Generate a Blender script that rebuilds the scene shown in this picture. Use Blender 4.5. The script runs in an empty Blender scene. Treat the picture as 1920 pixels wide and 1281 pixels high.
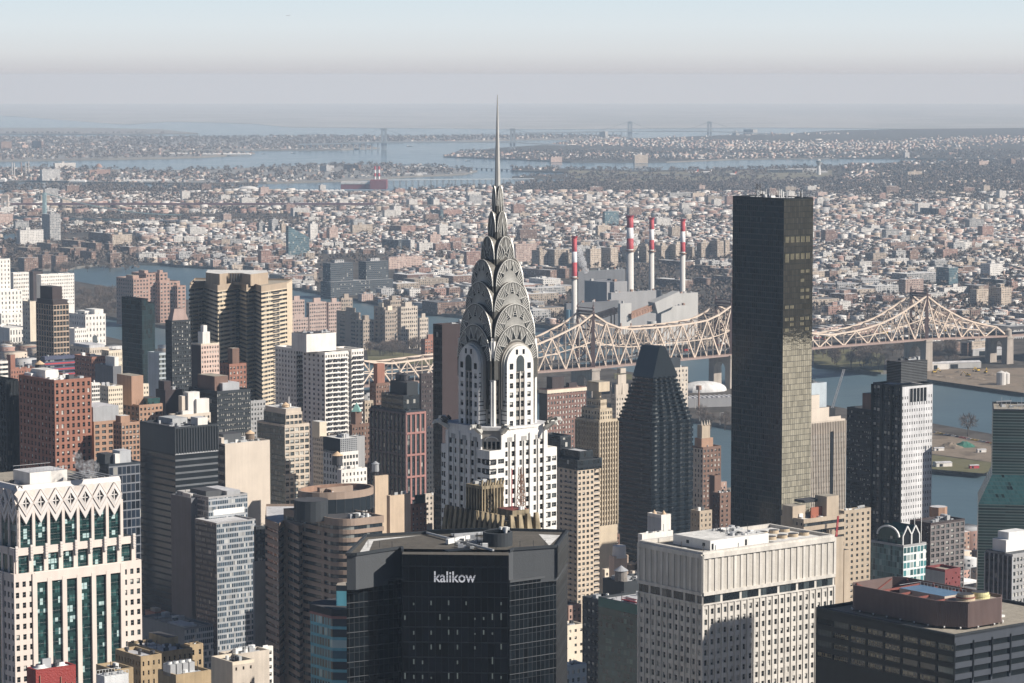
import bpy, math, random
import numpy as np
from mathutils import Vector, Matrix
R_ = math.radians
rnd = random.Random(11)
SC = bpy.context.scene
COL = SC.collection

# ---------------------------------------------------------------- camera
F, HC, YH = 5500.0, 325.0, 142.0            # focal length in photo pixels, eye height, level line
PITCH = math.atan((640.5 - YH) / F)
cp, sp_ = math.cos(PITCH), math.sin(PITCH)
cam = bpy.data.cameras.new("camera"); camo = bpy.data.objects.new("camera", cam); COL.objects.link(camo)
camo.location = (0, 0, HC); camo.rotation_euler = (math.pi / 2 - PITCH, 0, 0)
cam.sensor_width = 36; cam.lens = 36 * F / 1920; cam.clip_start = 1; cam.clip_end = 300000
SC.camera = camo

# ---------------------------------------------------------------- sky, sun, exposure
SUN_AZ, SUN_EL = 106.0, 34.0                # degrees to the right of the view axis, above the horizon
w = bpy.data.worlds.new("World"); SC.world = w; w.use_nodes = True
nt = w.node_tree; bg = nt.nodes["Background"]
sky = nt.nodes.new("ShaderNodeTexSky"); sky.sky_type = 'NISHITA'; sky.sun_disc = False
sky.sun_elevation = R_(SUN_EL); sky.sun_rotation = R_(SUN_AZ); sky.altitude = 100
sky.air_density = .55; sky.dust_density = .4; sky.ozone_density = 3.0
wg = nt.nodes.new("ShaderNodeTexCoord"); ws = nt.nodes.new("ShaderNodeSeparateXYZ"); nt.links.new(wg.outputs['Generated'], ws.inputs[0])
wr = nt.nodes.new("ShaderNodeValToRGB"); wm = nt.nodes.new("ShaderNodeMath"); wm.operation = 'MULTIPLY'; wm.inputs[1].default_value = 25
nt.links.new(ws.outputs[2], wm.inputs[0]); nt.links.new(wm.outputs[0], wr.inputs[0])
SKYB = 0.05; EXPO = 0.52                                  # the milky band of air low over the horizon, the clear sky above it
el = wr.color_ramp.elements
for k, (pos, c) in enumerate(((0, (.585,.585,.62)), (.06, (.615,.618,.645)), (.19, (.70,.725,.745)), (.42, (.725,.79,.825)), (1, (.62,.77,.86)))):
    e = el[k] if k < 2 else el.new(pos)
    e.position = pos; e.color = (*[x / SKYB / 10 / 2**EXPO for x in c], 1)
wx = nt.nodes.new("ShaderNodeMix"); wx.data_type = 'RGBA'
wf = nt.nodes.new("ShaderNodeMapRange"); wf.inputs[1].default_value = .028; wf.inputs[2].default_value = .07
nt.links.new(ws.outputs[2], wf.inputs[0]); nt.links.new(wf.outputs[0], wx.inputs[0])
wv = nt.nodes.new("ShaderNodeVectorMath"); wv.operation = 'SCALE'; wv.inputs['Scale'].default_value = 10.0
nt.links.new(wr.outputs[0], wv.inputs[0]); nt.links.new(wv.outputs[0], wx.inputs[6]); nt.links.new(sky.outputs[0], wx.inputs[7])
nt.links.new(wx.outputs[2], bg.inputs[0]); bg.inputs[1].default_value = SKYB
sun = bpy.data.lights.new("sun", 'SUN'); suno = bpy.data.objects.new("sun", sun); COL.objects.link(suno)
sun.energy = 5.0; sun.angle = R_(0.5); sun.color = (1.0, 0.94, 0.86)
SD = Vector((math.sin(R_(SUN_AZ)) * math.cos(R_(SUN_EL)), math.cos(R_(SUN_AZ)) * math.cos(R_(SUN_EL)), math.sin(R_(SUN_EL))))
suno.rotation_euler = SD.to_track_quat('Z', 'Y').to_euler(); suno.location = (300, -300, 600)
SC.view_settings.view_transform = 'Standard'; SC.view_settings.look = 'None'
SC.view_settings.exposure = EXPO; SC.view_settings.gamma = 1.0
SC.cycles.max_bounces = 5; SC.cycles.diffuse_bounces = 2; SC.cycles.glossy_bounces = 3
SC.cycles.volume_bounces = 1; SC.cycles.transparent_max_bounces = 6; SC.cycles.transmission_bounces = 2
SC.cycles.use_denoising = True; SC.cycles.sample_clamp_indirect = 6
SC.cycles.caustics_reflective = True

# ---------------------------------------------------------------- pixel rays of the survey photograph -> places in metres
REARTH = 7.4e6
def drop(x, y): return -(x * x + y * y) / (2 * REARTH)
def P(px, py, Y):
    u, v = px - 960, py - 640.5
    t = Y / (F * cp - v * sp_)
    return Vector((u * t, Y, HC + (-F * sp_ - v * cp) * t))
def G(px, py, z=0.0):
    u, v = px - 960, py - 640.5
    dx, dy, dz = u, F * cp - v * sp_, -F * sp_ - v * cp
    a, b, c = (dx * dx + dy * dy) / (2 * REARTH), dz, HC - z
    disc = b * b - 4 * a * c
    t = (-b - math.sqrt(disc)) / (2 * a) if disc > 0 else -b / (2 * a)
    return Vector((dx * t, dy * t, z + drop(dx * t, dy * t)))
def PX(p):
    r = Vector(p) - camo.location
    d = r.y * cp - r.z * sp_; up = r.y * sp_ + r.z * cp
    return 960 + F * r.x / d, 640.5 - F * up / d

# ---------------------------------------------------------------- objects
def tag(o, label=None, cat=None, group=None, kind=None):
    if label: o['label'] = label
    if cat: o['category'] = cat
    if group: o['group'] = group
    if kind: o['kind'] = kind
    return o
def empty(name, loc, rz=0, label=None, cat=None, group=None):
    o = bpy.data.objects.new(name, None); COL.objects.link(o)
    o.location = loc; o.rotation_euler = (0, 0, rz)
    return tag(o, label, cat, group)
class MB:
    def __init__(s): s.v, s.f, s.m, s.mats = [], [], [], []
    def mi(s, m):
        if m not in s.mats: s.mats.append(m)
        return s.mats.index(m)
    def face(s, pts, m):
        n = len(s.v); s.v += [tuple(p) for p in pts]; s.f.append(tuple(range(n, n + len(pts)))); s.m.append(s.mi(m))
    def box(s, x0, y0, z0, x1, y1, z1, m, top=None, bottom=False):
        n = len(s.v); i = s.mi(m); t = s.mi(top) if top else i
        s.v += [(x0,y0,z0),(x1,y0,z0),(x1,y1,z0),(x0,y1,z0),(x0,y0,z1),(x1,y0,z1),(x1,y1,z1),(x0,y1,z1)]
        for q, k in (((0,1,5,4),i),((1,2,6,5),i),((2,3,7,6),i),((3,0,4,7),i),((4,5,6,7),t)):
            s.f.append(tuple(n + a for a in q)); s.m.append(k)
        if bottom: s.f.append((n+3,n+2,n+1,n)); s.m.append(i)
        return s
    def prism(s, poly, z0, z1, m, top=None, poly2=None, cap=True, bottom=False):
        n = len(s.v); k = len(poly); i = s.mi(m); p2 = poly2 or poly
        s.v += [(p[0], p[1], z0) for p in poly] + [(p[0], p[1], z1) for p in p2]
        for a in range(k):
            b = (a + 1) % k; s.f.append((n+a, n+b, n+k+b, n+k+a)); s.m.append(i)
        if cap: s.f.append(tuple(range(n+k, n+2*k))); s.m.append(s.mi(top) if top else i)
        if bottom: s.f.append(tuple(range(n+k-1, n-1, -1))); s.m.append(i)
        return s
    def cyl(s, x, y, z0, z1, r0, r1, m, n=14, top=None, cap=True):
        c = lambda r: [(x + r*math.cos(2*math.pi*a/n), y + r*math.sin(2*math.pi*a/n)) for a in range(n)]
        return s.prism(c(r0), z0, z1, m, top, c(max(r1, .01)), cap)
    def bar(s, p, q, w_, m, h=None):
        p, q = Vector(p), Vector(q); d = (q - p).normalized(); h = h or w_
        a = d.cross(Vector((0, 0, 1)))
        a = a.normalized() if a.length > .02 else Vector((1, 0, 0))
        b = a.cross(d).normalized()
        a = a * w_ / 2; b = b * h / 2; n = len(s.v); i = s.mi(m)
        s.v += [tuple(e + sx * a + sy * b) for e in (p, q) for sx, sy in ((-1,-1),(1,-1),(1,1),(-1,1))]
        for k in range(4): s.f.append((n+k, n+(k+1)%4, n+4+(k+1)%4, n+4+k)); s.m.append(i)
        s.f += [(n+3,n+2,n+1,n), (n+4,n+5,n+6,n+7)]; s.m += [i, i]
        return s
    def mesh(s, name):
        me = bpy.data.meshes.new(name); me.from_pydata(s.v, [], s.f)
        for m in s.mats: me.materials.append(m)
        if len(s.mats) > 1: me.polygons.foreach_set("material_index", s.m)
        me.update(); return me
    def build(s, name, parent=None, smooth=False):
        me = s.mesh(name)
        if smooth: me.polygons.foreach_set("use_smooth", [True] * len(me.polygons))
        o = bpy.data.objects.new(name, me); COL.objects.link(o)
        if parent: o.parent = parent
        return o
def npmesh(name, V, Fq, mats, mi, link=True):
    me = bpy.data.meshes.new(name); n = len(Fq); k = Fq.shape[1]
    me.vertices.add(len(V)); me.vertices.foreach_set("co", np.asarray(V, dtype=np.float32).ravel())
    me.loops.add(n * k); me.loops.foreach_set("vertex_index", Fq.astype(np.int32).ravel())
    me.polygons.add(n); me.polygons.foreach_set("loop_start", np.arange(0, n * k, k, dtype=np.int32))
    for m in mats: me.materials.append(m)
    if mi is not None: me.polygons.foreach_set("material_index", np.asarray(mi, dtype=np.int32))
    me.update(calc_edges=True)
    if not link: return me
    o = bpy.data.objects.new(name, me); COL.objects.link(o); return o
def copy_tree(o, parent=None):
    c = o.copy(); COL.objects.link(c); c.parent = parent
    for ch in o.children: copy_tree(ch, c)
    return c

# ---------------------------------------------------------------- materials
MATS = {}
def _n(t, ty, **k):
    n = t.nodes.new(ty)
    for a, b in k.items(): setattr(n, a, b)
    return n
def _math(t, op, a, b=None, c=None):
    n = _n(t, "ShaderNodeMath", operation=op)
    for i, x in enumerate((a, b, c)):
        if x is None: continue
        if isinstance(x, (int, float)): n.inputs[i].default_value = x
        else: t.links.new(x, n.inputs[i])
    return n.outputs[0]
def _mix(t, f, a, b):
    n = _n(t, "ShaderNodeMix", data_type='RGBA')
    for i, x in ((0, f), (6, a), (7, b)):
        if isinstance(x, (int, float)): n.inputs[i].default_value = x
        elif isinstance(x, tuple): n.inputs[i].default_value = (*x[:3], 1)
        else: t.links.new(x, n.inputs[i])
    return n.outputs[2]
def _noise(t, vec, sc, det=3, ro=.6):
    n = _n(t, "ShaderNodeTexNoise"); n.inputs['Scale'].default_value = sc; n.inputs['Detail'].default_value = det
    n.inputs['Roughness'].default_value = ro
    if vec is not None: t.links.new(vec, n.inputs['Vector'])
    return n.outputs[0]
def _weather(t, tc, col, var, sc):
    """patchy tone plus faint vertical streaks, as dirt runs down a wall"""
    n1 = _noise(t, tc.outputs['Object'], sc, 4)
    mp = _n(t, "ShaderNodeMapping"); mp.inputs['Scale'].default_value = (1, 1, .06); t.links.new(tc.outputs['Object'], mp.inputs[0])
    n2 = _noise(t, mp.outputs[0], sc * 4, 2)
    f = _math(t, 'MULTIPLY_ADD', n2, .5, _math(t, 'MULTIPLY', n1, .5))
    f = _math(t, 'MULTIPLY_ADD', f, 3.0, -1.0)
    cl = _n(t, "ShaderNodeClamp"); t.links.new(f, cl.inputs[0])
    lo = tuple(c * (1 - var) for c in col); hi = tuple(min(1, c * (1 + var * .6)) for c in col)
    return _mix(t, cl.outputs[0], lo, hi)
def mat(name, col, rough=.8, metal=0., var=.18, sc=.12, spec=.4, bump=0, bsc=1., rvar=0):
    if name in MATS: return MATS[name]
    m = bpy.data.materials.new(name); m.use_nodes = True; t = m.node_tree; b = t.nodes["Principled BSDF"]
    tc = _n(t, "ShaderNodeTexCoord")
    c = _weather(t, tc, col, var, sc)
    if rvar:
        oi = _n(t, "ShaderNodeObjectInfo"); hs = _n(t, "ShaderNodeHueSaturation")
        t.links.new(_math(t, 'MULTIPLY_ADD', oi.outputs['Random'], 2 * rvar, 1 - rvar), hs.inputs['Value']); t.links.new(c, hs.inputs['Color']); c = hs.outputs[0]
    t.links.new(c, b.inputs['Base Color'])
    b.inputs['Roughness'].default_value = rough; b.inputs['Metallic'].default_value = metal; b.inputs['Specular IOR Level'].default_value = spec
    if bump:
        bp = _n(t, "ShaderNodeBump"); bp.inputs['Strength'].default_value = bump; bp.inputs['Distance'].default_value = 1
        t.links.new(_noise(t, tc.outputs['Object'], bsc, 3), bp.inputs['Height']); t.links.new(bp.outputs[0], b.inputs['Normal'])
    MATS[name] = m; return m
def fmat(name, wall, bay=3., fh=3.5, ww=.5, wh=.5, glass=(.018, .024, .028), blind=(.5, .49, .45), pb=.2, rg=.15, wr=.8, gv=(.4, 1.7),
         ou=0., ov=0., var=.18, spec=.5, rvar=0, span=None, sw=0., bump=0., mid=.5, metal=0.):
    """wall with a regular pattern of panes laid along x+y and z of the object; span = second wall tone between the panes"""
    if name in MATS: return MATS[name]
    m = bpy.data.materials.new(name); m.use_nodes = True; t = m.node_tree; b = t.nodes["Principled BSDF"]
    tc = _n(t, "ShaderNodeTexCoord"); s = _n(t, "ShaderNodeSeparateXYZ"); t.links.new(tc.outputs['Object'], s.inputs[0])
    ge = _n(t, "ShaderNodeNewGeometry"); sn = _n(t, "ShaderNodeSeparateXYZ"); t.links.new(ge.outputs['Normal'], sn.inputs[0])
    su = _math(t, 'MULTIPLY_ADD', _math(t, 'ADD', s.outputs[0], s.outputs[1]), 1 / bay, ou + 500)
    sv = _math(t, 'MULTIPLY_ADD', s.outputs[2], 1 / fh, ov + 100)
    fu, fv = _math(t, 'FRACT', su), _math(t, 'FRACT', sv)
    mk = _math(t, 'MULTIPLY', _math(t, 'COMPARE', fu, .5, ww / 2), _math(t, 'COMPARE', fv, .5, wh / 2))
    vert = _math(t, 'LESS_THAN', _math(t, 'ABSOLUTE', sn.outputs[2]), .6)
    mk = _math(t, 'MULTIPLY', mk, vert)
    cb = _n(t, "ShaderNodeCombineXYZ"); t.links.new(_math(t, 'FLOOR', su), cb.inputs[0]); t.links.new(_math(t, 'FLOOR', sv), cb.inputs[1])
    t.links.new(_math(t, 'GREATER_THAN', sn.outputs[0], 0.), cb.inputs[2])
    wn = _n(t, "ShaderNodeTexWhiteNoise", noise_dimensions='3D'); t.links.new(cb.outputs[0], wn.inputs['Vector'])
    r = wn.outputs[0]
    g = _mix(t, _math(t, 'FRACT', _math(t, 'MULTIPLY', r, 7.)), tuple(c * gv[0] for c in glass), tuple(c * gv[1] for c in glass))
    g = _mix(t, _math(t, 'LESS_THAN', r, pb), g, _mix(t, _math(t, 'FRACT', _math(t, 'MULTIPLY', r, 37.)), tuple(c * .35 for c in blind), blind))
    c = _weather(t, tc, wall, var, .1)
    if span:
        c = _mix(t, _math(t, 'MULTIPLY', _math(t, 'COMPARE', fu, .5, (sw or ww) / 2), vert), c, span)
    if rvar:
        oi = _n(t, "ShaderNodeObjectInfo"); hs = _n(t, "ShaderNodeHueSaturation")
        t.links.new(_math(t, 'MULTIPLY_ADD', oi.outputs['Random'], 2 * rvar, 1 - rvar), hs.inputs['Value']); t.links.new(c, hs.inputs['Color']); c = hs.outputs[0]
    t.links.new(_mix(t, mk, c, g), b.inputs['Base Color'])
    t.links.new(_math(t, 'MULTIPLY_ADD', mk, rg - wr, wr), b.inputs['Roughness'])
    if metal: t.links.new(_math(t, 'MULTIPLY', mk, metal), b.inputs['Metallic'])
    b.inputs['Specular IOR Level'].default_value = spec
    if bump:
        bp = _n(t, "ShaderNodeBump"); bp.inputs['Strength'].default_value = bump; bp.inputs['Distance'].default_value = 1.
        t.links.new(_noise(t, tc.outputs['Object'], .3, 3), bp.inputs['Height']); t.links.new(bp.outputs[0], b.inputs['Normal'])
    MATS[name] = m; return m
# ================================================================ the setting: water, land, haze
m_water = bpy.data.materials.new("river_water"); m_water.use_nodes = True
t = m_water.node_tree; b = t.nodes["Principled BSDF"]
tc = _n(t, "ShaderNodeTexCoord")
n1 = _noise(t, tc.outputs['Object'], .004, 4)
t.links.new(_mix(t, n1, (.035, .065, .085), (.10, .155, .18)), b.inputs['Base Color'])
wsx = _n(t, 'ShaderNodeSeparateXYZ'); t.links.new(tc.outputs['Object'], wsx.inputs[0]); wmr = _n(t, 'ShaderNodeMapRange'); wmr.inputs[1].default_value = 4000; wmr.inputs[2].default_value = 9000; wmr.inputs[3].default_value = .40; wmr.inputs[4].default_value = .08; t.links.new(wsx.outputs[1], wmr.inputs[0])   # choppy river, calmer open bays
t.links.new(_math(t, 'MULTIPLY_ADD', _noise(t, tc.outputs['Object'], .006, 3), .12, wmr.outputs[0]), b.inputs['Roughness'])
bp = _n(t, "ShaderNodeBump"); bp.inputs['Strength'].default_value = .35; bp.inputs['Distance'].default_value = 1.2
t.links.new(_noise(t, tc.outputs['Object'], .07, 4), bp.inputs['Height']); t.links.new(bp.outputs[0], b.inputs['Normal'])
def land_mat(name, cols, sc):
    m = bpy.data.materials.new(name); m.use_nodes = True; t = m.node_tree; b = t.nodes["Principled BSDF"]
    tc = _n(t, "ShaderNodeTexCoord"); cr = _n(t, "ShaderNodeValToRGB")
    t.links.new(_noise(t, tc.outputs['Object'], sc, 6, .7), cr.inputs[0])
    e = cr.color_ramp.elements
    while len(e) < len(cols): e.new(.5)
    for k, c in enumerate(cols): e[k].position = .3 + .4 * k / (len(cols) - 1); e[k].color = (*c, 1)
    t.links.new(cr.outputs[0], b.inputs['Base Color']); b.inputs['Roughness'].default_value = .95; b.inputs['Specular IOR Level'].default_value = .03
    return m
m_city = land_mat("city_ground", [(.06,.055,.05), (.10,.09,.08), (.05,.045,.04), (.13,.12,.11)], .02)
m_far = land_mat("far_ground", [(.18,.185,.18), (.24,.235,.23), (.17,.175,.175), (.28,.27,.26)], .006)  # paler than real ground: brightness of distant haze put into the colour
m_hills = land_mat("far_hills", [(.26,.28,.29), (.34,.35,.36), (.24,.26,.27), (.36,.37,.37)], .0006)  # hills lightened toward the haze tone, standing in for thicker air
m_grass = land_mat("winter_grass", [(.095,.098,.05), (.14,.13,.075), (.075,.08,.042)], .03)
m_dirt = land_mat("bare_earth", [(.15,.12,.09), (.22,.18,.14), (.09,.075,.06)], .03)
m_sand = land_mat("airfield_ground", [(.2,.18,.14), (.16,.15,.11), (.24,.22,.18)], .004)
m_tarmac = mat("tarmac", (.12,.12,.12), .9, var=.25, sc=.03)

# water: one curved sheet out past the horizon
rs = [0, 300, 800, 1500, 2500, 4000, 6000, 9000, 13000, 18000, 24000, 32000, 42000, 54000, 70000]
na = 96; V, Q = [], []
for r in rs:
    for a in range(na):
        x, y = r * math.cos(2*math.pi*a/na), r * math.sin(2*math.pi*a/na); V.append((x, y, drop(x, y)))
for i in range(len(rs) - 1):
    for a in range(na): Q.append((i*na+a, (i+1)*na+a, (i+1)*na+(a+1)%na, i*na+(a+1)%na))
o = npmesh("water", np.array(V), np.array(Q), [m_water], None)
o.data.polygons.foreach_set("use_smooth", [True] * len(o.data.polygons)); o['kind'] = 'structure'

def subdiv(poly, d=700):
    out = []
    for i, p in enumerate(poly):
        q = poly[(i+1) % len(poly)]; n = max(1, min(30, int(math.hypot(q[0]-p[0], q[1]-p[1]) / d)))
        out += [(p[0] + (q[0]-p[0])*k/n, p[1] + (q[1]-p[1])*k/n) for k in range(n)]
    return out
import bmesh
def land(name, poly, z, m, skirt=None, cell=1500):
    """polygon of land lying z metres over the water, following the curve of the earth, with a bank at its edge"""
    poly = subdiv(poly); bm = bmesh.new()
    vs = [bm.verts.new((p[0], p[1], 0)) for p in poly]; f = bm.faces.new(vs)
    xs, ys = [p[0] for p in poly], [p[1] for p in poly]
    for ax, lo, hi in ((0, min(xs), max(xs)), (1, min(ys), max(ys))):
        k = lo + cell
        while k < hi:
            co = (k, 0, 0) if ax == 0 else (0, k, 0); no = (1, 0, 0) if ax == 0 else (0, 1, 0)
            bmesh.ops.bisect_plane(bm, geom=bm.verts[:] + bm.edges[:] + bm.faces[:], plane_co=co, plane_no=no)
            k += cell if (k - lo) < 12000 else cell * 4
    bmesh.ops.triangulate(bm, faces=bm.faces[:])
    for v in bm.verts: v.co.z = z + drop(v.co.x, v.co.y)
    if skirt:
        be = [e for e in bm.edges if e.is_boundary]
        r = bmesh.ops.extrude_edge_only(bm, edges=be)
        for v in r['geom']:
            if isinstance(v, bmesh.types.BMVert): v.co.z -= z + 1
        for f in bm.faces: f.material_index = 0
        for g in r['geom']:
            if isinstance(g, bmesh.types.BMFace): g.material_index = 1
    me = bpy.data.meshes.new(name); bm.normal_update(); bm.to_mesh(me); bm.free(); me.materials.append(m)
    if skirt: me.materials.append(skirt)
    o = bpy.data.objects.new(name, me); COL.objects.link(o); o['kind'] = 'structure'
    return o
def gp(pts, z=0): return [tuple(G(x, y, z)[:2]) for x, y in pts]
m_wall = mat("sea_wall", (.16,.15,.135), .9, var=.35, sc=.05)
ZL = 4.0
MANH = [(-1500,5200), (-765,4128), (-486,3589), (160,2254), (660,1540), (1500,300), (1500,-2000), (-4000,-2000), (-4000,5200)]
ISL = gp([(60,572),(130,586),(228,603),(750,690),(1300,793),(1372,806),(1750,886),(1850,893),(1895,880),(1885,840),(1860,822),(1749,802),(1371,736),(800,640),(215,545),(100,525)])
QUEENS = gp([(-300,480),(0,505),(50,510),(125,507),(200,497),(300,498),(340,502),(400,505),(420,520),(560,545),(800,590),(1000,612),(1240,650),(1524,684),(1652,702),(1690,700),(1731,712),(1920,739)]) \
  + [(1000,2700), (1800,1800), (2180,1400), (2230,1100), (2260,500), (1700,-1800), (30000,-14000), (40000,30000)] \
  + gp([(2100,240),(1700,243),(1560,246),(1480,252),(1420,252),(1330,256),(1170,262),(1060,266),(1040,272),(960,277),(880,284),(850,288),(832,295),(960,300),(1070,305),(1250,305),(1370,300),(1440,299),(1570,298),(1700,298.5),(1870,300),
        (1870,302.5),(1700,305),(1575,313),(1440,318),(1200,322),(1062,318),(960,317),(960,322),(1064,324.5),(1064,328),(960,333),(960,336),(1070,336),(1050,342),(975,347),(950,351),(800,355),(725,361),(640,365),(500,361),(470,357),(120,357),(40,363),(0,369),(-300,375)])
RIKERS = gp([(-200,318),(0,318),(60,314),(300,322),(480,316),(600,311),(700,310),(830,315),(895,322),(870,328),(780,332),(700,337),(640,341),(500,344.5),(300,345),(150,343),(60,341),(0,341),(-200,345)])
BRONX = gp([(-300,258),(0,258),(480,258),(620,267),(712,279),(640,282),(480,283),(300,285.5),(300,287.5),(478,289),(380,296),(300,298),(200,300),(60,302),(0,303),(-300,306)])
BRONXB = gp([(-300,242),(150,241),(300,244),(372,251.5),(200,252.5),(0,252.5),(-300,254)])
FARL = gp([(235,234.5),(320,229),(480,233),(540,239.5),(700,240.5),(960,242.5),(1040,243),(1440,240),(1700,242),(2100,239)]) + [(45000,40000), (30000,60000), (-12000,60000), (-8000,38000)]
STRIP = gp([(480,258),(560,256),(700,257),(960,256),(1010,254),(1180,257.5),(1150,261),(960,263.5),(860,266.5),(700,268.5),(620,268)])
ASTH = gp([(-300,470),(-300,374),(0,369),(10,505)])
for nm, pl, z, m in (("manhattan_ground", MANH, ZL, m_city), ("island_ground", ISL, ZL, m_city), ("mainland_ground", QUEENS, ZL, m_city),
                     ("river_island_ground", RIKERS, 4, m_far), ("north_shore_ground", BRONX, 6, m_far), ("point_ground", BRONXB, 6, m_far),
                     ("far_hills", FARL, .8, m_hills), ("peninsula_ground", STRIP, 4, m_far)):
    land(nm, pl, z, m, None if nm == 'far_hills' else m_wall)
def patch(name, pts, z, m): return land(name, gp(pts, z), z, m, None)
patch("cove_water", [(-60,424),(0,426),(20,434),(31,440),(31,449),(0,448),(-60,450)], ZL + .3, m_water)
patch("airfield_ground", [(1066,319),(1200,323),(1440,319),(1560,316),(1560,330),(1440,338),(1200,341),(1090,338),(1066,330)], ZL + .4, m_sand)
patch("runway", [(1060,325),(1300,327.5),(1440,326),(1440,327.5),(1300,329.5),(1060,327)], ZL + .8, m_tarmac)
patch("runway", [(1080,334),(1200,331),(1400,322.5),(1420,323),(1210,333),(1090,336)], ZL + 1.2, m_tarmac)
patch("island_lawn", [(688,655),(760,662),(812,668),(812,684),(740,682),(690,676)], ZL + .3, m_grass)
patch("park_lawn", [(1526,655),(1600,655),(1660,664),(1656,699),(1526,682)], ZL + .3, m_grass)
patch("construction_ground", [(1738,693),(1920,690),(1960,735),(1920,737),(1738,711)], ZL + .3, m_dirt)
patch("island_earth", [(1740,806),(1855,828),(1868,868),(1740,850)], ZL + .3, m_dirt)
patch("island_meadow", [(1740,852),(1865,868),(1870,878),(1845,888),(1740,879)], ZL + .3, m_grass)
patch("park_meadow", [(1152,700),(1185,702),(1185,712),(1152,711)], ZL + .3, m_grass)

def haze():
    mb = MB(); zb = drop(70000, 0) - 8
    m = bpy.data.materials.new("haze"); m.use_nodes = True; t = m.node_tree
    t.nodes.remove(t.nodes["Principled BSDF"]); pv = t.nodes.new("ShaderNodeVolumePrincipled")
    pv.inputs['Color'].default_value = HAZE_COL; pv.inputs['Density'].default_value = HAZE_D; pv.inputs['Absorption Color'].default_value = (.47, .29, .03, 1); pv.inputs['Anisotropy'].default_value = 0.0
    t.links.new(pv.outputs[0], t.nodes["Material Output"].inputs['Volume'])
    mb.box(-71000, -71000, zb, 71000, 71000, 340, m, bottom=True)
    o = mb.build("haze"); o['kind'] = 'stuff'; tag(o, "thin blue winter haze lying over the whole city", "haze")
HAZE_COL = (.50, .655, .84, 1); HAZE_D = 4.8e-5
haze()
# ================================================================ the districts across the river
m_brick = fmat("far_brick_wall", (.26,.16,.13), 3.2, 3.1, .42, .5, pb=.3, rvar=.3)
m_brown = fmat("far_brown_wall", (.20,.13,.10), 3.2, 2.9, .45, .5, pb=.25, rvar=.2)
m_tan = fmat("far_tan_wall", (.40,.335,.27), 3.4, 3.1, .42, .5, pb=.3, rvar=.25)
m_pink = fmat("far_pink_wall", (.44,.33,.285), 3.2, 3.0, .42, .5, pb=.3, rvar=.2)
m_white = fmat("far_white_wall", (.56,.545,.52), 3.4, 3.1, .4, .45, pb=.3, rvar=.15)
m_grey = fmat("far_grey_wall", (.36,.36,.36), 3.4, 3.3, .5, .5, pb=.3, rvar=.25)
m_teal = fmat("far_teal_glass", (.10,.15,.17), 3.0, 3.3, .85, .6, glass=(.05,.09,.11), pb=.15, rvar=.2)
m_navy = fmat("far_dark_wall", (.05,.065,.08), 3.4, 3.0, .6, .5, pb=.1, span=(.22,.19,.15), sw=.15)
m_maroon = mat("maroon_metal_wall", (.20,.05,.06), .7)
FW = dict(brick=m_brick, brown=m_brown, tan=m_tan, pink=m_pink, white=m_white, grey=m_grey, teal=m_teal, navy=m_navy, maroon=m_maroon)
r_white = mat("white_roof", (.60,.60,.59), .8, var=.3, sc=.08)
r_grey = mat("grey_roof", (.36,.36,.36), .9, var=.3, sc=.1)
r_dark = mat("tar_roof", (.13,.13,.135), .9, var=.3, sc=.1)
r_tan = mat("gravel_roof", (.33,.29,.24), .9, var=.3, sc=.1)
RF = [r_white, r_grey, r_dark, r_tan]
m_twig = mat("bare_twigs", (.155,.125,.105), .95, var=.3, sc=.2, rvar=.2)
m_bark = mat("bark", (.09,.07,.055), .95)
WLIST = [m_brick, m_brown, m_tan, m_pink, m_white, m_grey]
NPR = np.random.default_rng(5)
def inpoly(pts, poly):
    x, y = pts[:, 0], pts[:, 1]; ins = np.zeros(len(pts), bool); n = len(poly)
    for i in range(n):
        x0, y0 = poly[i]; x1, y1 = poly[(i+1) % n]
        if y0 == y1: continue
        c = ((y0 > y) != (y1 > y)) & (x < (x1 - x0) * (y - y0) / (y1 - y0) + x0)
        ins ^= c
    return ins
def boxes_mesh(name, A, ang, mats, link=True):
    """A rows: cx, cy (in a frame turned by ang), z0, wx, wy, h, wall index, roof index"""
    n = len(A); s = np.array([(-1,-1),(1,-1),(1,1),(-1,1)]) / 2
    V = np.zeros((n, 8, 3))
    for k in range(4):
        for up in (0, 1):
            V[:, k+4*up, 0] = A[:,0] + s[k,0]*A[:,3]; V[:, k+4*up, 1] = A[:,1] + s[k,1]*A[:,4]; V[:, k+4*up, 2] = A[:,2] + up*A[:,5]
    q = np.array([(0,1,5,4),(1,2,6,5),(2,3,7,6),(3,0,4,7),(4,5,6,7)])
    Q = (np.arange(n)[:,None,None]*8 + q[None]).reshape(-1, 4)
    mi = np.repeat(A[:,6:7], 5, 1); mi[:,4] = A[:,7]
    o = npmesh(name, V.reshape(-1,3), Q, mats, mi.ravel())
    o.rotation_euler = (0,0,ang); return o
def xy(a, b, ang): return a*math.cos(ang) - b*math.sin(ang), a*math.sin(ang) + b*math.cos(ang)

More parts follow.
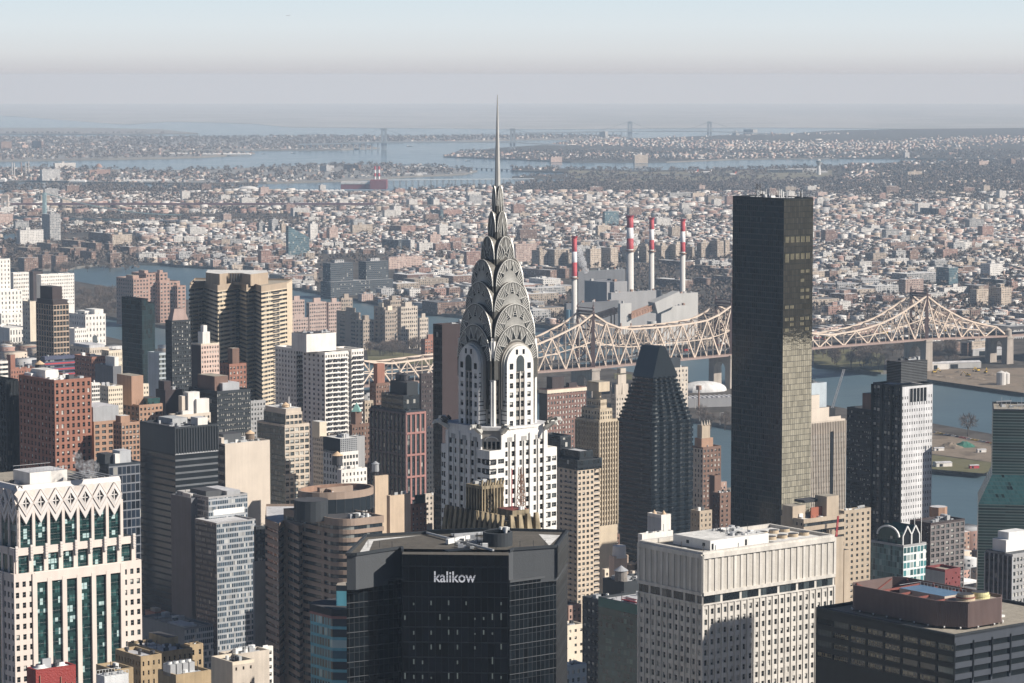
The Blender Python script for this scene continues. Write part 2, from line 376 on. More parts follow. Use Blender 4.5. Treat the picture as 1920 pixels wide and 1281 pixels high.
# ---- blocks one can point at: left edge, near corner, right edge, top, foot in the photograph
def farbox(name, wall, x0, xc, x1, yt, yb, label, cat='apartment block', group=None, roof=None, ang=TH if 'TH' in globals() else R_(38.25), pent=True, z=ZL):
    c = G(xc, yb, z); Y = c.y; top = P(xc, yt, Y).z
    r = empty(name, c, ang, label, cat, group)
    ax, ay = Vector((math.cos(ang), math.sin(ang))), Vector((-math.sin(ang), math.cos(ang)))
    def L(a, px):
        U = px - 960; dC = c.y * cp - (c.z - HC) * sp_
        return (U * dC - F * c.x) / (F * a.x - U * a.y * cp)
    l2, l1 = max(8, L(ax, x1)), max(8, min(90, L(ay, x0))); h = top - c.z
    mb = MB(); mb.box(0, 0, -3, l2, l1, h, FW[wall] if isinstance(wall, str) else wall, roof or rnd.choice(RF)); mb.build("wall", r)
    if pent:
        mb = MB(); a = rnd.uniform(.25, .5)
        mb.box(l2*a, l1*a, h - .1, l2*a + min(9, l2*.4), l1*a + min(9, l1*.4), h + rnd.uniform(3, 5), FW[wall] if isinstance(wall, str) and wall not in ('teal', 'navy') else m_grey, rnd.choice(RF)); mb.build("roof_house", r)
    EXCL.append((c.x, c.y, l2, l1)); return r, l1, l2, h
EXCL = []
g_ = "brown brick slabs of the estate beyond the cove"
for x0, xc, x1, yt, yb in [(69,96,108,457,474),(30,52,76,465,478),(116,147,160,452,470),(152,180,191,456,474),(112,132,163,466,482),(196,205,210,457,478),(33,46,72,484,506),(71,80,100,478,504),(96,105,127,480,507),
        (134,140,150,470,490),(150,172,178,472,494),(200,207,228,475,499),(225,243,257,463,480),(0,5,12,465,480)]:
    farbox("apartment_block", 'brown', x0, xc, x1, yt, yb, "brown brick housing slab in the estate beyond the far left cove", group=g_)
g_ = "tan brick towers behind the striped smokestacks"
for x0, xc, x1, yt, yb in [(997,1012,1026,470,500),(1026,1040,1060,468,500),(1056,1066,1072,474,500),(1098,1107,1127,467,502),(1127,1145,1159,465,500),(1166,1176,1196,462,492),(1198,1212,1222,462,492),(1230,1240,1256,461,490),
        (1256,1267,1284,458,490),(1285,1298,1304,463,488),(1306,1315,1330,455,488),(1330,1345,1357,452,488),(1347,1360,1368,450,485)]:
    farbox("apartment_tower", 'tan', x0, xc, x1, yt, yb, "tan brick housing tower in the row behind the striped smokestacks", 'apartment tower', g_)
g_ = "low brown slabs behind the power plant"
for x0, xc, x1, yt, yb in [(979,1032,1044,507,528),(1018,1060,1066,504,522),(1233,1285,1300,491,505),(1302,1332,1343,499,512),(1228,1283,1300,526,540),(1302,1325,1333,522,540),(1335,1372,1382,519,535),(1330,1365,1376,505,515)]:
    farbox("apartment_block", 'brown', x0, xc, x1, yt, yb, "low brown brick slab among bare trees behind the power plant", group=g_)
for row in [("white", 31,38,82,432,463, "wide pale slab with a grid of windows at the far left shore"), ("grey", 79,94,114,402,451, "tall grey tower with a stepped top standing by the suspension bridge"),
        ("brown", 166,208,210,438,463, "dark brick block joined to a cream block beyond the estate"), ("tan", 209,211,248,441,463, "cream loft block beside a dark brick block beyond the estate"),
        ("white", 578,582,596,420,450, "slim white tower with dark windows right behind the slanted glass tower"), ("pink", 612,618,634,427,450, "pink tower in the far district right of the slanted glass tower"),
        ("grey", 483,486,497,418,436, "small grey tower left of the slanted glass tower"), ("grey", 503,510,522,412,436, "tallest grey tower of the group left of the slanted glass tower"), ("tan", 524,528,536,420,436, "narrow tan tower just left of the slanted glass tower"),
        ("tan", 658,661,699,422,440, "long tan block with many windows in the middle of the far district"), ("brick", 731,752,780,424,436, "row of joined red brown blocks in the far district"),
        ("navy", 716,747,750,450,468, "dark slab with a shaded front in the far district"), ("white", 748,770,778,450,468, "block with one bright white end wall in the far district"),
        ("white", 783,786,812,456,472, "white block with strips of balconies left of the spire tower"), ("pink", 804,807,826,440,470, "salmon brick tower left of the spire tower"),
        ("pink", 725,729,792,482,505, "wide pink brick slab with rows of square windows behind the twin dark towers"), ("brick", 872,875,905,472,500, "wide brick factory block just left of the spire tower"),
        ("teal", 801,812,812,372,388, "small teal block beside a white one near the viaduct"), ("white", 812,813,824,374,389, "small white block beside a teal one near the viaduct"),
        ("teal", 807,826,826,394,412, "teal glass block next to a long red brick block"), ("brick", 825,827,866,394,407, "long red brick block next to a teal glass block"),
        ("pink", 964,967,1007,458,492, "salmon brick factory block right beside the spire tower"), ("teal", 1130,1134,1160,397,426, "pale teal glass tower behind the striped smokestacks"),
        ("tan", 1117,1121,1141,423,441, "tan tower with balconies left of the tallest striped smokestack"), ("grey", 1252,1256,1297,362,374, "long grey slab with many floors beyond the far woods"), ("tan", 1297,1299,1322,362,374, "tan slab beyond the far woods, end on to a grey one"),
        ("navy", 1725,1757,1759,391,405, "long dark slab in the far right district"), ("brick", 1758,1760,1774,391,405, "brick end block beside a long dark slab in the far right district"),
        ("tan", 1622,1637,1662,475,492, "tan corner block in the far district right of the black tower"), ("grey", 1672,1680,1698,470,488, "pale grey tower block right of the black tower"), ("brown", 1700,1706,1722,470,490, "brown tower pair in the far district right of the black tower"),
        ("grey", 1776,1788,1810,455,472, "grey white tower block in the far right district"), ("white", 1808,1810,1822,454,470, "narrow white tower block in the far right district"), ("brick", 1755,1768,1796,468,485, "brick block with a shaded front in the far right district"),
        ("teal", 1755,1779,1796,502,536, "dark blue glass tower behind the right bridge tower"), ("white", 1838,1856,1880,495,523, "white factory block with a raised end at the far right"), ("navy", 1835,1880,1884,525,541, "long dark factory with a saw tooth roof at the far right"),
        ("brick", 1885,1897,1908,528,546, "red brick block with two stair towers at the far right"), ("tan", 1818,1831,1853,543,577, "left one of two cream towers beyond the right end of the bridge"), ("tan", 1853,1877,1896,540,576, "right one of two cream towers beyond the right end of the bridge"),
        ("brick", 1555,1583,1608,552,572, "L shaped red brick block behind the bridge right of the black tower"), ("white", 1767,1770,1822,540,556, "long white studio building behind the right bridge tower"),
        ("brown", 1802,1814,1836,643,668, "brown tower block behind the right end of the bridge"), ("tan", 1820,1822,1855,640,668, "tan tower block under the right end of the bridge"), ("brown", 1772,1782,1800,642,660, "dark brick tower under the right end of the bridge"),
        ("grey", 75,79,113,318,339, "white and blue office slab on the far river island"), ("white", 100,103,142,306,317, "stepped white plant building across the far river"), ("brick", 165,168,207,319,328, "long dark red brick block on the far river island"),
        ("brown", 0,2,22,266,281, "dark slab on the far north shore at the left edge"), ("pink", 40,42,53,272,280, "small pinkish block on the far north shore"), ("brown", 57,78,82,265,279, "dark tall slab on the far north shore right of a pink block"),
        ("grey", 600,612,626,311,322, "pale grey jail block on the far island"), ("brown", 638,672,677,309,319, "long dark jail block on the far island"),
        ("grey", 1124,1135,1140,247,259, "grey block on the far peninsula left of a suspension bridge"), ("grey", 1373,1380,1385,247,254, "grey slab by the far bridge end"), ("grey", 1394,1412,1420,243,252, "broad grey apartment slab beyond the far bridge"),
        ("tan", 1700,1702,1729,322,334, "salmon school block on the wooded rise at right"), ("pink", 1834,1836,1853,302,314, "salmon tower on the wooded rise at the far right"), ("brown", 1886,1896,1904,299,312, "brown tower on the wooded rise at the far right"),
        ("tan", 1188,1190,1215,291,305, "cream waterfront apartment block on the far shore"), ("pink", 1030,1033,1054,295,303, "brick waterfront apartments on the far shore"), ("grey", 1693,1697,1705,286,296, "pale grey tower on the far shore at right"),
        ("brick", 1548,1553,1580,574,590, "red painted warehouse behind the bridge"), ("brown", 455,476,480,500,524, "dark brick school by the bare trees of the cove")]:
    farbox("apartment_block", *row)
r, l1, l2, h = farbox("slanted_tower", 'teal', 539, 541, 580, 447, 485, "dark glass tower with a roof slanting down to the right in the far district", 'tower', pent=False)
mb = MB(); mb.face([(0,0,h),(l2,0,h),(0,0,h+22)], m_teal); mb.face([(0,l1,h),(0,l1,h+22),(l2,l1,h)], m_teal); mb.face([(0,0,h+22),(l2,0,h),(l2,l1,h),(0,l1,h+22)], m_teal); mb.face([(0,l1,h),(0,0,h),(0,0,h+22),(0,l1,h+22)], m_teal)
mb.build("roof", r)
# the pair of dark towers on a common base
r, l1, l2, h = farbox("twin_tower_complex", 'navy', 601, 620, 737, 529, 556, "pair of dark blue towers on one low base across the river", 'apartment complex', pent=False)
for a in (.03, .60):
    mb = MB(); mb.box(l2*a, l1*.2, h, l2*a + l2*.36, l1*.95, h + 27, m_navy, r_dark); mb.box(l2*a + l2*.1, l1*.4, h+27, l2*a+l2*.25, l1*.7, h+31, m_grey, r_grey); mb.build("tower", r)

# ---- streets of small houses
QA = R_(31)
def frust(x, y, m=40): return (np.abs(x) < y * .178 + m) & (y > 500)
keep = []
NOH = [gp(p) for p in ([(1055,480),(1420,520),(1420,660),(1055,640)], [(1500,640),(1700,650),(1700,720),(1500,700)], [(1700,650),(1960,640),(1960,745),(1700,730)], [(590,480),(745,480),(745,560),(590,560)], [(1050,300),(1580,300),(1580,343),(1050,343)], [(0,440),(260,440),(260,515),(0,515)],
                                [(960,350),(1500,350),(1500,362),(960,362)], [(110,404),(560,404),(560,418),(110,418)], [(625,335),(735,335),(735,362),(625,362)])]
amin = -3200
for ia in range(-10, 60):
    for ib in range(20, 130):
        a0, b0 = ia * 196 + (ib % 3) * 20, ib * 64
        x, y = xy(a0 + 90, b0 + 24, QA)
        if not (abs(x) < y * .178 + 130 and 2900 < y < 8200): continue
        ind = y < 4600 and rnd.random() < .34
        if ind:                                            # a block of sheds and lofts
            a = a0
            while a < a0 + 170:
                wx = rnd.uniform(22, 70)
                if rnd.random() < .8: keep.append((a + wx/2, b0 + 24, 0, wx, rnd.uniform(30, 46), rnd.choice((6, 8, 9, 12, 15)), rnd.choice((0,1,2,4,5,5)), rnd.choice((6,6,7,8,9)), 1))
                a += wx + rnd.uniform(2, 12)
            continue
        st = rnd.choice((0, 1, 1, 2))
        for row in (0, 1):
            a = a0
            while a < a0 + 178:
                wx = rnd.uniform(5.5, 9.5) if st else rnd.uniform(12, 26)
                if rnd.random() < (.80 if st else .7):
                    h = rnd.uniform(4, 7.5) if st else rnd.uniform(7, 14)
                    big = rnd.random() < .006
                    if big: wx, h = rnd.uniform(16, 44), rnd.uniform(13, 27)
                    dp = rnd.uniform(10, 16)
                    keep.append((a + wx/2, b0 + (9 if row == 0 else 38) + rnd.uniform(-1, 1), 0, wx, dp, h, rnd.choice((0,0,1,1,2,2,3,4,4,4,4,5,5)), rnd.choice((6,6,6,7,7,8,8,9)), 2 if big else 0))
                a += wx + (rnd.uniform(0, 1.2) if st == 1 else rnd.uniform(0, 4))
A = np.array(keep)
X, Y = xy(A[:,0], A[:,1], QA); pts = np.stack([X, Y], 1)
ok = inpoly(pts, QUEENS) & frust(X, Y)
for pl in NOH: ok &= ~inpoly(pts, pl)
for ex in EXCL: ok &= (np.hypot(X - ex[0], Y - ex[1]) > 45)
A, X, Y = A[ok], X[ok], Y[ok]; A[:,2] = ZL - 1 + drop(X, Y); A[:,5] += 1
# beyond: scattered roofs, thinner and larger
n = 34000; yy = NPR.uniform(7900**.5, 17500**.5, n)**2; xx = NPR.uniform(-1, 1, n) * (yy * .178); pts = np.stack([xx, yy], 1)
okf = np.zeros(n, bool)
for pl, pr in ((QUEENS, .62), (RIKERS, .5), (BRONX, .5), (BRONXB, .4), (STRIP, .3)): okf |= inpoly(pts, pl) & (NPR.uniform(0, 1, n) < pr)
for pl in NOH: okf &= ~inpoly(pts, pl)
cl = np.sin(xx*.0021 + 1.3*np.sin(yy*.0013)) + np.sin(yy*.0017 + 2*np.sin(xx*.0011)) + NPR.normal(0, .6, n)
okf &= cl > -.1
xx, yy = xx[okf], yy[okf]; nf = len(xx)
c_, s_ = math.cos(QA), math.sin(QA)
B = np.stack([xx*c_ + yy*s_, -xx*s_ + yy*c_, drop(xx, yy) + 3, NPR.uniform(7, 15, nf), NPR.uniform(8, 14, nf), NPR.choice([4, 4, 5, 5, 6, 7, 10], nf), NPR.choice([0,1,2,3,4,5], nf), NPR.choice([6,6,7,7,8,8,9], nf), NPR.choice([0]*60+[3], nf)], 1)
B[B[:,8]==3, 3] *= 4; B[B[:,8]==3, 7] = 6
HM = WLIST + RF
d = np.hypot(X, Y); vis = A[:,3] * A[:,5] / d**2
def singles(sel, cnt, name, label, cat, group):
    ii = np.where(sel)[0]; ii = ii[np.argsort(-vis[ii])][:cnt]
    for i in ii:
        r = A[i]; mb = MB(); w2, d2, h = r[3]/2, r[4]/2, r[5]
        mb.box(-w2, -d2, 0, w2, d2, h, HM[int(r[6])], HM[int(r[7])])
        if r[3] > 14: mb.box(-w2*.3, 0, h, w2*.1, d2*.4, h + 2.6, HM[int(r[6])], RF[1])
        if r[3] > 30:
            for k in range(3): u = rnd.uniform(-.8, .6) * w2; v = rnd.uniform(-.7, .5) * d2; mb.box(u, v, h, u + 2.4, v + 2.4, h + 1.6, RF[k % 2])
        o = mb.build(name); o.location = (X[i], Y[i], r[2]); o.rotation_euler = (0, 0, QA); tag(o, label, cat, group)
    return ii
used = [singles(A[:,8] == 0, 300, "row_house", "small flat roofed row house in the streets across the river", "house", "row houses across the river"),
        singles(A[:,8] == 1, 300, "warehouse", "low flat roofed warehouse in the industrial streets across the river", "warehouse", "warehouses across the river"),
        singles(A[:,8] == 2, 200, "small_apartment_house", "mid height apartment house rising over the row houses across the river", "apartment house", "apartment houses across the river")]
rest = np.ones(len(A), bool); rest[np.concatenate(used)] = False
tag(boxes_mesh("distant_houses", np.concatenate([A[rest], B]), QA, HM), "thousands of tiny pale houses fading into the haze", "houses", kind='stuff')

# ---- bare winter trees
def crown_geo(n, rx, rz, L, wd, rg):
    P0 = rg.normal(0, 1, (n, 3)); P0 /= np.linalg.norm(P0, axis=1)[:,None]; P0 *= (rg.uniform(.15, 1, n)**.5)[:,None]
    D = P0 + rg.normal(0, .45, (n, 3)); D[:,2] += .5; D /= np.linalg.norm(D, axis=1)[:,None]
    S = np.cross(D, rg.normal(0, 1, (n, 3))); S /= np.linalg.norm(S, axis=1)[:,None]
    c = P0 * np.array([rx, rx, rz]); l = (L * rg.uniform(.5, 1.2, n))[:,None]; ww = wd * rg.uniform(.6, 1.3, n)[:,None]
    return np.stack([c - S*ww, c + S*ww, c + D*l + S*ww*.3, c + D*l - S*ww*.3], 1)
tree_protos = []
for k in range(4):
    rg = np.random.default_rng(50 + k)
    V = crown_geo(420, 4.6, 3.6, 2.2, .13, rg); V[:,:,2] += 8.2
    cm = npmesh("crown", V.reshape(-1,3), np.arange(len(V)*4).reshape(-1,4), [m_twig], None, link=False)
    mb = MB(); mb.cyl(0, 0, -1, 4.5, .38, .26, m_bark, 7, cap=False)
    for q in range(7):
        a = q * 2.4 + k; e = Vector((math.cos(a) * rg.uniform(1.5, 3.2), math.sin(a) * rg.uniform(1.5, 3.2), rg.uniform(7, 10.5)))
        mb.bar((0, 0, rg.uniform(3, 4.4)), e, .2, m_bark); mb.bar(e, e * 1.0 + Vector((math.cos(a+.7)*1.4, math.sin(a+.7)*1.4, 1.6)), .12, m_bark)
    tree_protos.append((mb.mesh("trunk"), cm))
def tree(x, y, z, s, label, group=None):
    tm, cm = rnd.choice(tree_protos); r = empty("bare_tree", (x, y, z), rnd.uniform(0, 6), label, "tree", group); r.scale = (s, s, s * rnd.uniform(.9, 1.15))
    for nm, me in (("trunk", tm), ("crown", cm)):
        o = bpy.data.objects.new(nm, me); COL.objects.link(o); o.parent = r
def grove(polypx, n, label, group, s=(.8, 1.25), z=ZL):
    xs = [p[0] for p in polypx]; ys = [p[1] for p in polypx]; pl = np.array(polypx); k = 0; tries = 0
    while k < n and tries < 4000:
        tries += 1; px, py = rnd.uniform(min(xs), max(xs)), rnd.uniform(min(ys), max(ys))
        if not inpoly(np.array([[px, py]]), polypx)[0]: continue
        g = G(px, py, z); tree(g.x, g.y, g.z, rnd.uniform(*s), label, group); k += 1
grove([(118,592),(150,560),(215,548),(228,600),(160,592)], 46, "bare tree on the wooded island tip beside the left channel", "bare trees at the left of the island", (1.0, 1.5))
grove([(690,650),(815,652),(815,668),(690,668)], 26, "bare tree at the foot of the tan island towers", "bare trees below the island towers")
grove([(1526,668),(1660,672),(1658,698),(1526,682)], 20, "bare tree on the riverside lawn under the bridge", "bare trees on the riverside lawn", (1.0, 1.5))
grove([(1745,660),(1800,655),(1800,690),(1745,692)], 22, "bare tree beside the right bridge pier", "bare trees beside the right bridge pier", (1.0, 1.5))
grove([(1526,655),(1700,655),(1700,668),(1526,668)], 20, "bare tree behind the riverside lawn in the shade of the bridge", "bare trees behind the riverside lawn")
grove([(0,640),(64,655),(64,700),(0,690)], 26, "bare tree in the university grounds at the left edge", "bare trees in the grounds at left", (1.0, 1.4))
grove([(400,512),(500,545),(470,556),(410,530)], 26, "bare tree on the far cove shore behind the striped tower", "bare trees on the far cove shore", (1.1, 1.6))
grove([(30,508),(250,500),(250,512),(30,514)], 22, "bare tree along the far cove promenade", "bare trees along the cove promenade")
grove([(1796,1070),(1836,1080),(1836,1098),(1796,1092)], 12, "bare tree on the near waterfront left of the green glass tower", "bare trees on the near waterfront", (1.0, 1.3))
grove([(1370,795),(1372,812),(1310,800),(1305,792)], 6, "bare tree on the island sea wall left of the black tower", "bare trees on the island sea wall")
g = G(1815, 818, ZL); tree(g.x, g.y, g.z, 1.7, "large lone bare tree on the island road left of the green glass tower")
# woods that read as one mass
pts = []
def scatter(poly, n):
    xs, ys = [p[0] for p in poly], [p[1] for p in poly]; q = np.stack([NPR.uniform(min(xs), max(xs), n), NPR.uniform(min(ys), max(ys), n)], 1); return q[inpoly(q, poly)]
for pp, n in (([(0,446),(60,415),(560,418),(560,428),(250,436),(60,450)], 1500), ([(990,350),(1500,345),(1920,355),(1920,385),(1500,372),(990,364)], 3800), ([(1640,315),(1920,310),(1920,340),(1640,345)], 1600),
              ([(0,350),(480,352),(480,366),(0,366)], 700), ([(1060,505),(1240,540),(1400,560),(1400,505)], 260), ([(0,455),(260,455),(260,508),(0,510)], 420), ([(110,395),(700,395),(700,402),(110,402)], 500)):
    pts.append(scatter(gp(pp), n))
q = np.stack([NPR.uniform(-1, 1, 26000), NPR.uniform(2900**.5, 13000**.5, 26000)**2], 1); q[:,0] *= q[:,1] * .178
okq = inpoly(q, QUEENS) & (np.sin(q[:,0]*.004 + 2*np.sin(q[:,1]*.0023)) + np.sin(q[:,1]*.005) + NPR.normal(0, .7, len(q)) > -.1)
q = q[okq]; q = q[~inpoly(q, gp([(1700,650),(1960,640),(1960,745),(1700,730)]))]; pts.append(q)
q = np.stack([NPR.uniform(-3000, 3000, 16000), NPR.uniform(9000, 17500, 16000)], 1); pts.append(q[inpoly(q, BRONX) | inpoly(q, RIKERS) | inpoly(q, BRONXB) | inpoly(q, STRIP)])
q = np.concatenate(pts); n = len(q); kk = 16
rg = NPR; U = crown_geo(n * kk, 1, 1, 1, .5, rg).reshape(n, kk * 4, 3)
far = np.clip(np.hypot(q[:,0], q[:,1]) / 7000, 1, 1.35); sz = rg.uniform(3.2, 5.4, n) * far
U *= (sz[:,None,None] * np.array([.95, .95, .8])); U[:,:,2] += (4.6 * far)[:,None]
U[:,:,0] += q[:,0,None]; U[:,:,1] += q[:,1,None]; U[:,:,2] += (drop(q[:,0], q[:,1]) + ZL)[:,None]
tag(npmesh("distant_woods", U.reshape(-1,3), np.arange(n*kk*4).reshape(-1,4), [m_twig], None), "brown grey mass of bare trees between the distant streets", "woods", kind='stuff')
print("houses", len(A), len(B), "trees", n)
# ================================================================ the cantilever bridge
m_truss = mat("cream_bridge_paint", (.64,.53,.43), .6, var=.15, sc=.05)
m_tower = mat("brown_bridge_steel", (.13,.085,.08), .6, var=.3, sc=.1)
m_deck = mat("bridge_deck", (.07,.065,.065), .8)
m_fascia = mat("deck_fascia", (.30,.22,.19), .7)
m_pier = mat("granite_pier", (.34,.30,.26), .85, var=.3, sc=.1)
BA = R_(38.25); bd = Vector((math.cos(BA), math.sin(BA))); bn = Vector((-math.sin(BA), math.cos(BA)))
B0 = P(1112, 692, 2900); BW = 24.0
def SZ(px, py):
    """station along the near truss and height there, for a point seen on it"""
    k = (px - 960); v = py - 640.5; dy = F * cp - v * sp_
    s = (k * B0.y / dy - B0.x) / (bd.x - k * bd.y / dy)
    return s, P(px, py, B0.y + bd.y * s).z
def BP(s, o, z): p = B0.xy + bd * s + bn * o; return Vector((p.x, p.y, z))
top = [(-640, 47), (-520, 48), (-430, 50), (-385, 64), (-352, 78)]
top += [(-300, 64), (-255, 55)]
top += [SZ(x, y) for x, y in ((1012,645),(1045,630),(1085,610),(1111,588),(1147,612),(1180,618),(1235,614),(1290,608),(1340,598),(1369,572),(1400,588),(1440,606),(1485,619),(1525,626),(1560,628),(1615,619),(1665,602),(1707,577),(1737,554),(1765,576),(1810,600),(1840,608),(1879,615),(1889,631))]
top += [(660, 43), (760, 43)]
bot = [(-640, 38), (-346, 36)] + [SZ(x, y) for x, y in ((1012,697),(1112,690),(1371,665),(1737,636),(1889,630))] + [(760, 33)]
def interp(t, s):
    for a, b in zip(t, t[1:]):
        if s <= b[0]: return a[1] + (b[1] - a[1]) * max(0, (s - a[0])) / (b[0] - a[0])
    return t[-1][1]
ST = [SZ(1112,690)[0], SZ(1371,665)[0], SZ(1737,636)[0]]; ST = [-352.] + ST; SEND = SZ(1889,631)[0]
def panel_pts():
    out = [-520.]
    for a, b in zip([-520] + ST, ST + [SEND]):
        n = max(2, round((b - a) / 17.5)); out += [a + (b - a) * k / n for k in range(1, n + 1)]
    return out
PN = panel_pts()
br = empty("cantilever_bridge", BP(0, 0, 0), 0, "long cream steel cantilever bridge with four brown towers crossing the river", "bridge")
def rel(p): return p - br.location
for o in (0, BW):
    mb = MB()
    for i, (a, b) in enumerate(zip(PN, PN[1:])):
        ta, tb, ba, bb = (BP(a,o,interp(top,a)), BP(b,o,interp(top,b)), BP(a,o,interp(bot,a)), BP(b,o,interp(bot,b)))
        A_ = lambda p, q, w_: mb.bar(rel(p), rel(q), w_, m_truss)
        A_(ta, tb, 1.6); A_(ba, bb, 1.3); A_(ba, ta, 1.0)
        up = (i % 2 == 0); h = (ta - ba).length
        p, q = (ba, tb) if up else (ta, bb); A_(p, q, 1.25)
        mid = (p + q) / 2
        if h > 14:
            ml, mr = (ta + ba) / 2, (tb + bb) / 2
            A_(mid, bb if not up else ba if False else (bb if up else ba), .9); A_(mid, mr if up else ml, .8); A_(ml, mr, .7)
            A_(mid, BP((a+b)/2, o, interp(bot, (a+b)/2)), .8); A_(mid, BP((a+b)/2, o, interp(top, (a+b)/2)), .6)
            if h > 34: A_(mid, ta if up else tb, .6)
    mb.build("truss", br)
mb = MB()
for i, a in enumerate(PN):
    zt = interp(top, a); mb.bar(rel(BP(a,0,zt)), rel(BP(a,BW,zt)), .9, m_truss)
    if i + 1 < len(PN):
        b = PN[i+1]; zb_ = interp(top, b)
        mb.bar(rel(BP(a,0,zt)), rel(BP(b,BW,zb_)), .45, m_truss); mb.bar(rel(BP(a,BW,zt)), rel(BP(b,0,zb_)), .45, m_truss)
    zl = interp(bot, a)
    if zt - zl > 26: mb.bar(rel(BP(a,0,zl+17)), rel(BP(a,BW,zl+17)), .7, m_truss); mb.bar(rel(BP(a,0,zl+17)), rel(BP(a,BW,zt)), .5, m_truss); mb.bar(rel(BP(a,BW,zl+17)), rel(BP(a,0,zt)), .5, m_truss)
mb.build("top_bracing", br)
def deck(z, hh, m, name, ex=1.5, wid=None):
    mb = MB()
    for a, b in zip(PN + [760], PN[1:] + [760]):
        if a == b: continue
        za, zb_ = interp(bot, a) + z, interp(bot, b) + z
        c = [BP(a,-ex,za), BP(b,-ex,zb_), BP(b,BW+ex,zb_), BP(a,BW+ex,za)]; u = Vector((0,0,hh))
        mb.face([rel(p) for p in c[::-1]], m); mb.face([rel(p + u) for p in c], m)
        mb.face([rel(c[0]), rel(c[1]), rel(c[1]+u), rel(c[0]+u)], m); mb.face([rel(c[3]), rel(c[2]), rel(c[2]+u), rel(c[3]+u)], m)
    return mb.build(name, br)
deck(-1.2, 1.9, m_fascia, "lower_deck", 3.2); deck(6.2, 1.2, m_deck, "upper_deck", .6)
for k, s in enumerate(ST):
    zt, zb_ = interp(top, s), interp(bot, s)
    mb = MB()
    for o in (0, BW):
        mb.bar(rel(BP(s,o,zb_-3)), rel(BP(s,o,zb_+ (zt-zb_)*.5)), 4.2, m_tower); mb.bar(rel(BP(s,o,zb_+(zt-zb_)*.5)), rel(BP(s,o,zt+2)), 3.0, m_tower)
        mb.bar(rel(BP(s,o,zt)), rel(BP(s,o,zt+9)), 1.5, m_tower); mb.bar(rel(BP(s,o,zt+9)), rel(BP(s,o,zt+13)), .6, m_tower); mb.cyl(*rel(BP(s,o,zt+6)), rel(BP(s,o,zt+8)).z, 1.6, .5, m_tower, 8)
    for f0, f1 in ((.12,.42),(.42,.7),(.7,.98)):
        za, zc = zb_ + (zt-zb_)*f0, zb_ + (zt-zb_)*f1
        mb.bar(rel(BP(s,0,za)), rel(BP(s,BW,zc)), 1.1, m_tower); mb.bar(rel(BP(s,BW,za)), rel(BP(s,0,zc)), 1.1, m_tower); mb.bar(rel(BP(s,0,zc)), rel(BP(s,BW,zc)), 1.4, m_tower)
    mb.bar(rel(BP(s,-1,zt+2)), rel(BP(s,BW+1,zt+2)), 2.2, m_tower); mb.bar(rel(BP(s,-1,zt+5.5)), rel(BP(s,BW+1,zt+5.5)), .9, m_tower)
    mb.build("bridge_tower", br)
for s in ST + [SEND]:                               # stone piers: two legs joined by a round arch
    zb_ = interp(bot, s) - 2.5; mb = MB(); last = s == SEND
    hw = 5.0; leg = 8.0; o0, o1 = -4.5, BW + 4.5; zs = zb_ - 13 if not last else zb_ - 10
    fr = lambda d, o, z: tuple(rel(BP(s + d, o, z)))
    for (a, b) in ((o0, o0 + leg), (o1 - leg, o1)):
        for d0, d1, q in ((-hw,hw,0),):
            pts = [(-hw,a),(hw,a),(hw,b),(-hw,b)]
            n = len(mb.v); i = mb.mi(m_pier)
            mb.v += [fr(d*1.12, o, 0 - 2) for d, o in pts] + [fr(d, o, zb_) for d, o in pts]
            for j in range(4): mb.f.append((n+j, n+(j+1)%4, n+4+(j+1)%4, n+4+j)); mb.m.append(i)
            mb.f.append((n+4,n+5,n+6,n+7)); mb.m.append(i)
    ia, ib = o0 + leg, o1 - leg; mid, rad = (ia+ib)/2, (ib-ia)/2; N = 12
    arc = [(mid - rad*math.cos(math.pi*k/N), zs + rad*.9*math.sin(math.pi*k/N)) for k in range(N+1)]
    for (oa, za), (ob, zc) in zip(arc, arc[1:]):
        for d in (-hw, hw): mb.face([fr(d,oa,za), fr(d,ob,zc), fr(d,ob,zb_), fr(d,oa,zb_)], m_pier)
        mb.face([fr(-hw,oa,za), fr(hw,oa,za), fr(hw,ob,zc), fr(-hw,ob,zc)], m_pier)
    mb.face([fr(-hw,ia,zb_), fr(hw,ia,zb_), fr(hw,ib,zb_), fr(-hw,ib,zb_)], m_pier)
    for (a, b) in ((o0-.8, o0+leg+.8), (o1-leg-.8, o1+.8)):
        n = len(mb.v); i = mb.mi(m_pier); pts = [(-hw-.8,a),(hw+.8,a),(hw+.8,b),(-hw-.8,b)]
        mb.v += [fr(d, o, zb_ - .1) for d, o in pts] + [fr(d, o, zb_ + 2.2) for d, o in pts]
        for j in range(4): mb.f.append((n+j, n+(j+1)%4, n+4+(j+1)%4, n+4+j)); mb.m.append(i)
        mb.f.append((n+4,n+5,n+6,n+7)); mb.m.append(i)
        if last: mb.cyl(*fr(0, (a+b)/2, 0)[:2], zb_, zb_ + 9, 4.5, 4.2, m_pier, 12); mb.cyl(*fr(0, (a+b)/2, 0)[:2], zb_ + 9, zb_ + 11.5, 4.6, 1.2, m_pier, 12)
    mb.build("pier", br)
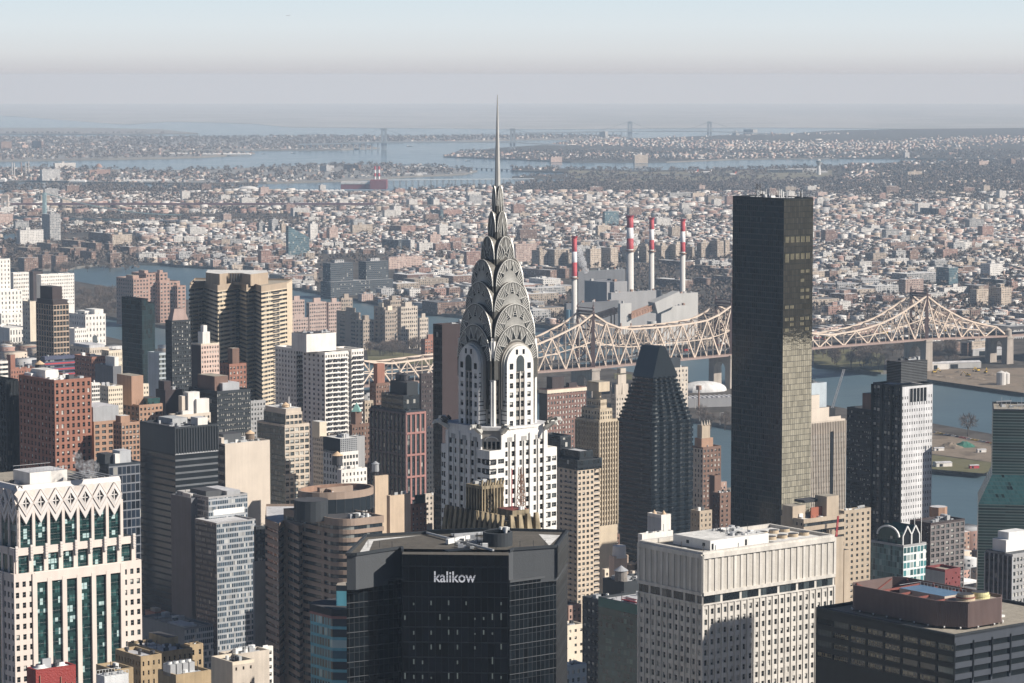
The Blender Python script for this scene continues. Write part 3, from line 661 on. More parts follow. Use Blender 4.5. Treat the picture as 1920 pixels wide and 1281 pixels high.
# cars and vans crossing on the deck
carm = [mat("car_white", (.7,.7,.7), .4), mat("car_dark", (.04,.04,.05), .4), mat("car_silver", (.35,.36,.38), .4), mat("car_yellow", (.65,.42,.04), .5), mat("car_red", (.4,.05,.04), .4)]
m_cglass = mat("car_glass", (.02,.025,.03), .2)
def carmesh(van):
    mb = MB(); return mb
for k in range(44):
    s = rnd.uniform(-30, SEND - 20); o = rnd.choice((3, 6.5, 16, 20)); z = interp(bot, s) + 7.45; m = rnd.choice(carm[:3] + carm); van = rnd.random() < .3
    mb = MB(); l, wd = (6.5, 2.2) if van else (4.6, 1.8)
    mb.box(-l/2, -wd/2, .35, l/2, wd/2, 2.4 if van else .95, m); 
    if not van: mb.prism([(-1.4,-.8),(1.1,-.8),(1.1,.8),(-1.4,.8)], .95, 1.5, m_cglass, m, [(-1.0,-.7),(.5,-.7),(.5,.7),(-1.0,.7)])
    else: mb.box(l/2, -wd/2 + .1, .35, l/2 + 1.5, wd/2 - .1, 1.9, m_cglass, m)
    for wx in (-l*.32, l*.32):
        for wy in (-wd/2, wd/2 - .2): mb.box(wx - .33, wy, 0, wx + .33, wy + .2, .66, carm[1])
    p = BP(s, o, z); ob = mb.build("van" if van else "car"); ob.location = p; ob.rotation_euler = (0, 0, BA)
    tag(ob, "tiny van crossing on the upper deck of the bridge" if van else "tiny car crossing on the upper deck of the bridge", "van" if van else "car", "vans on the bridge" if van else "cars on the bridge")

# ================================================================ power station with its striped chimneys
m_conc = mat("chimney_concrete", (.55,.53,.50), .8, var=.15, sc=.05)
m_red = mat("chimney_red", (.42,.05,.06), .6, var=.2, sc=.1)
m_wht = mat("chimney_white", (.72,.70,.70), .6, var=.15, sc=.1)
m_clad = mat("grey_plant_cladding", (.27,.27,.275), .7, var=.15, sc=.03)
m_cladl = mat("pale_plant_cladding", (.42,.415,.40), .7, var=.15, sc=.03)
m_cladd = mat("dark_plant_cladding", (.12,.125,.135), .7, var=.2, sc=.05)
m_rust = mat("rusty_steel", (.28,.17,.12), .8, var=.3, sc=.1)
m_tblue = mat("blue_silo_paint", (.14,.25,.33), .6)
for i, (px, bands, yb, wpx, Y, lab) in enumerate([(1077, [443,472,492,518], 562, 9.5, 3540, "shortest of the four striped chimneys, leftmost, with smoke beside it"), (1181.5, [404,427,447,467], 536, 12.5, 3760, "tallest and thickest of the red and white striped chimneys"),
        (1222, [408,430,450,468], 546, 9, 3720, "second striped chimney from the right, slim, with a ring platform"), (1280.5, [411,434,454,472], 565, 9, 3680, "rightmost red and white striped chimney of the power plant")]):
    c = P(px, bands[0], Y); r = empty("striped_chimney", (c.x, c.y, ZL), 0, lab, "chimney"); pxm = Y / F; R = wpx / 2 * pxm
    zz = [P(px, y, Y).z - ZL for y in bands]; H = zz[0]
    rad = lambda z: R * (1.25 - .28 * z / H)
    mb = MB(); mb.cyl(0, 0, -2, zz[3], rad(0), rad(zz[3]), m_conc, 20); mb.build("shaft", r, True)
    for a, b, m in ((3, 2, m_red), (2, 1, m_wht), (1, 0, m_red)):
        mb = MB(); mb.cyl(0, 0, zz[a], zz[b], rad(zz[a]) + .02, rad(zz[b]) + .02, m, 20); mb.build("painted_band", r, True)
    mb = MB(); mb.cyl(0, 0, H - 2.5, H, rad(H) + .25, rad(H) + 1.1, m_red, 20); mb.cyl(0, 0, H, H + .2, rad(H) + .4, rad(H)*.7, carm[1], 20); mb.build("rim", r)
    mb = MB(); zr = zz[3] - 3; mb.cyl(0, 0, zr, zr + .5, rad(zr) + 1.6, rad(zr) + 1.6, m_rust, 20); mb.cyl(0, 0, zr+.5, zr + 1.7, rad(zr) + 1.6, rad(zr) + 1.6, m_rust, 20, cap=False); mb.build("platform", r)
pp = empty("power_plant", G(1200, 612, ZL), R_(38.25), "grey power station with conveyor galleries below the striped chimneys", "power plant")
ppi = Matrix.Rotation(-R_(38.25), 3, 'Z')
def ppbox(nm, x0, xc, x1, yt, Y, z0, m, roof=m_clad, l1max=80):
    c = P(xc, yt, Y); ax, ay = Vector((bd.x, bd.y)), Vector((bn.x, bn.y))
    def L(a, px): U = px - 960; dC = c.y*cp - (c.z-HC)*sp_; return (U*dC - F*c.x) / (F*a.x - U*a.y*cp)
    l2, l1 = L(ax, x1), min(l1max, L(ay, x0)); o = ppi @ (Vector((c.x, c.y, 0)) - pp.location); z = c.z - ZL
    mb = MB(); mb.box(o.x, o.y, z0, o.x + l2, o.y + l1, z, m, roof)
    for k in range(int(l2 / 9)):
        a, b = o.x + rnd.uniform(2, max(3, l2 - 6)), o.y + rnd.uniform(1, max(2, l1 - 4)); mb.box(a, b, z, a + rnd.uniform(1.5, 4), b + rnd.uniform(1.5, 4), z + rnd.uniform(.8, 3), rnd.choice((m_clad, m_cladl, m_cladd, m_rust)))
    ob = mb.build(nm, pp); return o, l2, l1, z
ppbox("turbine_hall", 1080, 1084, 1172, 508, 3950, 0, m_cladd, mat("green_grey_roof", (.22,.27,.26), .8))
ppbox("boiler_house", 1096, 1138, 1176, 528, 3700, 0, m_clad)
ppbox("boiler_house", 1140, 1146, 1240, 548, 3640, 0, m_clad, m_cladl)
ppbox("coal_hall", 1058, 1062, 1160, 568, 3580, 0, m_cladd, m_cladd)
ppbox("pale_hall", 1239, 1246, 1309, 551, 3520, 0, m_cladl, m_cladl)
ppbox("pale_hall", 1238, 1240, 1292, 574, 3490, 0, m_cladl, m_clad)
ppbox("transfer_tower", 1159, 1163, 1184, 568, 3420, 20, m_cladl, m_cladl)
def Q3(px, py, Y): return ppi @ (P(px, py, Y) - pp.location)
mb = MB()
for a, b in (((1184,588,3425),(1226,572,3480)), ((1120,590,3440),(1159,577,3425))):
    p, q = Q3(*a), Q3(*b)
    for du in (0, 6):
        o = Vector((0, du, 0))
        mb.bar(p + o, q + o, .9, m_rust); mb.bar(p + o - Vector((0,0,6)), q + o - Vector((0,0,6)), .9, m_rust)
        for k in range(8): u = p.lerp(q, k/8) + o; v = p.lerp(q, (k+1)/8) + o; mb.bar(u - Vector((0,0,6)), v, .5, m_rust); mb.bar(u - Vector((0,0,6)), u, .5, m_rust)
    mb.bar(p + Vector((0,3,-3)), q + Vector((0,3,-3)), 5, m_rust)
for a, b in (((1164,606,3420),(1164,622,3420)), ((1183,606,3420),(1183,622,3420)), ((1146,588,3430),(1146,612,3430)), ((1152,586,3430),(1152,612,3430))): mb.bar(Q3(*a), Q3(*b), 1.2, m_rust)
mb.build("conveyor", pp)
mb = MB(); p, q = Q3(1224, 577, 3480), Q3(1270, 556, 3500); mb.bar(p, q, 14, m_cladl, 14); mb.build("sloping_gallery", pp)
for k in range(4):
    p = Q3(1066 + k*6, 590, 3560); mb = MB(); mb.cyl(p.x, p.y, 0, p.z + 6, 3, 3, m_tblue, 12); mb.build("silo", pp)
p = Q3(1222, 602, 3400); mb = MB(); mb.cyl(p.x, p.y, -4, p.z, 5.5, 5.5, m_cladl, 16); mb.build("tank", pp)

# ================================================================ far landmarks
def obj1(name, mb, loc, label, cat, group=None, rz=0):
    o = mb.build(name); o.location = loc; o.rotation_euler = (0,0,rz); return tag(o, label, cat, group)
m_fgreen = mat("pale_green_steel", (.25,.36,.38), .7); m_viad = mat("maroon_viaduct_steel", (.16,.09,.10), .8); m_fsteel = mat("far_grey_steel", (.30,.34,.37), .7)
# railway viaduct on tall piers
a, b = G(20, 394, ZL), G(702, 394, ZL); r = empty("railway_viaduct", a, 0, "dark red railway viaduct on a long row of tall piers", "viaduct")
zt = P(20, 380, a.y).z - ZL; zt2 = P(702, 380, b.y).z - ZL; d = b - a; d.z = 0
mb = MB(); mb.bar((0,0,zt), d + Vector((0,0,zt2)), 9, m_viad, 5); mb.build("girder", r)
for k in range(35):
    u = d * (k / 34); h = zt + (zt2 - zt) * k/34 - 2; mb = MB(); mb.box(u.x - 4, u.y - 7, -3, u.x + 4, u.y + 7, h, m_pier); mb.build("pier", r)
a = G(702, 390, ZL); b = G(1500, 393, ZL); mb = MB(); dd = b - a; dd.z = 0; h = P(702, 379.5, a.y).z - ZL
mb.bar((0,0,h/2-2), dd + Vector((0,0,h/2-2)), 9, m_tan if False else mat("embankment_concrete", (.36,.32,.27), .9), h); obj1("railway_embankment", mb, a, "long tan concrete railway embankment continuing the viaduct", "embankment")
# suspension bridge end at the left
a = G(-40, 416, ZL); b = G(262, 420, ZL); z0, z1 = P(-40, 404, a.y).z, P(262, 412, b.y).z
r = empty("suspension_bridge", a, 0, "pale green suspension bridge deck with one slender tower at the far left", "bridge")
d = b - a; d.z = 0; mb = MB(); mb.bar((0,0,z0 - ZL), d + Vector((0,0,z1 - ZL)), 16, m_fgreen, 4.5); mb.bar((0,0,z0-ZL+4), d + Vector((0,0,z1-ZL+4)), 14, m_deck, 1); mb.build("deck", r)
e = G(430, 426, ZL) - a; mb = MB(); mb.bar(d + Vector((0,0,z1-ZL)), Vector((e.x, e.y, 14)), 14, m_fsteel, 3); mb.build("approach_ramp", r)
for k in range(6):
    u = d.lerp(Vector((e.x, e.y, 0)), (k + .5)/6.); mb = MB(); mb.box(u.x-2, u.y-6, -3, u.x+2, u.y+6, 12, m_fsteel); mb.build("pier", r)
u = d * ((85 + 40) / 302); zt = P(85, 358, a.y).z - ZL; mb = MB()
for s in (-8, 8): mb.box(u.x - 3, u.y + s - 3, -3, u.x + 3, u.y + s + 3, zt, m_fgreen)
for z in (zt - 4, zt * .6): mb.box(u.x - 2.4, u.y - 6, z, u.x + 2.4, u.y + 6, z + 4, m_fgreen)
mb.build("tower", r); mb = MB()
for s in (-8, 8):
    for sg in (-1, 1):
        pr = Vector((u.x, u.y + s, zt))
        for k in range(1, 9): q = Vector((u.x + sg * 38 * k, u.y + s, zt - (zt - z0 + ZL - 6) * (1 - (1 - k/8)**2))); mb.bar(pr, q, .9, m_fgreen); pr = q
mb.build("cable", r)
g = G(9, 401, ZL); zt = P(9, 366, g.y).z - ZL; m_arch = mat("pale_tower_stone", (.5,.45,.4), .9); mb = MB(); wv = 17
mb.box(-wv/2, 0, 0, -wv*.2, 14, zt, m_arch); mb.box(wv*.2, 0, 0, wv/2, 14, zt, m_arch); mb.box(-wv*.2, .2, 0, wv*.2, 13.8, zt*.42, m_arch); mb.box(-wv*.2, .2, zt*.74, wv*.2, 13.8, zt - .1, m_arch); mb.box(-wv*.55, -1, zt, wv*.55, 15, zt + 2.5, m_arch)
mb.box(-wv*.42, 2, zt+2.5, wv*.42, 12, zt+5, m_arch); obj1("stone_bridge_tower", mb, g, "pale stone bridge tower with an arched opening at the far left edge", "bridge tower")
# far suspension bridges
def susp(x0, x1, ytop, ydeck, yb, xl, xr, label):
    a, b = G(x0, yb), G(x1, yb); r = empty("suspension_bridge", a, 0, label, "bridge"); d = b - a; d.z = 0; H = P(x0, ytop, a.y).z - a.z; zd = P(x0, ydeck, a.y).z - a.z
    for u in (Vector((0,0,0)), d):
        mb = MB()
        for s in (-14, 14): mb.box(u.x + s*.55 - 5, u.y - 5, -2, u.x + s*.55 + 5, u.y + 5, H, m_fsteel)
        mb.box(u.x - 6, u.y - 3, H - 12, u.x + 6, u.y + 3, H - 1, m_fsteel); mb.build("tower", r)
    e0, e1 = d * ((xl - x0) / (x1 - x0)), d * ((xr - x0) / (x1 - x0)); mb = MB()
    mb.bar(e0 + Vector((0,0,zd*.7)), Vector((0,0,zd)), 20, m_fsteel, 6); mb.bar((0,0,zd), d + Vector((0,0,zd)), 20, m_fsteel, 6); mb.bar(d + Vector((0,0,zd)), e1 + Vector((0,0,zd*.6)), 20, m_fsteel, 6)
    for k in range(14): u = e0 * (k / 14); mb.box(u.x - 3, u.y - 6, -2, u.x + 3, u.y + 6, zd * .9, m_fsteel)
    mb.build("deck", r); mb = MB(); N = 16
    cz = lambda f: zd + 4 + (H - zd - 4) * (2*f - 1)**2
    for k in range(N): mb.bar(d * (k/N) + Vector((0,0,cz(k/N))), d * ((k+1)/N) + Vector((0,0,cz((k+1)/N))), 1.8, m_fsteel)
    for s, q in ((Vector((0,0,0)), -d*.4), (d, d*1.4)): mb.bar(s + Vector((0,0,H)), q + Vector((0,0,zd)), 1.8, m_fsteel)
    mb.build("cable", r)
susp(1181, 1330, 228, 246.5, 258, 960, 1445, "far pale suspension bridge with two towers right of the spire, in haze")
susp(720, 961, 241, 267, 281, 560, 1060, "faint suspension bridge far behind the spire, left tower standing in open water")
# low causeway bridges
for x0, y0, x1, y1, hh, n, lab in ((715,347.5,1000,342,8,26,"low grey causeway bridge on many piers left of the spire"), (750,312,960,321,4,24,"thin line of runway light piers in the far bay")):
    a, b = G(x0, y0), G(x1, y1); r = empty("causeway", a, 0, lab, "bridge"); d = b - a; mb = MB(); mb.bar(Vector((0,0,hh*2)), d + Vector((0,0,hh*1.4)), 12, m_fsteel, hh*.35)
    for k in range(n): u = d * (k / (n-1)); mb.box(u.x-3, u.y-5, u.z-2, u.x+3, u.y+5, u.z + hh*1.6, m_fsteel)
    mb.build("deck", r)
# red and white works on the far shore
g = G(680, 355, ZL); px = g.y / F; mb = MB(); mb.box(-41*px, 0, 0, 14*px, 60, 13*px, m_maroon, r_white); mb.box(14*px, -10, 0, 45*px, 60, 17*px, m_maroon, m_maroon); mb.box(-41*px, -1, 9.5*px, 13*px, -.3, 13*px, r_white)
obj1("power_station", mb, g, "dark red power station with a white band on the far river shore", "power station")
for dx in (703, 710.5):
    g = G(dx, 350, ZL); px = g.y / F; mb = MB(); H = 38 * px
    for k in range(6): mb.cyl(0, 0, H*k/6, H*(k+1)/6, 2.2*px, 2.2*px, m_red if k % 2 else m_wht, 10)
    obj1("distant_striped_stack", mb, g, ("left" if dx < 706 else "right") + " one of two joined striped stacks at the dark red power station", "chimney")
g = G(466, 362, ZL); px = g.y / F; mb = MB(); mb.cyl(0, 0, 0, 9*px, 19*px, 19*px, m_conc, 24); mb.cyl(0, 0, 9*px, 12*px, 19*px, 11*px, r_white, 24); mb.cyl(0, 0, 12*px, 13.5*px, 11*px, .5, r_white, 24); obj1("storage_tank", mb, g, "white domed storage tank on the far shore left of the spire", "tank")
g = G(185, 314.5, 4); px = g.y / F; mb = MB(); mb.cyl(0,0,0,2*px,7*px,7*px,m_rust,14); mb.cyl(0,0,2*px,6*px,7*px,4*px,m_rust,14); mb.cyl(0,0,6*px,8*px,4*px,.5,m_rust,14); obj1("salt_dome", mb, g, "rusty brown dome on the far river island", "dome")
for k, (x, yt) in enumerate(((23,305),(27,306),(40,304),(48.5,305),(54,303))):
    g = G(x, 330, 4); px = g.y/F; mb = MB(); mb.cyl(0,0,0,(330-yt)*px,1.1*px,.9*px, m_conc if k != 2 else m_rust, 8); obj1("distant_stack", mb, g, "brown stack between thin white stacks on the far river island" if k == 2 else "thin pale stack of the plant on the far river island", "chimney", None if k == 2 else "thin pale stacks on the far island")
for k, (x0, x1, yb, h) in enumerate([(215,330,341,4),(445,480,334,3),(130,160,342,5),(0,10,341,7),(195,275,377,3),(480,500,338,3),(736,800,327,2.5),(760,795,314,2.5),(540,645,361,5),(280,360,290,3),(370,470,291,3.5),(170,190,277,3),(15,105,378,5)]):
    g = G((x0+x1)/2, yb, 4); px = g.y/F; mb = MB(); wv = (x1-x0)*px; n = max(1, int((x1-x0)/9))
    for q in range(n): x = -wv/2 + wv*q/n; mb.prism([(x,0),(x+wv/n*.92,0),(x+wv/n*.92,40),(x,40)], 0, h*px*.6, m_white if False else r_white, r_white); mb.prism([(x,0),(x+wv/n*.92,0),(x+wv/n*.92,40),(x,40)], h*px*.6, h*px, r_white, r_white, [(x+wv/n*.2,15),(x+wv/n*.7,15),(x+wv/n*.7,25),(x+wv/n*.2,25)])
    obj1("white_shed", mb, g, "row of low white sheds on the far shores", "shed", "white sheds on the far shores")
# airport: tower, terminal, hangars, aeroplanes
g = G(1535, 328, ZL); px = g.y/F; r = empty("control_tower", g, 0, "white airport control tower with a wide glazed cab in the distance", "control tower"); mb = MB(); mb.cyl(0,0,0,17*px,4.3*px,2.6*px,r_white,14); mb.build("shaft", r)
mb = MB(); mb.cyl(0,0,17*px,24*px,2.6*px,5.6*px,r_grey,14); mb.cyl(0,0,24*px,27*px,5.6*px,4.6*px,m_teal,14); mb.cyl(0,0,27*px,29*px,4.6*px,2*px,r_white,14); mb.bar((0,0,29*px),(0,0,32*px),.6*px,r_white); mb.build("cab", r)
g = G(1510, 322, ZL); px = g.y/F; mb = MB(); mb.box(-38*px,0,0,38*px,60,3.4*px,r_white); mb.box(-30*px,10,3.4*px,30*px,50,5*px,r_white); mb.box(-75*px,-120,0,-45*px,-60,6*px,m_navy,r_grey); mb.box(-42*px,-120,0,-12*px,-60,6*px,m_navy,r_grey); mb.box(12*px,-140,0,34*px,-90,3*px,r_white); obj1("airport_terminal", mb, g, "long white terminal and dark hangars beside the control tower", "terminal")
m_plane = mat("aeroplane_white", (.75,.75,.76), .4); m_tail = mat("aeroplane_red", (.55,.12,.06), .5)
def plane(loc, s, label, rz, red, fly=False):
    r = empty("aeroplane", loc, rz, label, "aeroplane"); mb = MB(); z = 4*s
    for a, b, r0, r1 in ((-18,-14,.2,1.6),(-14,10,1.9,1.9),(10,19,1.9,.5)):
        n = len(mb.v); i = mb.mi(m_plane)
        for x, rr in ((a, r0), (b, r1)): mb.v += [(x*s, rr*s*math.cos(q*math.pi/5), z + rr*s*math.sin(q*math.pi/5)) for q in range(10)]
        for q in range(10): mb.f.append((n+q, n+(q+1)%10, n+10+(q+1)%10, n+10+q)); mb.m.append(i)
    mb.build("fuselage", r); mb = MB()
    for sg in (-1, 1): mb.face([(-4*s,sg*1.5*s,z-.6*s),(2*s,sg*1.5*s,z-.6*s),(8*s,sg*17*s,z+.6*s),(5*s,sg*17*s,z+.6*s)], m_plane); mb.bar((-3*s,sg*6*s,z-1.6*s),(1*s,sg*6*s,z-1.6*s),1.8*s,m_plane)
    mb.build("wing", r); mb = MB(); mb.prism([(12*s,-.3*s),(18*s,-.3*s),(18*s,.3*s),(12*s,.3*s)], z+1*s, z+8*s, m_tail if red else m_plane, None, [(17*s,-.2*s),(20*s,-.2*s),(20*s,.2*s),(17*s,.2*s)]); mb.build("tail_fin", r)
    if not fly: mb = MB(); [mb.cyl(x*s, y*s, -.3*s, z, .5*s, .5*s, m_deck, 6) for x, y in ((-12,0),(3,3),(3,-3))]; mb.build("wheel", r)
for x, y, rz, red, lab in ((1299,325,.3,True,"white aeroplane with an orange tail parked on the far airfield"), (1324,325,.2,False,"all white aeroplane parked right of an orange tailed one"), (1370,329,.25,True,"aeroplane with a red tail on the right of the far apron"), (1070,335,2.4,False,"white aeroplane on the left taxiway of the far airfield"), (1075,317,2.9,False,"white aeroplane close above the far end of the airfield")):
    g = G(x, y, ZL + 1.5); plane(g, 1.05 if y > 318 else .8, lab, rz, red)
p = P(540, 30, 4200); plane(p, .16, "tiny dark aeroplane high in the pale sky at upper left", 0, False, True)
# boats
m_hull = mat("boat_hull", (.06,.07,.08), .5)
for x, y, s, lab in ((768,275,6,"small barge in the far bay behind the spire"), (494,289,4,"small boat off the far point at left"), (550,288,5,"low boat on the wide far water"), (877,302,5,"small white boat left of the spire on the far bay"), (1193,250,4,"ship under the far suspension bridge")):
    g = G(x, y); px = g.y/F; L = s*px; mb = MB(); mb.prism([(-L,-L*.2),(L*.7,-L*.2),(L,0),(L*.7,L*.2),(-L,L*.2)], -1, L*.16, m_hull, r_grey); mb.box(-L*.8,-L*.12,L*.16,-L*.3,L*.12,L*.42,m_plane); obj1("boat", mb, g, lab, "boat")
# ================================================================ tower building kit
TH = R_(38.25)                               # the street grid against the view axis
ct, st = math.cos(TH), math.sin(TH)
AX, AY = Vector((ct, st)), Vector((-st, ct))
w_dark = mat("window_glass_dark", (.008,.012,.015), .12, var=.3, sc=.3, spec=.35)
w_mid = mat("window_glass_grey", (.05,.065,.07), .15, var=.4, sc=.3, spec=.6)
w_blind = mat("window_blind", (.50,.49,.45), .5, var=.2, sc=.3)
w_frame = mat("window_frame", (.22,.22,.21), .6)
WK = {'d': (w_dark, None), 'm': (w_mid, None), 'h': (w_dark, w_blind), 'f': (w_blind, None), 'q': (w_mid, w_blind)}
WMESH = {}
def wmesh(w_, h, k, fr):
    key = (round(w_, 2), round(h, 2), k, fr)
    if key not in WMESH:
        mb = MB(); wpane(mb, Matrix.Identity(4), *key); WMESH[key] = mb.mesh("window")
    return WMESH[key]
def wpane(mb, M, w_, h, k, fr):
    a, b = WK[k]; hh = h * (.5 if k == 'h' else .62) if b else 0
    q = lambda x0, z0, x1, z1, m, y=0: mb.face([M @ Vector((x0,y,z0)), M @ Vector((x1,y,z0)), M @ Vector((x1,y,z1)), M @ Vector((x0,y,z1))], m)
    q(-w_/2, -h/2, w_/2, h/2 - hh, a)
    if b: q(-w_/2, h/2 - hh, w_/2, h/2, b)
    if fr:
        q(-w_/2, -.05, w_/2, .05, w_frame, -.04)
        if w_ > 1.7: q(-.05, -h/2, .05, h/2, w_frame, -.05)
class Bld:
    def __init__(s, name, label, xl, xc, xr, yt, Y, cat='building', ang=None, l1=None, l2=None, group=None):
        s.ang = TH if ang is None else ang; s.Y = Y; s.xc = xc; s.m = Y / F
        c = P(xc, yt, Y); ax, ay = Vector((math.cos(s.ang), math.sin(s.ang))), Vector((-math.sin(s.ang), math.cos(s.ang)))
        def L(a, px): U = px - 960; dC = c.y*cp - (c.z-HC)*sp_; return (U*dC - F*c.x) / (F*a.x - U*a.y*cp)
        s.l2 = l2 or L(ax, xr); s.l1 = l1 or L(ay, xl); s.H = c.z - ZL; s.L = lambda px: L(ax, px); s.L1 = lambda px: L(ay, px)
        s.root = empty(name, (c.x, c.y, ZL), s.ang, label, cat, group); s.parts = {}; s.win = []; s.bandc = []; s.zmin = 0
    def z(s, py, dY=0): return P(s.xc, py, s.Y + dY).z - ZL
    def mb(s, n): return s.parts.setdefault(n, MB())
    def new(s, n): k = n + "#%d" % len(s.parts); return s.parts.setdefault(k, MB())
    def rect(s, i=0): return [(i, i), (s.l2 - i, i), (s.l2 - i, s.l1 - i), (i, s.l1 - i)]
    def quad(s, p, q, z0, z1, m, part='wall'): s.mb(part).face([(p[0],p[1],z0),(q[0],q[1],z0),(q[0],q[1],z1),(p[0],p[1],z1)], m)
    def grid(s, p, q, z0, z1, nb, fh, wf, hf, m, dep=.35, part='wall', kinds='dddddmmhhf', fr=True, off=.5, dense=1.0, top=0, u0=0, u1=0, mrev=None):
        p, q = Vector(p), Vector(q); d = q - p; Lg = d.length; d.normalize(); n = Vector((d.y, -d.x)); mbw = s.mb(part); i = mbw.mi(m); ir = mbw.mi(mrev or m)
        an = math.atan2(d.y, d.x); zm = max(z0, s.zmin - fh); bw = (Lg - u0 - u1) / nb; ww, wh = bw * wf, fh * hf
        V, Fc, Mi = mbw.v, mbw.f, mbw.m
        def Q(pts, k):
            c = len(V); V.extend(pts); Fc.append((c,c+1,c+2,c+3)); Mi.append(k)
        pt = lambda u, z, e=0: (p.x + d.x*u - n.x*e, p.y + d.y*u - n.y*e, z)
        zt = z1; zc = z1 - top
        while zc - fh >= zm - .01:
            a1 = zc - fh * (1 - hf) * off; a0 = a1 - wh
            Q([pt(0,a1), pt(Lg,a1), pt(Lg,zt), pt(0,zt)], i)
            us = [0]
            for k in range(nb):
                if dense < 1 and rnd.random() > dense: continue
                u = u0 + bw * k + (bw - ww) / 2; us += [u, u + ww]
                Q([pt(u,a1,dep), pt(u+ww,a1,dep), pt(u+ww,a1), pt(u,a1)], ir); Q([pt(u,a0), pt(u+ww,a0), pt(u+ww,a0,dep), pt(u,a0,dep)], ir)
                Q([pt(u,a0,0), pt(u,a0,dep), pt(u,a1,dep), pt(u,a1,0)], ir); Q([pt(u+ww,a0,dep), pt(u+ww,a0,0), pt(u+ww,a1,0), pt(u+ww,a1,dep)], ir)
                c = pt(u + ww/2, (a0+a1)/2, dep); s.win.append((c, an, ww, wh, rnd.choice(kinds), fr))
            us.append(Lg)
            for a, b in zip(us[::2], us[1::2]): Q([pt(a,a0), pt(b,a0), pt(b,a1), pt(a,a1)], i)
            zt = a0; zc -= fh
        Q([pt(0,z0), pt(Lg,z0), pt(Lg,zt), pt(0,zt)], i)
    def bands(s, path, z0, z1, fh, hf, m, mg, dep=.5, part='wall', off=.5, name='window_band', closed=False, top=0):
        """ribbon windows: one long band of glass per storey, running round the given corners"""
        P_ = [Vector(a) for a in path]; k = len(P_); nr = []
        for i in range(k):
            ds = []
            if i > 0 or closed: ds.append((P_[i] - P_[i-1]).normalized())
            if i < k - 1 or closed: ds.append((P_[(i+1) % k] - P_[i]).normalized())
            v = sum((Vector((e.y, -e.x)) for e in ds), Vector((0, 0))); nr.append(v / max(.3, v.length) * (1 / max(.5, v.length / len(ds))))
        In = [P_[i] - nr[i] * dep for i in range(k)]; idx = list(zip(range(k), list(range(1, k)) + [0])) if closed else list(zip(range(k-1), range(1, k)))
        mbw = s.mb(part); zt = z1; zc = z1 - top; zm = max(z0, s.zmin - fh)
        while zc - fh >= zm - .01:
            a1 = zc - fh * (1 - hf) * off; a0 = a1 - fh * hf; g = s.new(name)
            for i, j in idx:
                A, B, a, b = P_[i], P_[j], In[i], In[j]
                mbw.face([(*A,a1),(*B,a1),(*B,zt),(*A,zt)], m); mbw.face([(*a,a1),(*b,a1),(*B,a1),(*A,a1)], m); mbw.face([(*A,a0),(*B,a0),(*b,a0),(*a,a0)], m)
                g.face([(*a,a0),(*b,a0),(*b,a1),(*a,a1)], mg)
            zt = a0; zc -= fh
        for i, j in idx: s.quad(P_[i], P_[j], z0, zt, m, part)
    def fins(s, p, q, z0, z1, nb, m, w_=.3, d_=.5, part='wall'):
        p, q = Vector(p), Vector(q); d = q - p; Lg = d.length; d.normalize(); n = Vector((d.y, -d.x)); mbw = s.mb(part)
        for k in range(nb + 1):
            c = p + d * (Lg * k / nb); a, b = c - d * w_/2, c + d * w_/2; A, B = a + n * d_, b + n * d_
            mbw.face([(*A,z0),(*B,z0),(*B,z1),(*A,z1)], m); mbw.face([(*a,z0),(*A,z0),(*A,z1),(*a,z1)], m); mbw.face([(*B,z0),(*b,z0),(*b,z1),(*B,z1)], m); mbw.face([(*a,z1),(*A,z1),(*B,z1),(*b,z1)], m)
    def face(s, p, q, z0, z1, sty, m, part='wall'):
        if not sty: s.quad(p, q, z0, z1, m, part)
        elif sty[0] == 'g': s.grid(p, q, z0, z1, sty[1], sty[2] * s.m, sty[3], sty[4], sty[5] if len(sty) > 5 else m, part=part, **(sty[6] if len(sty) > 6 else {}))
        elif sty[0] == 'b': s.bands([p, q], z0, z1, sty[1] * s.m, sty[2], sty[4] if len(sty) > 4 else m, sty[3], part=part)
        elif sty[0] == 'm': s.quad(p, q, z0, z1, sty[1], 'glazing')
        elif sty[0] == 'f': s.quad(p, q, z0, z1, sty[2], 'glazing'); s.fins(p, q, max(z0, s.zmin), z1, sty[1], sty[3], *sty[4:], part=part)
    def roof(s, poly, z, m, par=1.0, pm=None, t=.5, part='roof'):
        """roof sheet with a low parapet standing round it"""
        s.mb(part).face([(a, b, z) for a, b in poly], m)
        if par:
            k = len(poly); c = (sum(a for a, b in poly)/k, sum(b for a, b in poly)/k)
            inn = [(a + (c[0]-a) * t / max(1, abs(c[0]-a) + .01), b + (c[1]-b) * t / max(1, abs(c[1]-b) + .01)) for a, b in poly]
            mbw = s.mb('parapet'); pm = pm or m
            for i in range(k):
                j = (i+1) % k; A, B, a, b = poly[i], poly[j], inn[i], inn[j]
                mbw.face([(*A,z),(*B,z),(*B,z+par),(*A,z+par)], pm); mbw.face([(*a,z+par),(*b,z+par),(*b,z),(*a,z)], pm); mbw.face([(*A,z+par),(*B,z+par),(*b,z+par),(*a,z+par)], pm)
    def tier(s, poly, z0, z1, stys, m, rm, par=1.0, pm=None):
        k = len(poly)
        for i in range(k): s.face(poly[i], poly[(i+1) % k], z0, z1, stys.get(i) if stys else None, m)
        s.roof(poly, z1, rm, par, pm or m)
    def box(s, name, x0, y0, x1, y1, z0, h, m, rm=None):
        s.new(name).box(x0, y0, z0, x1, y1, z0 + h, m, rm)
    def pent(s, fx0, fy0, fx1, fy1, h, m, rm=None, z=None, name='penthouse'):
        z = s.H if z is None else z; s.new(name).box(s.l2*fx0, s.l1*fy0, z, s.l2*fx1, s.l1*fy1, z + h, m, rm)
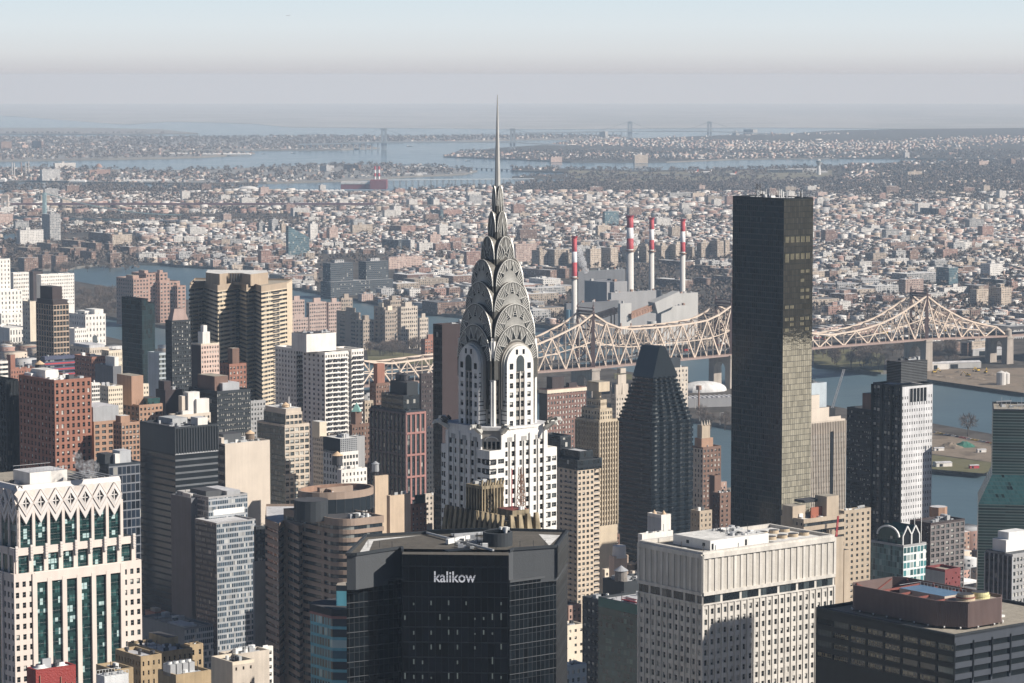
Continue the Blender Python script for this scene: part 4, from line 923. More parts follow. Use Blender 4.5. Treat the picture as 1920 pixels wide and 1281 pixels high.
    def tank(s, x, y, z, r=2.2, h=4.5, m=None, cone=None, leg=2.5):
        t = s.new('water_tank'); m = m or m_tankw; 
        for a in range(4): t.bar((x + r*.6*math.cos(a*1.57+.8), y + r*.6*math.sin(a*1.57+.8), z), (x + r*.6*math.cos(a*1.57+.8), y + r*.6*math.sin(a*1.57+.8), z + leg), .3, m_steel)
        t.cyl(x, y, z + leg, z + leg + h, r, r*.94, m, 14); t.cyl(x, y, z + leg + h, z + leg + h + r*.75, r*1.12, .08, cone or m_tankc, 14)
    def clutter(s, poly, z, n=10, big=3.5, seed=0, mats=None):
        rg = random.Random(seed + int(s.xc)); xs, ys = [p[0] for p in poly], [p[1] for p in poly]; ms = mats or (m_unit, m_unitd, m_galv, m_unitw); L = max(xs) - min(xs), max(ys) - min(ys)
        for k in range(n):
            a, b = rg.uniform(min(xs) + 1, max(xs) - 1), rg.uniform(min(ys) + 1, max(ys) - 1); w_, d_, h = rg.uniform(.8, big), rg.uniform(.8, big), rg.uniform(.5, big * .7)
            w_, d_ = min(w_, L[0]*.3), min(d_, L[1]*.3)
            a, b = min(a, max(xs) - w_ - .6), min(b, max(ys) - d_ - .6)
            t = rg.random(); mbx = s.new('roof_unit') if k < 8 else s.mb('roof_equipment')
            if t < .6: mbx.box(a, b, z, a + w_, b + d_, z + h, rg.choice(ms))
            elif t < .8: mbx.cyl(a, b, z, z + h*.8, w_*.35, w_*.35, rg.choice(ms), 10)
            else: mbx.bar((a, b, z + .4), (min(max(xs)-.6, a + rg.uniform(3, 10)), b, z + .4), .5, m_galv)
        for k in range(max(2, n // 5)): a, b = rg.uniform(min(xs)+1, max(xs)-1), rg.uniform(min(ys)+1, max(ys)-1); s.mb('roof_equipment').bar((a,b,z), (a,b,z + rg.uniform(1.5, 4)), .15, m_steel)
    def done(s):
        for n, m_ in s.parts.items():
            if m_.f:
                o = m_.build(n.split('#')[0], s.root)
        if s.win:
            M = Matrix.Translation(s.root.location) @ Matrix.Rotation(s.ang, 4, 'Z'); cam_ = camo.location
            s.win.sort(key=lambda w_: ((M @ Vector(w_[0])) - cam_).length - 4 * (w_[2] * w_[3]) ** .5)
            for c, an, ww, wh, k, fr in s.win[:100]:
                o = bpy.data.objects.new("window", wmesh(ww, wh, k, fr)); COL.objects.link(o); o.parent = s.root; o.location = c; o.rotation_euler = (0, 0, an)
            if len(s.win) > 100:
                mb_ = MB()
                for c, an, ww, wh, k, fr in s.win[100:]: wpane(mb_, Matrix.Translation(c) @ Matrix.Rotation(an, 4, 'Z'), ww, wh, k, fr)
                o = mb_.build("windows", s.root); o['kind'] = 'stuff'
        return s
m_unit = mat("roof_unit_grey", (.40,.41,.41), .6, var=.2); m_unitd = mat("roof_unit_dark", (.07,.075,.08), .7); m_unitw = mat("roof_unit_white", (.70,.70,.68), .6, var=.15)
m_galv = mat("galvanised_duct", (.48,.49,.5), .45, .4); m_steel = mat("dark_steel", (.05,.05,.055), .6)
m_tankw = mat("tank_wood", (.20,.15,.11), .85, var=.3, sc=.5); m_tankc = mat("tank_cone_roof", (.55,.40,.26), .8)
c_black = mat("black_wall", (.007,.010,.013), .5, var=.3, spec=.2); c_navy = mat("navy_wall", (.02,.028,.038), .6, var=.25); c_char = mat("charcoal_wall", (.035,.04,.045), .7, spec=.25)
c_white = mat("white_brick_wall", (.72,.69,.64), .8, var=.2); c_cream = mat("cream_wall", (.66,.58,.46), .8, var=.15); c_beige = mat("beige_wall", (.57,.50,.42), .8, var=.12)
c_tan = mat("tan_brick_wall", (.41,.34,.26), .85, var=.2); c_brown = mat("brown_brick_wall", (.17,.105,.08), .85, var=.2); c_red = mat("red_brick_wall", (.29,.14,.10), .85, var=.22)
c_orange = mat("orange_brick_wall", (.36,.225,.155), .85, var=.18); c_umber = mat("dark_brown_wall", (.055,.042,.042), .85, var=.2); c_grey = mat("grey_wall", (.33,.33,.33), .8); c_dgrey = mat("slate_grey_wall", (.15,.155,.165), .75)
c_pinkb = mat("pink_brick_wall", (.36,.24,.195), .85, var=.2); c_stone = mat("limestone_wall", (.50,.44,.37), .85, var=.25); c_purple = mat("purple_brown_brick", (.045,.032,.033), .85, var=.15); c_ochre = mat("ochre_wall", (.52,.41,.30), .8)
r_pale = mat("pale_roof", (.62,.61,.58), .85, var=.35, sc=.15); r_tar = mat("black_tar_roof", (.055,.055,.06), .85, var=.4, sc=.2); r_gravel = mat("gravel_roof_near", (.30,.27,.22), .95, var=.3, sc=.3); r_silver = mat("silver_roof", (.5,.5,.51), .7, var=.35, sc=.15)
g_dark = fmat("dark_curtain_glass", (.014,.018,.022), 1.5, 3.6, .9, .62, glass=(.008,.013,.017), pb=.05, wr=.5, spec=.3)
g_green = fmat("green_curtain_glass", (.03,.07,.065), 1.5, 3.7, .9, .6, glass=(.02,.055,.055), blind=(.35,.46,.44), pb=.18, wr=.25)
g_band = fmat("band_glass", (.03,.035,.04), 1.6, 40., .93, .99, glass=(.022,.03,.036), blind=(.34,.36,.34), pb=.16)
g_bandd = fmat("dark_band_glass", (.012,.015,.018), 1.6, 40., .93, .99, glass=(.010,.014,.017), blind=(.16,.18,.18), pb=.12)
# ================================================================ the towers of the near shore, back to front
def T(name, label, xl, xc, xr, yt, Y, yb, wall, rm, R=None, L=None, pents=(), clut=8, par=1.0, cat='building', ang=None, l1=None, l2=None, pm=None, done=True):
    b = Bld(name, label, xl, xc, xr, yt, Y, cat, ang, l1, l2); b.zmin = max(0, b.z(yb, 60) - 4)
    b.tier(b.rect(), -3, b.H, {0: R, 3: L}, wall, rm, par, pm)
    for p in pents: b.pent(*p)
    if clut: b.clutter(b.rect(1.5), b.H, clut)
    return b.done() if done else b
gr = lambda nb, pitch, wf=.5, hf=.5, m=None, **k: ('g', nb, pitch, wf, hf, m, k) if m or k else ('g', nb, pitch, wf, hf)
def G_(nb, pitch, wf=.5, hf=.5, wall=None, **k): return ('g', nb, pitch, wf, hf, wall, k)

# ---- river island and hospital quarter, far left
b = T("hospital_tower", "tall stepped white tower with narrow windows cut by the left edge", -70, -20, 19, 488, 3500, 690, c_white, r_pale, G_(6, 8, .3, .5, c_white), G_(6, 8, .3, .5, c_white), clut=3, done=False)
w1, w2 = b.L(33), b.L(30); b.tier([(-6,-10),(w1,-10),(w1,-.1),(-6,-.1)], -3, b.z(546), {0: G_(9, 9, .32, .55, c_white)}, c_white, r_pale); b.tier([(4,-20),(w2,-20),(w2,-10.1),(4,-10.1)], -3, b.z(588), {0: G_(7, 9, .32, .55, c_white)}, c_white, r_pale); b.done()
T("hospital_block", "long white slab with square windows at the far left channel", 20, 25, 54, 513, 3640, 548, c_white, r_pale, G_(9, 7.5, .5, .45, c_white), None, clut=4)
T("hospital_block", "long white slab with a flat roof before the wooded island tip", 68, 77, 139, 517, 3600, 560, c_white, r_pale, G_(18, 6.5, .45, .45, c_white), None, clut=8)
T("brown_chimney_block", "narrow brown block squeezed between two white slabs at far left", 55, 62, 80, 511, 3660, 545, c_umber, r_tar, clut=0)
b = T("arched_white_hall", "white stone hall with a big arched window facing right", 126, 160, 198, 592, 3300, 690, c_white, r_pale, G_(6, 11, .35, .45, c_white), G_(8, 11, .4, .5, c_white), [(.25,.3,.6,.8,4,c_white,r_pale)], done=False)
pz = b.H * .5; x = b.l2 * .45; mb = b.mb('arched_window'); mb.face([(x-3,-.1,pz-9),(x+3,-.1,pz-9)] + [(x+3*math.cos(a*math.pi/8), -.1, pz+3*math.sin(a*math.pi/8)) for a in range(9)], w_mid); b.box('tower', b.l2*.55, b.l1*.1, b.l2*.98, b.l1*.6, b.H, 6, c_white, r_pale); b.done()
T("white_terrace_block", "low white block below the arched white hall", 126, 140, 162, 618, 3230, 690, c_white, r_pale, G_(6, 9, .4, .45, c_white), None, clut=2)
T("white_apartment_slab", "plain pale slab between the stepped white tower and the dark tower", 42, 56, 68, 567, 3350, 690, c_cream, r_pale, None, G_(3, 9, .4, .5, c_cream), clut=2)
T("arcaded_white_block", "low white block with tall arched windows at the left edge", -20, 18, 55, 617, 3420, 690, c_white, r_pale, G_(7, 14, .4, .62, c_white), None, clut=3)
b = Bld("pink_brick_towers", "cluster of stepped pink brick apartment towers beside the far channel", 218, 250, 334, 524, 3800, 'apartment towers'); b.zmin = b.z(640)
for fx0, fy0, fx1, fy1, dy in ((0,0,.34,1,0), (.34,.15,.55,1,-8), (.3,.5,.62,1.3,4), (.55,-.1,1,.7,8), (.62,.1,.8,.5,-8), (.86,-.3,1.05,.3,16)):
    z1 = b.z(524 + dy); x0, y0, x1, y1 = b.l2*fx0, b.l1*fy0, b.l2*fx1, b.l1*fy1
    b.grid((x0,y0),(x1,y0), -3, z1, max(2, int((x1-x0)/4.5)), 7*b.m, .5, .5, c_pinkb, kinds='dddmh'); b.grid((x0,y1),(x0,y0), -3, z1, max(2, int((y1-y0)/5)), 7*b.m, .5, .5, c_pinkb, kinds='dddm'); b.quad((x1,y0),(x1,y1),-3,z1,c_pinkb); b.quad((x1,y1),(x0,y1),-3,z1,c_pinkb); b.roof([(x0,y0),(x1,y0),(x1,y1),(x0,y1)], z1, r_gravel, 1, c_pinkb)
    b.box('roof_house', x0 + (x1-x0)*.3, y0 + (y1-y0)*.3, x0 + (x1-x0)*.7, y0 + (y1-y0)*.7, z1, 4, c_pinkb, r_gravel)
b.done()
c_isl = mat("island_tan_wall", (.34,.285,.235), .85, var=.2); c_islp = mat("island_pinkish_wall", (.42,.32,.28), .85, var=.2)  # island tan lowered so its colour holds the blocks' shading
# island housing, centre
for nm, lab, xl, xc, xr, yt, Y, yb, wl, nb, pit in (
    ("island_block", "pinkish slab with small windows just right of the striped tower", 540, 544, 571, 565, 3620, 640, c_islp, 7, 7), ("island_block", "long pinkish slab with a pale end wall on the island", 574, 580, 612, 569, 3560, 640, c_islp, 8, 7),
    ("island_block", "pale pinkish slab right of the long pinkish one", 612, 616, 639, 569, 3580, 640, c_islp, 6, 7), ("island_block", "low pinkish block beside the striped tower", 540, 541, 578, 599, 3480, 650, c_islp, 8, 7),
    ("island_tower", "tan tower with balconies behind the white twin slabs", 636, 640, 661, 561, 3600, 640, c_isl, 5, 7.5), ("island_block", "shaded tan block with one end in the sun on the island", 631, 673, 676, 588, 3480, 660, c_isl, 2, 7.5),
    ("island_block", "tan stepped block with balcony strips on the island", 666, 681, 701, 602, 3440, 662, c_isl, 5, 8), ("island_tower", "tallest shaded tan tower with a yellowish lift house on the island", 701, 720, 724, 578, 3480, 660, c_isl, 2, 8),
    ("island_tower", "tan tower with rounded windows in three columns on the island", 716, 722, 743, 584, 3440, 665, c_isl, 5, 8), ("island_tower", "tan tower with many small balconies on the right of the island group", 745, 752, 783, 577, 3450, 660, c_stone, 8, 8),
    ("island_tower", "tan tower behind the balcony tower of the island group", 718, 732, 752, 565, 3560, 640, c_isl, 6, 8), ("island_block", "low stepped end of the tan island group", 783, 787, 803, 598, 3440, 655, c_stone, 5, 8),
    ("brick_house_block", "red brick apartment house with white bands by the island lawn", 789, 797, 822, 638, 3320, 668, c_red, 5, 7)):
    T(nm, lab, xl, xc, xr, yt, Y, yb, wl, r_gravel, G_(nb, pit, .55, .5, wl, kinds='ddmmh'), G_(max(2, nb//2), pit, .45, .5, wl, kinds='dddm'), [(.3,.2,.7,.6,6,c_cream if 'lift' in lab or 'rounded' in lab else wl,r_gravel)], clut=2, cat='apartment block')
# low things of the island, right of the pyramid tower
mb = MB(); N = 9
for i in range(N):
    for j in range(12):
        pass
def dome(name, px, py, Y, lx, ly, h, m, label, cat):
    g = G(px, py, ZL); mb = MB(); N, K = 12, 16
    ring = [[(lx*math.cos(2*math.pi*k/K)*math.cos(i*math.pi/2/N), ly*math.sin(2*math.pi*k/K)*math.cos(i*math.pi/2/N), h*math.sin(i*math.pi/2/N)**.8 if i else 0) for k in range(K)] for i in range(N)]
    for a, b_ in zip(ring, ring[1:]):
        for k in range(K): mb.face([a[k], a[(k+1)%K], b_[(k+1)%K], b_[k]], m)
    mb.face(ring[-1], m); o = mb.build(name, smooth=True); o.location = g; o.rotation_euler = (0,0,TH - .25); return tag(o, label, cat)
dome("tennis_bubble", 1318, 733, 0, 26, 17, 10, r_white, "white inflated sports dome by the bridge pier", "sports dome")
g = G(1325, 762, ZL); mb = MB(); mb.box(-36,-7,0,34,7,9,m_clad,r_silver)
for k in range(14): mb.box(-36 + k*5, -7.2, 9, -33.4 + k*5, 7.2, 10.2, r_silver)
o = obj1("depot_shed", mb, g, "long low shed with a ribbed pale roof below the white sports dome", "shed", None, TH - .38)
T("island_brick_hall", "tan stepped block right behind the black pyramid tower", 1238, 1252, 1290, 693, 2480, 730, c_stone, r_tar, G_(6, 9, .4, .5, c_stone), None, [(.1,.2,.7,.9,9,c_char,r_tar)], clut=3)
g = P(1311, 752, 2330); 
for k, (px, py, H) in enumerate(((1310,778,24),)):
    g = G(px, py, ZL); mb = MB(); mb.cyl(0,0,0,H,.9,.7,m_rust,10); mb.cyl(0,0,H,H+4,2.6,2.6,m_rust,12); obj1("red_mast", mb, g, "slim reddish mast with a thick head on the island shore", "mast")
m_pole = mat("lamp_pole_grey", (.5,.5,.48), .6)
for k, (px, py) in enumerate(((1312,790),(1350,797),(1304,770),(1372,800))):
    g = G(px, py, ZL); mb = MB(); mb.cyl(0,0,0,11,.25,.16,m_pole,6); mb.bar((0,0,11),(2.5,0,11.6),.2,m_pole); mb.box(2.2,-.3,11.4,3.4,.3,11.7,m_unitw); obj1("street_lamp", mb, g, "tall street lamp on the island road left of the black tower", "street lamp", "street lamps on the island road")
T("glass_rooftop_block", "pale glass block with a yellow crane line right behind the black tower", 1515, 1518, 1550, 722, 2150, 770, mat("pale_glass", (.42,.47,.5), .25), r_pale, None, None, clut=6, l1=16)
g = P(1559, 765, 1800); mb = MB(); mb.bar((0,0,0),(7,0,24),.5,m_galv); mb.bar((1,0,0),(8,0,24),.5,m_galv)
for k in range(9): mb.bar((7*k/9,0,24*k/9),(7*(k+1)/9+1,0,24*(k+1)/9),.25,m_galv)
for s in (0,): mb.box(-1.2,-1,-24,2.2,1,0,m_unitd)
obj1("derrick_crane", mb, g, "thin lattice crane jib leaning over the river right of the black tower", "crane")

# ---- far row of the near shore
T("beige_terrace", "white banded apartment block at the left edge behind the park", -10, 0, 15, 680, 2200, 760, c_white, r_pale, ('b', 9, .5, g_bandd), None, clut=3)
T("brick_turret_house", "small brick house with a square turret in the left park", 8, 20, 70, 695, 2250, 760, c_red, r_gravel, G_(10, 8, .4, .5, c_red), None, [(.05,.2,.22,.8,12,c_red,r_tan)], clut=3)
T("colonnade_block", "pale stone laboratory with a pitched grey roof behind the blue banded block", 130, 168, 204, 655, 2350, 700, c_stone, r_silver, G_(8, 10, .35, .5, c_stone), G_(6, 10, .35, .5, c_stone), [(.1,.1,.9,.9,3,r_silver)], clut=5)
T("cream_square_block", "square cream block with a red edged roof left of the green black tower", 190, 204, 229, 660, 2200, 720, c_cream, mat("red_roof", (.4,.14,.1), .8), G_(6, 11, .35, .5, c_cream), G_(3, 11, .35, .5, c_cream), clut=4)
T("brick_walkup", "red brick apartment block with pale windows under the laboratory", 138, 172, 197, 672, 2100, 720, c_red, r_gravel, G_(6, 9, .45, .5, c_red), G_(7, 9, .45, .5, c_red), clut=4)
T("navy_low_block", "dark windowless block left of the green black tower", 178, 212, 228, 690, 1980, 735, c_dgrey, r_silver, None, None, [(.4,.1,.9,.6,7,c_white,r_pale)], clut=2)
b = T("dark_tower_with_crown", "dark tower with stone piers and a tall brown crown box at left", 67, 100, 129, 572, 2150, 720, c_umber, r_tar, G_(5, 10.2, .82, .72, mat("tan_stone_pier", (.40,.31,.24), .8), kinds='dddddm'), G_(7, 10.2, .75, .8, mat("tan_stone_pier", (.40,.31,.24), .8), kinds='ddd'), [(.12,.15,.75,.85,13,c_umber,r_tar),(.02,.05,.98,.95,3.5,c_umber,r_tar)], clut=0)
b = T("blue_red_block", "low block with blue walls and red bands in front of the crowned dark tower", 77, 84, 140, 672, 1960, 705, mat("blue_metal_wall", (.07,.08,.13), .6), r_silver, ('b', 11, .32, g_band), None, clut=6, done=False)
for py_ in (683, 694, 704): b.quad((-.1,-.12),(b.l2,-.12), b.z(py_)-.5, b.z(py_)+.5, mat("red_band_wall", (.40,.05,.06), .6), 'red_band')
b.done()
# green black glass slab
b = Bld("black_glass_slab", "smooth green black glass tower with a stepped right edge", 228, 266, 277, 562, 1990); b.zmin = b.z(745)
g_slab = fmat("green_black_glass", (.008,.022,.026), 1.6, 3.3, .9, .9, glass=(.004,.016,.02), pb=.0, rg=.1, wr=.4, spec=.25)
b.tier(b.rect(), -3, b.H, {0: ('m', g_slab), 3: ('m', g_slab)}, c_black, r_tar, .6)
x1 = b.L(297); y0 = 5; b.tier([(b.l2, y0), (x1, y0), (x1, b.l1), (b.l2, b.l1)], -3, b.z(571), {0: ('m', g_slab), 3: ('m', g_slab)}, c_black, r_tar, .6); b.done()
T("glass_stair_block", "narrow pale blue glass block beside the green black tower", 296, 298, 311, 665, 1900, 745, mat("pale_glass", (.42,.47,.5), .25), r_tar, ('b', 9, .6, g_band), None, clut=0, l1=14)
b = Bld("mansard_tower", "dark tower under a pink grey tapering roof left of the striped tower", 310, 322, 358, 603, 1880); b.zmin = b.z(740)
b.tier(b.rect(), -3, b.H, {0: G_(8, 8, .6, .55, c_char, kinds='ddfhm'), 3: G_(5, 8, .5, .55, c_char, kinds='ddd')}, c_char, r_tar, .6); p = b.rect(1); q = b.rect(b.l1 * .3); q = [(p[i][0]*.3 + q[i][0]*.7, p[i][1]*.3 + q[i][1]*.7) for i in range(4)]; b.mb('mansard_roof').prism(p, b.H, b.z(580), mat("pink_slate", (.34,.25,.22), .8), r_tar, [(b.l2*.22,b.l1*.22),(b.l2*.72,b.l1*.22),(b.l2*.72,b.l1*.75),(b.l2*.22,b.l1*.75)]); b.done()
# big striped tower: a folded front of broad ribbon storeys
b = Bld("striped_apartment_tower", "broad tan striped apartment tower with a folded front and brown crown", 356, 405, 538, 538, 2060, 'apartment tower', l1=34); b.zmin = b.z(870)
m_str = mat("tan_spandrel", (.54,.45,.33), .8); m_crown = mat("tan_crown_wall", (.34,.27,.20), .85)
g_str = fmat("apartment_band_glass", (.05,.05,.05), 1.5, 40., .9, .99, glass=(.018,.022,.026), blind=(.5,.47,.4), pb=.25)
def pxpt(b, px, Y): p = P(px, 538, Y); v = Matrix.Rotation(-b.ang, 2) @ (Vector((p.x, p.y)) - b.root.location.xy); return (v.x, v.y)
zig = [(356, 2085), (382, 2105), (408, 2060), (447, 2090), (462, 2066), (478, 2078), (490, 2052), (538, 2092)]
pth = [pxpt(b, *a) for a in zig]; back = [pxpt(b, 548, 2125), pxpt(b, 366, 2135)]
b.bands(pth, -3, b.H - 3, 8.2*b.m, .52, m_str, g_str, .9); b.bands(pth, b.H - 3, b.H, 99, .5, m_crown, g_str)
for i, j in ((0,1),): b.quad(back[0], back[1], -3, b.H, m_str)
b.quad(pth[-1], back[0], -3, b.H, m_str); b.quad(back[1], pth[0], -3, b.H, m_str); b.roof(pth + back, b.H, r_gravel, 1.2, m_crown)
cpoly = [pxpt(b, *a) for a in ((386,2088),(412,2072),(428,2082),(452,2082),(470,2068),(503,2090),(500,2112),(390,2118))]; b.mb('crown').prism(cpoly, b.H, b.z(516), m_crown, r_pale)
for px in (433, 438, 443, 448): a = pxpt(b, px, 2080); b.mb('crown').box(a[0]-.5, a[1]-.8, b.H+2, a[0]+.5, a[1]+.5, b.H+8, m_steel)
for u0_, u1_, pxa, pxb, Ya, Yb in ((.1,.9,440,447,2087,2089),(.1,.9,508,520,2070,2080)):       # stacks of balconies on the sunny folds
    A, B_ = Vector(pxpt(b, pxa, Ya)), Vector(pxpt(b, pxb, Yb)); dd = (B_-A).normalized(); nn = Vector((dd.y,-dd.x)); z = b.H - 6
    while z > b.zmin:
        c = [A - nn*.1, B_ - nn*.1, B_ + nn*1.6, A + nn*1.6]; bl = b.new('balcony') if len([1 for k in b.parts if k.startswith('balcony')]) < 90 else b.mb('balcony_stack'); bl.prism([tuple(v) for v in c], z, z + .9, m_steel, m_str); z -= 8.2*b.m
b.done()
b = T("pink_white_block", "pale block with a brown side wall and a slim white tower on its roof", 359, 377, 411, 648, 1800, 735, c_cream, r_pale, G_(7, 9, .5, .5, mat("pale_pink_wall", (.62,.47,.40), .8), kinds='mfhd'), None, [(.2,.2,.6,.7,8,c_white,r_pale),(.3,.3,.5,.6,12,c_white,r_pale)], clut=3, done=False)
b.quad((-.1, b.l1), (-.1, 0), -3, b.H, c_purple, 'side_wall'); b.done()
T("red_brick_pair", "red brick apartment block with a tall square lift house, before the striped tower", 412, 430, 462, 686, 1740, 735, c_red, r_gravel, G_(5, 9.5, .5, .55, c_red, kinds='mfhd'), G_(3, 9.5, .4, .5, c_red), [(.3,.2,.7,.7,10,c_brown,r_gravel)], clut=2)
# second row
T("brown_blank_gable", "dark brown windowless gable with a raised chimney block", 292, 310, 342, 735, 1720, 785, c_purple, r_tar, None, None, [(.05,.2,.45,.8,6,c_purple,r_tar)], clut=2)
T("cream_stepped_flats", "long cream apartment block with stepped roof right of the brown hotel", 176, 203, 230, 728, 1640, 765, c_cream, r_pale, G_(7, 9, .5, .45, c_cream), G_(6, 9, .5, .45, c_cream), clut=7)
T("glass_cream_flats", "narrow glass and white frame block touching the brown hotel", 165, 172, 187, 722, 1560, 770, c_white, r_pale, G_(4, 8, .8, .6, c_white, kinds='dmm'), None, clut=1)
T("cream_flats", "cream apartment block behind the orange brick house", 228, 232, 279, 726, 1740, 760, c_cream, r_pale, G_(9, 9, .45, .45, c_cream), None, clut=6)
b = T("orange_brick_house", "orange brick house with a roof terrace and a big plain brick box on top", 222, 261, 305, 763, 1650, 800, c_orange, r_gravel, G_(6, 10, .5, .5, c_orange), G_(5, 10, .5, .5, c_brown), [(-.05,.3,.45,1.0,17,c_orange,r_gravel),(.45,.1,.98,.6,4,g_green,r_tar)], clut=6)
T("corrugated_top_house", "orange brick house topped by a ribbed grey metal box", 173, 176, 226, 795, 1420, 865, c_orange, r_gravel, G_(4, 11, .6, .55, c_orange, kinds='mmd'), None, [(.02,.05,.98,.9,8.0,mat("ribbed_grey_metal", (.34,.35,.36), .6, bump=.3, bsc=3),r_silver)], clut=0, l1=22)
b = T("orange_glass_flats", "orange brick flats with a glazed corner right of the ribbed grey box", 212, 228, 262, 797, 1400, 870, c_orange, r_pale, G_(5, 10, .65, .6, c_orange, kinds='mmdq'), G_(3, 10, .65, .6, c_orange, kinds='mmd'), [(.1,.3,.6,.9,4,c_orange,r_pale)], clut=4)
b = T("white_penthouse_block", "jumble of white boxes and stairs on a low beige roof", 316, 330, 395, 782, 1640, 815, c_beige, r_pale, G_(8, 9, .4, .5, c_beige), None, [(.42,.3,.75,.9,13,c_white,r_pale),(.62,.1,.98,.6,9,c_white,r_pale),(.28,.5,.45,.95,11,c_beige,r_pale),(.2,.05,.5,.3,3,c_white,r_silver)], clut=12)
b = T("dark_grid_tower", "dark office block with bright horizontal window rows and roof plant", 354, 407, 470, 737, 1700, 870, c_char, r_tar, G_(18, 9.6, .72, .48, c_char, kinds='ffhmmq'), ('m', g_dark), [(.1,.2,.5,.8,9,c_brown,r_gravel),(.25,.1,.75,.5,5,m_galv,r_silver)], clut=10)
T("grey_flats", "grey apartment block behind the dark office block", 468, 470, 498, 755, 1720, 830, c_grey, r_pale, G_(5, 9, .5, .5, c_grey), None, clut=3)
# white twin slabs with balconies
b = Bld("white_twin_slabs", "pair of joined white apartment slabs with dark balcony stacks and a roof box", 516, 555, 578, 657, 1800, 'apartment tower'); b.zmin = b.z(880)
kw = dict(kinds='dddmmh'); fh = 9.1 * b.m
def slab(x0, y0, x1, y1, z1, nbR, nbL):
    b.grid((x0,y0),(x1,y0),-3,z1,nbR,fh,.52,.5,c_white,**kw); b.grid((x0,y1),(x0,y0),-3,z1,nbL,fh,.42,.5,c_white,**kw); b.quad((x1,y0),(x1,y1),-3,z1,c_white); b.quad((x1,y1),(x0,y1),-3,z1,c_white); b.roof([(x0,y0),(x1,y0),(x1,y1),(x0,y1)], z1, r_silver, 1.1, c_white)
    n = 0; z = z1 - fh * 1.0
    cols = [x0 + (x1-x0)*f for f in ((.3,.75) if nbR < 8 else (.22,.5,.8))]
    while z > b.zmin:
        for cx in cols:
            n += 1; t = b.new('balcony') if sum(1 for k in b.parts if k[:7] == 'balcony') < 95 else b.mb('more_balconies'); t.prism([(cx-1.7,y0-1.5),(cx+1.7,y0-1.5),(cx+1.7,y0-.02),(cx-1.7,y0-.02)], z - fh*.42, z - fh*.42 + 1.0, m_steel, c_grey)
        z -= fh
slab(0, 0, b.l2, b.l1, b.H, 5, 7)
xa = b.L1; px0 = [v for v in (P(609,656,1775),)][0]; v = Matrix.Rotation(-TH, 2) @ (Vector((px0.x, px0.y)) - b.root.location.xy); sx, sy = v.x, v.y
U = b.L(651) ; q = Vector((sx, sy)); wd = (651-609) * 1775 / F / ct; slab(sx, sy, sx + wd, sy + 24, b.H, 9, 5); w2 = (680-658) * 1785/F/ct; slab(sx + wd, sy + 3.5, sx + wd + 4, sy + 22, b.H - 1, 1, 1); slab(sx + wd + 4, sy + 2, sx + wd + 4 + w2, sy + 22, b.H + .5, 5, 4)
b.new('roof_box').box(sx - 8, sy + 8, b.H + 1, sx + 14, sy + 24, b.H + 12, c_white, r_tar); b.clutter([(sx-7,sy+9),(sx+13,sy+9),(sx+13,sy+23),(sx-7,sy+23)], b.H + 12, 6); b.done()
# middle ground around the spire
b = Bld("tan_glass_flats", "tall tan framed glass apartment tower with a plain pale top, below the white twin slabs", 482, 534, 580, 801, 1660, 'apartment tower'); b.zmin = b.z(990); m_tg = mat("tan_glass_frame", (.52,.45,.37), .75)
g_tg = fmat("grey_green_glass", (.12,.13,.115), 1.7, 3.0, .84, .7, glass=(.045,.055,.05), blind=(.2,.21,.18), pb=.2)
b.tier(b.rect(), -3, b.H, {0: G_(5, 11.6, .78, .62, m_tg, kinds='dmmqqf'), 3: ('m', g_tg)}, m_tg, r_silver, 1.2); b.tier([(2,2),(b.l2-3.5,2),(b.l2-3.5,b.l1-4),(2,b.l1-4)], b.H, b.H+7, {0: G_(4, 11.6, .8, .6, m_tg, kinds='dmmd'), 3: ('m', g_tg)}, m_tg, r_silver, .8)
b.new('pale_top').box(2.4,2.4,b.H+7,b.l2-4,b.l1-5,b.z(768),m_tg,r_pale); zt = b.z(768); b.tank(6,8,zt,2.2,1.2,m_tankc,m_tankc,.3); b.clutter([(4,4),(b.l2-6,4),(b.l2-6,b.l1-7),(4,b.l1-7)], zt, 10); b.new('roof_mast').bar((9,9,zt),(9,9,zt+6),.3,m_unitw)
zs_ = b.z(893,-6); b.tier([(-1.5,-2.5),(b.l2*.45,-2.5),(b.l2*.45,-.1),(-1.5,-.1)], -3, zs_, {0: G_(3, 11.6, .8, .65, m_tg, kinds='dmmq'), 3: ('m', g_tg)}, m_tg, r_silver, .6); b.done()
T("stone_lodge", "brown brick house with a peaked red lift house behind the dark pink framed tower", 693, 705, 730, 722, 1830, 800, c_brown, r_gravel, G_(5, 9, .4, .5, c_brown), G_(3, 9, .4, .5, c_brown), [(.2,.2,.75,.8,13,c_red,mat("red_tile_roof", (.36,.15,.1), .8))], clut=3)
T("brown_flats", "dark brown brick block between the pink framed tower and the purple slab", 786, 790, 814, 704, 1900, 800, c_umber, r_gravel, G_(5, 9, .4, .5, c_umber), None, clut=3)
T("tan_walkup", "small tan apartment block beside the white twin slabs", 680, 684, 700, 755, 1760, 860, c_tan, r_gravel, G_(3, 10, .5, .5, c_tan), None, clut=2)
T("brick_walkup", "low red brick houses at the foot of the white twin slabs", 690, 700, 716, 788, 1660, 880, c_red, r_gravel, G_(4, 10, .4, .5, c_red), None, clut=3)
b = T("copper_turret_house", "small brick house with a pale green pyramid turret", 655, 660, 694, 800, 1640, 880, c_brown, r_gravel, G_(6, 10, .4, .5, c_brown), None, clut=2, done=False)
b.new('turret').box(b.l2*.25, 1, b.H, b.l2*.25+4.5, 5.5, b.H + 8, c_brown); b.mb('turret_roof').cyl(b.l2*.25+2.25, 3.2, b.H+8, b.H+13, 3.6, .1, mat("verdigris_copper", (.22,.42,.38), .7), 4); b.done()
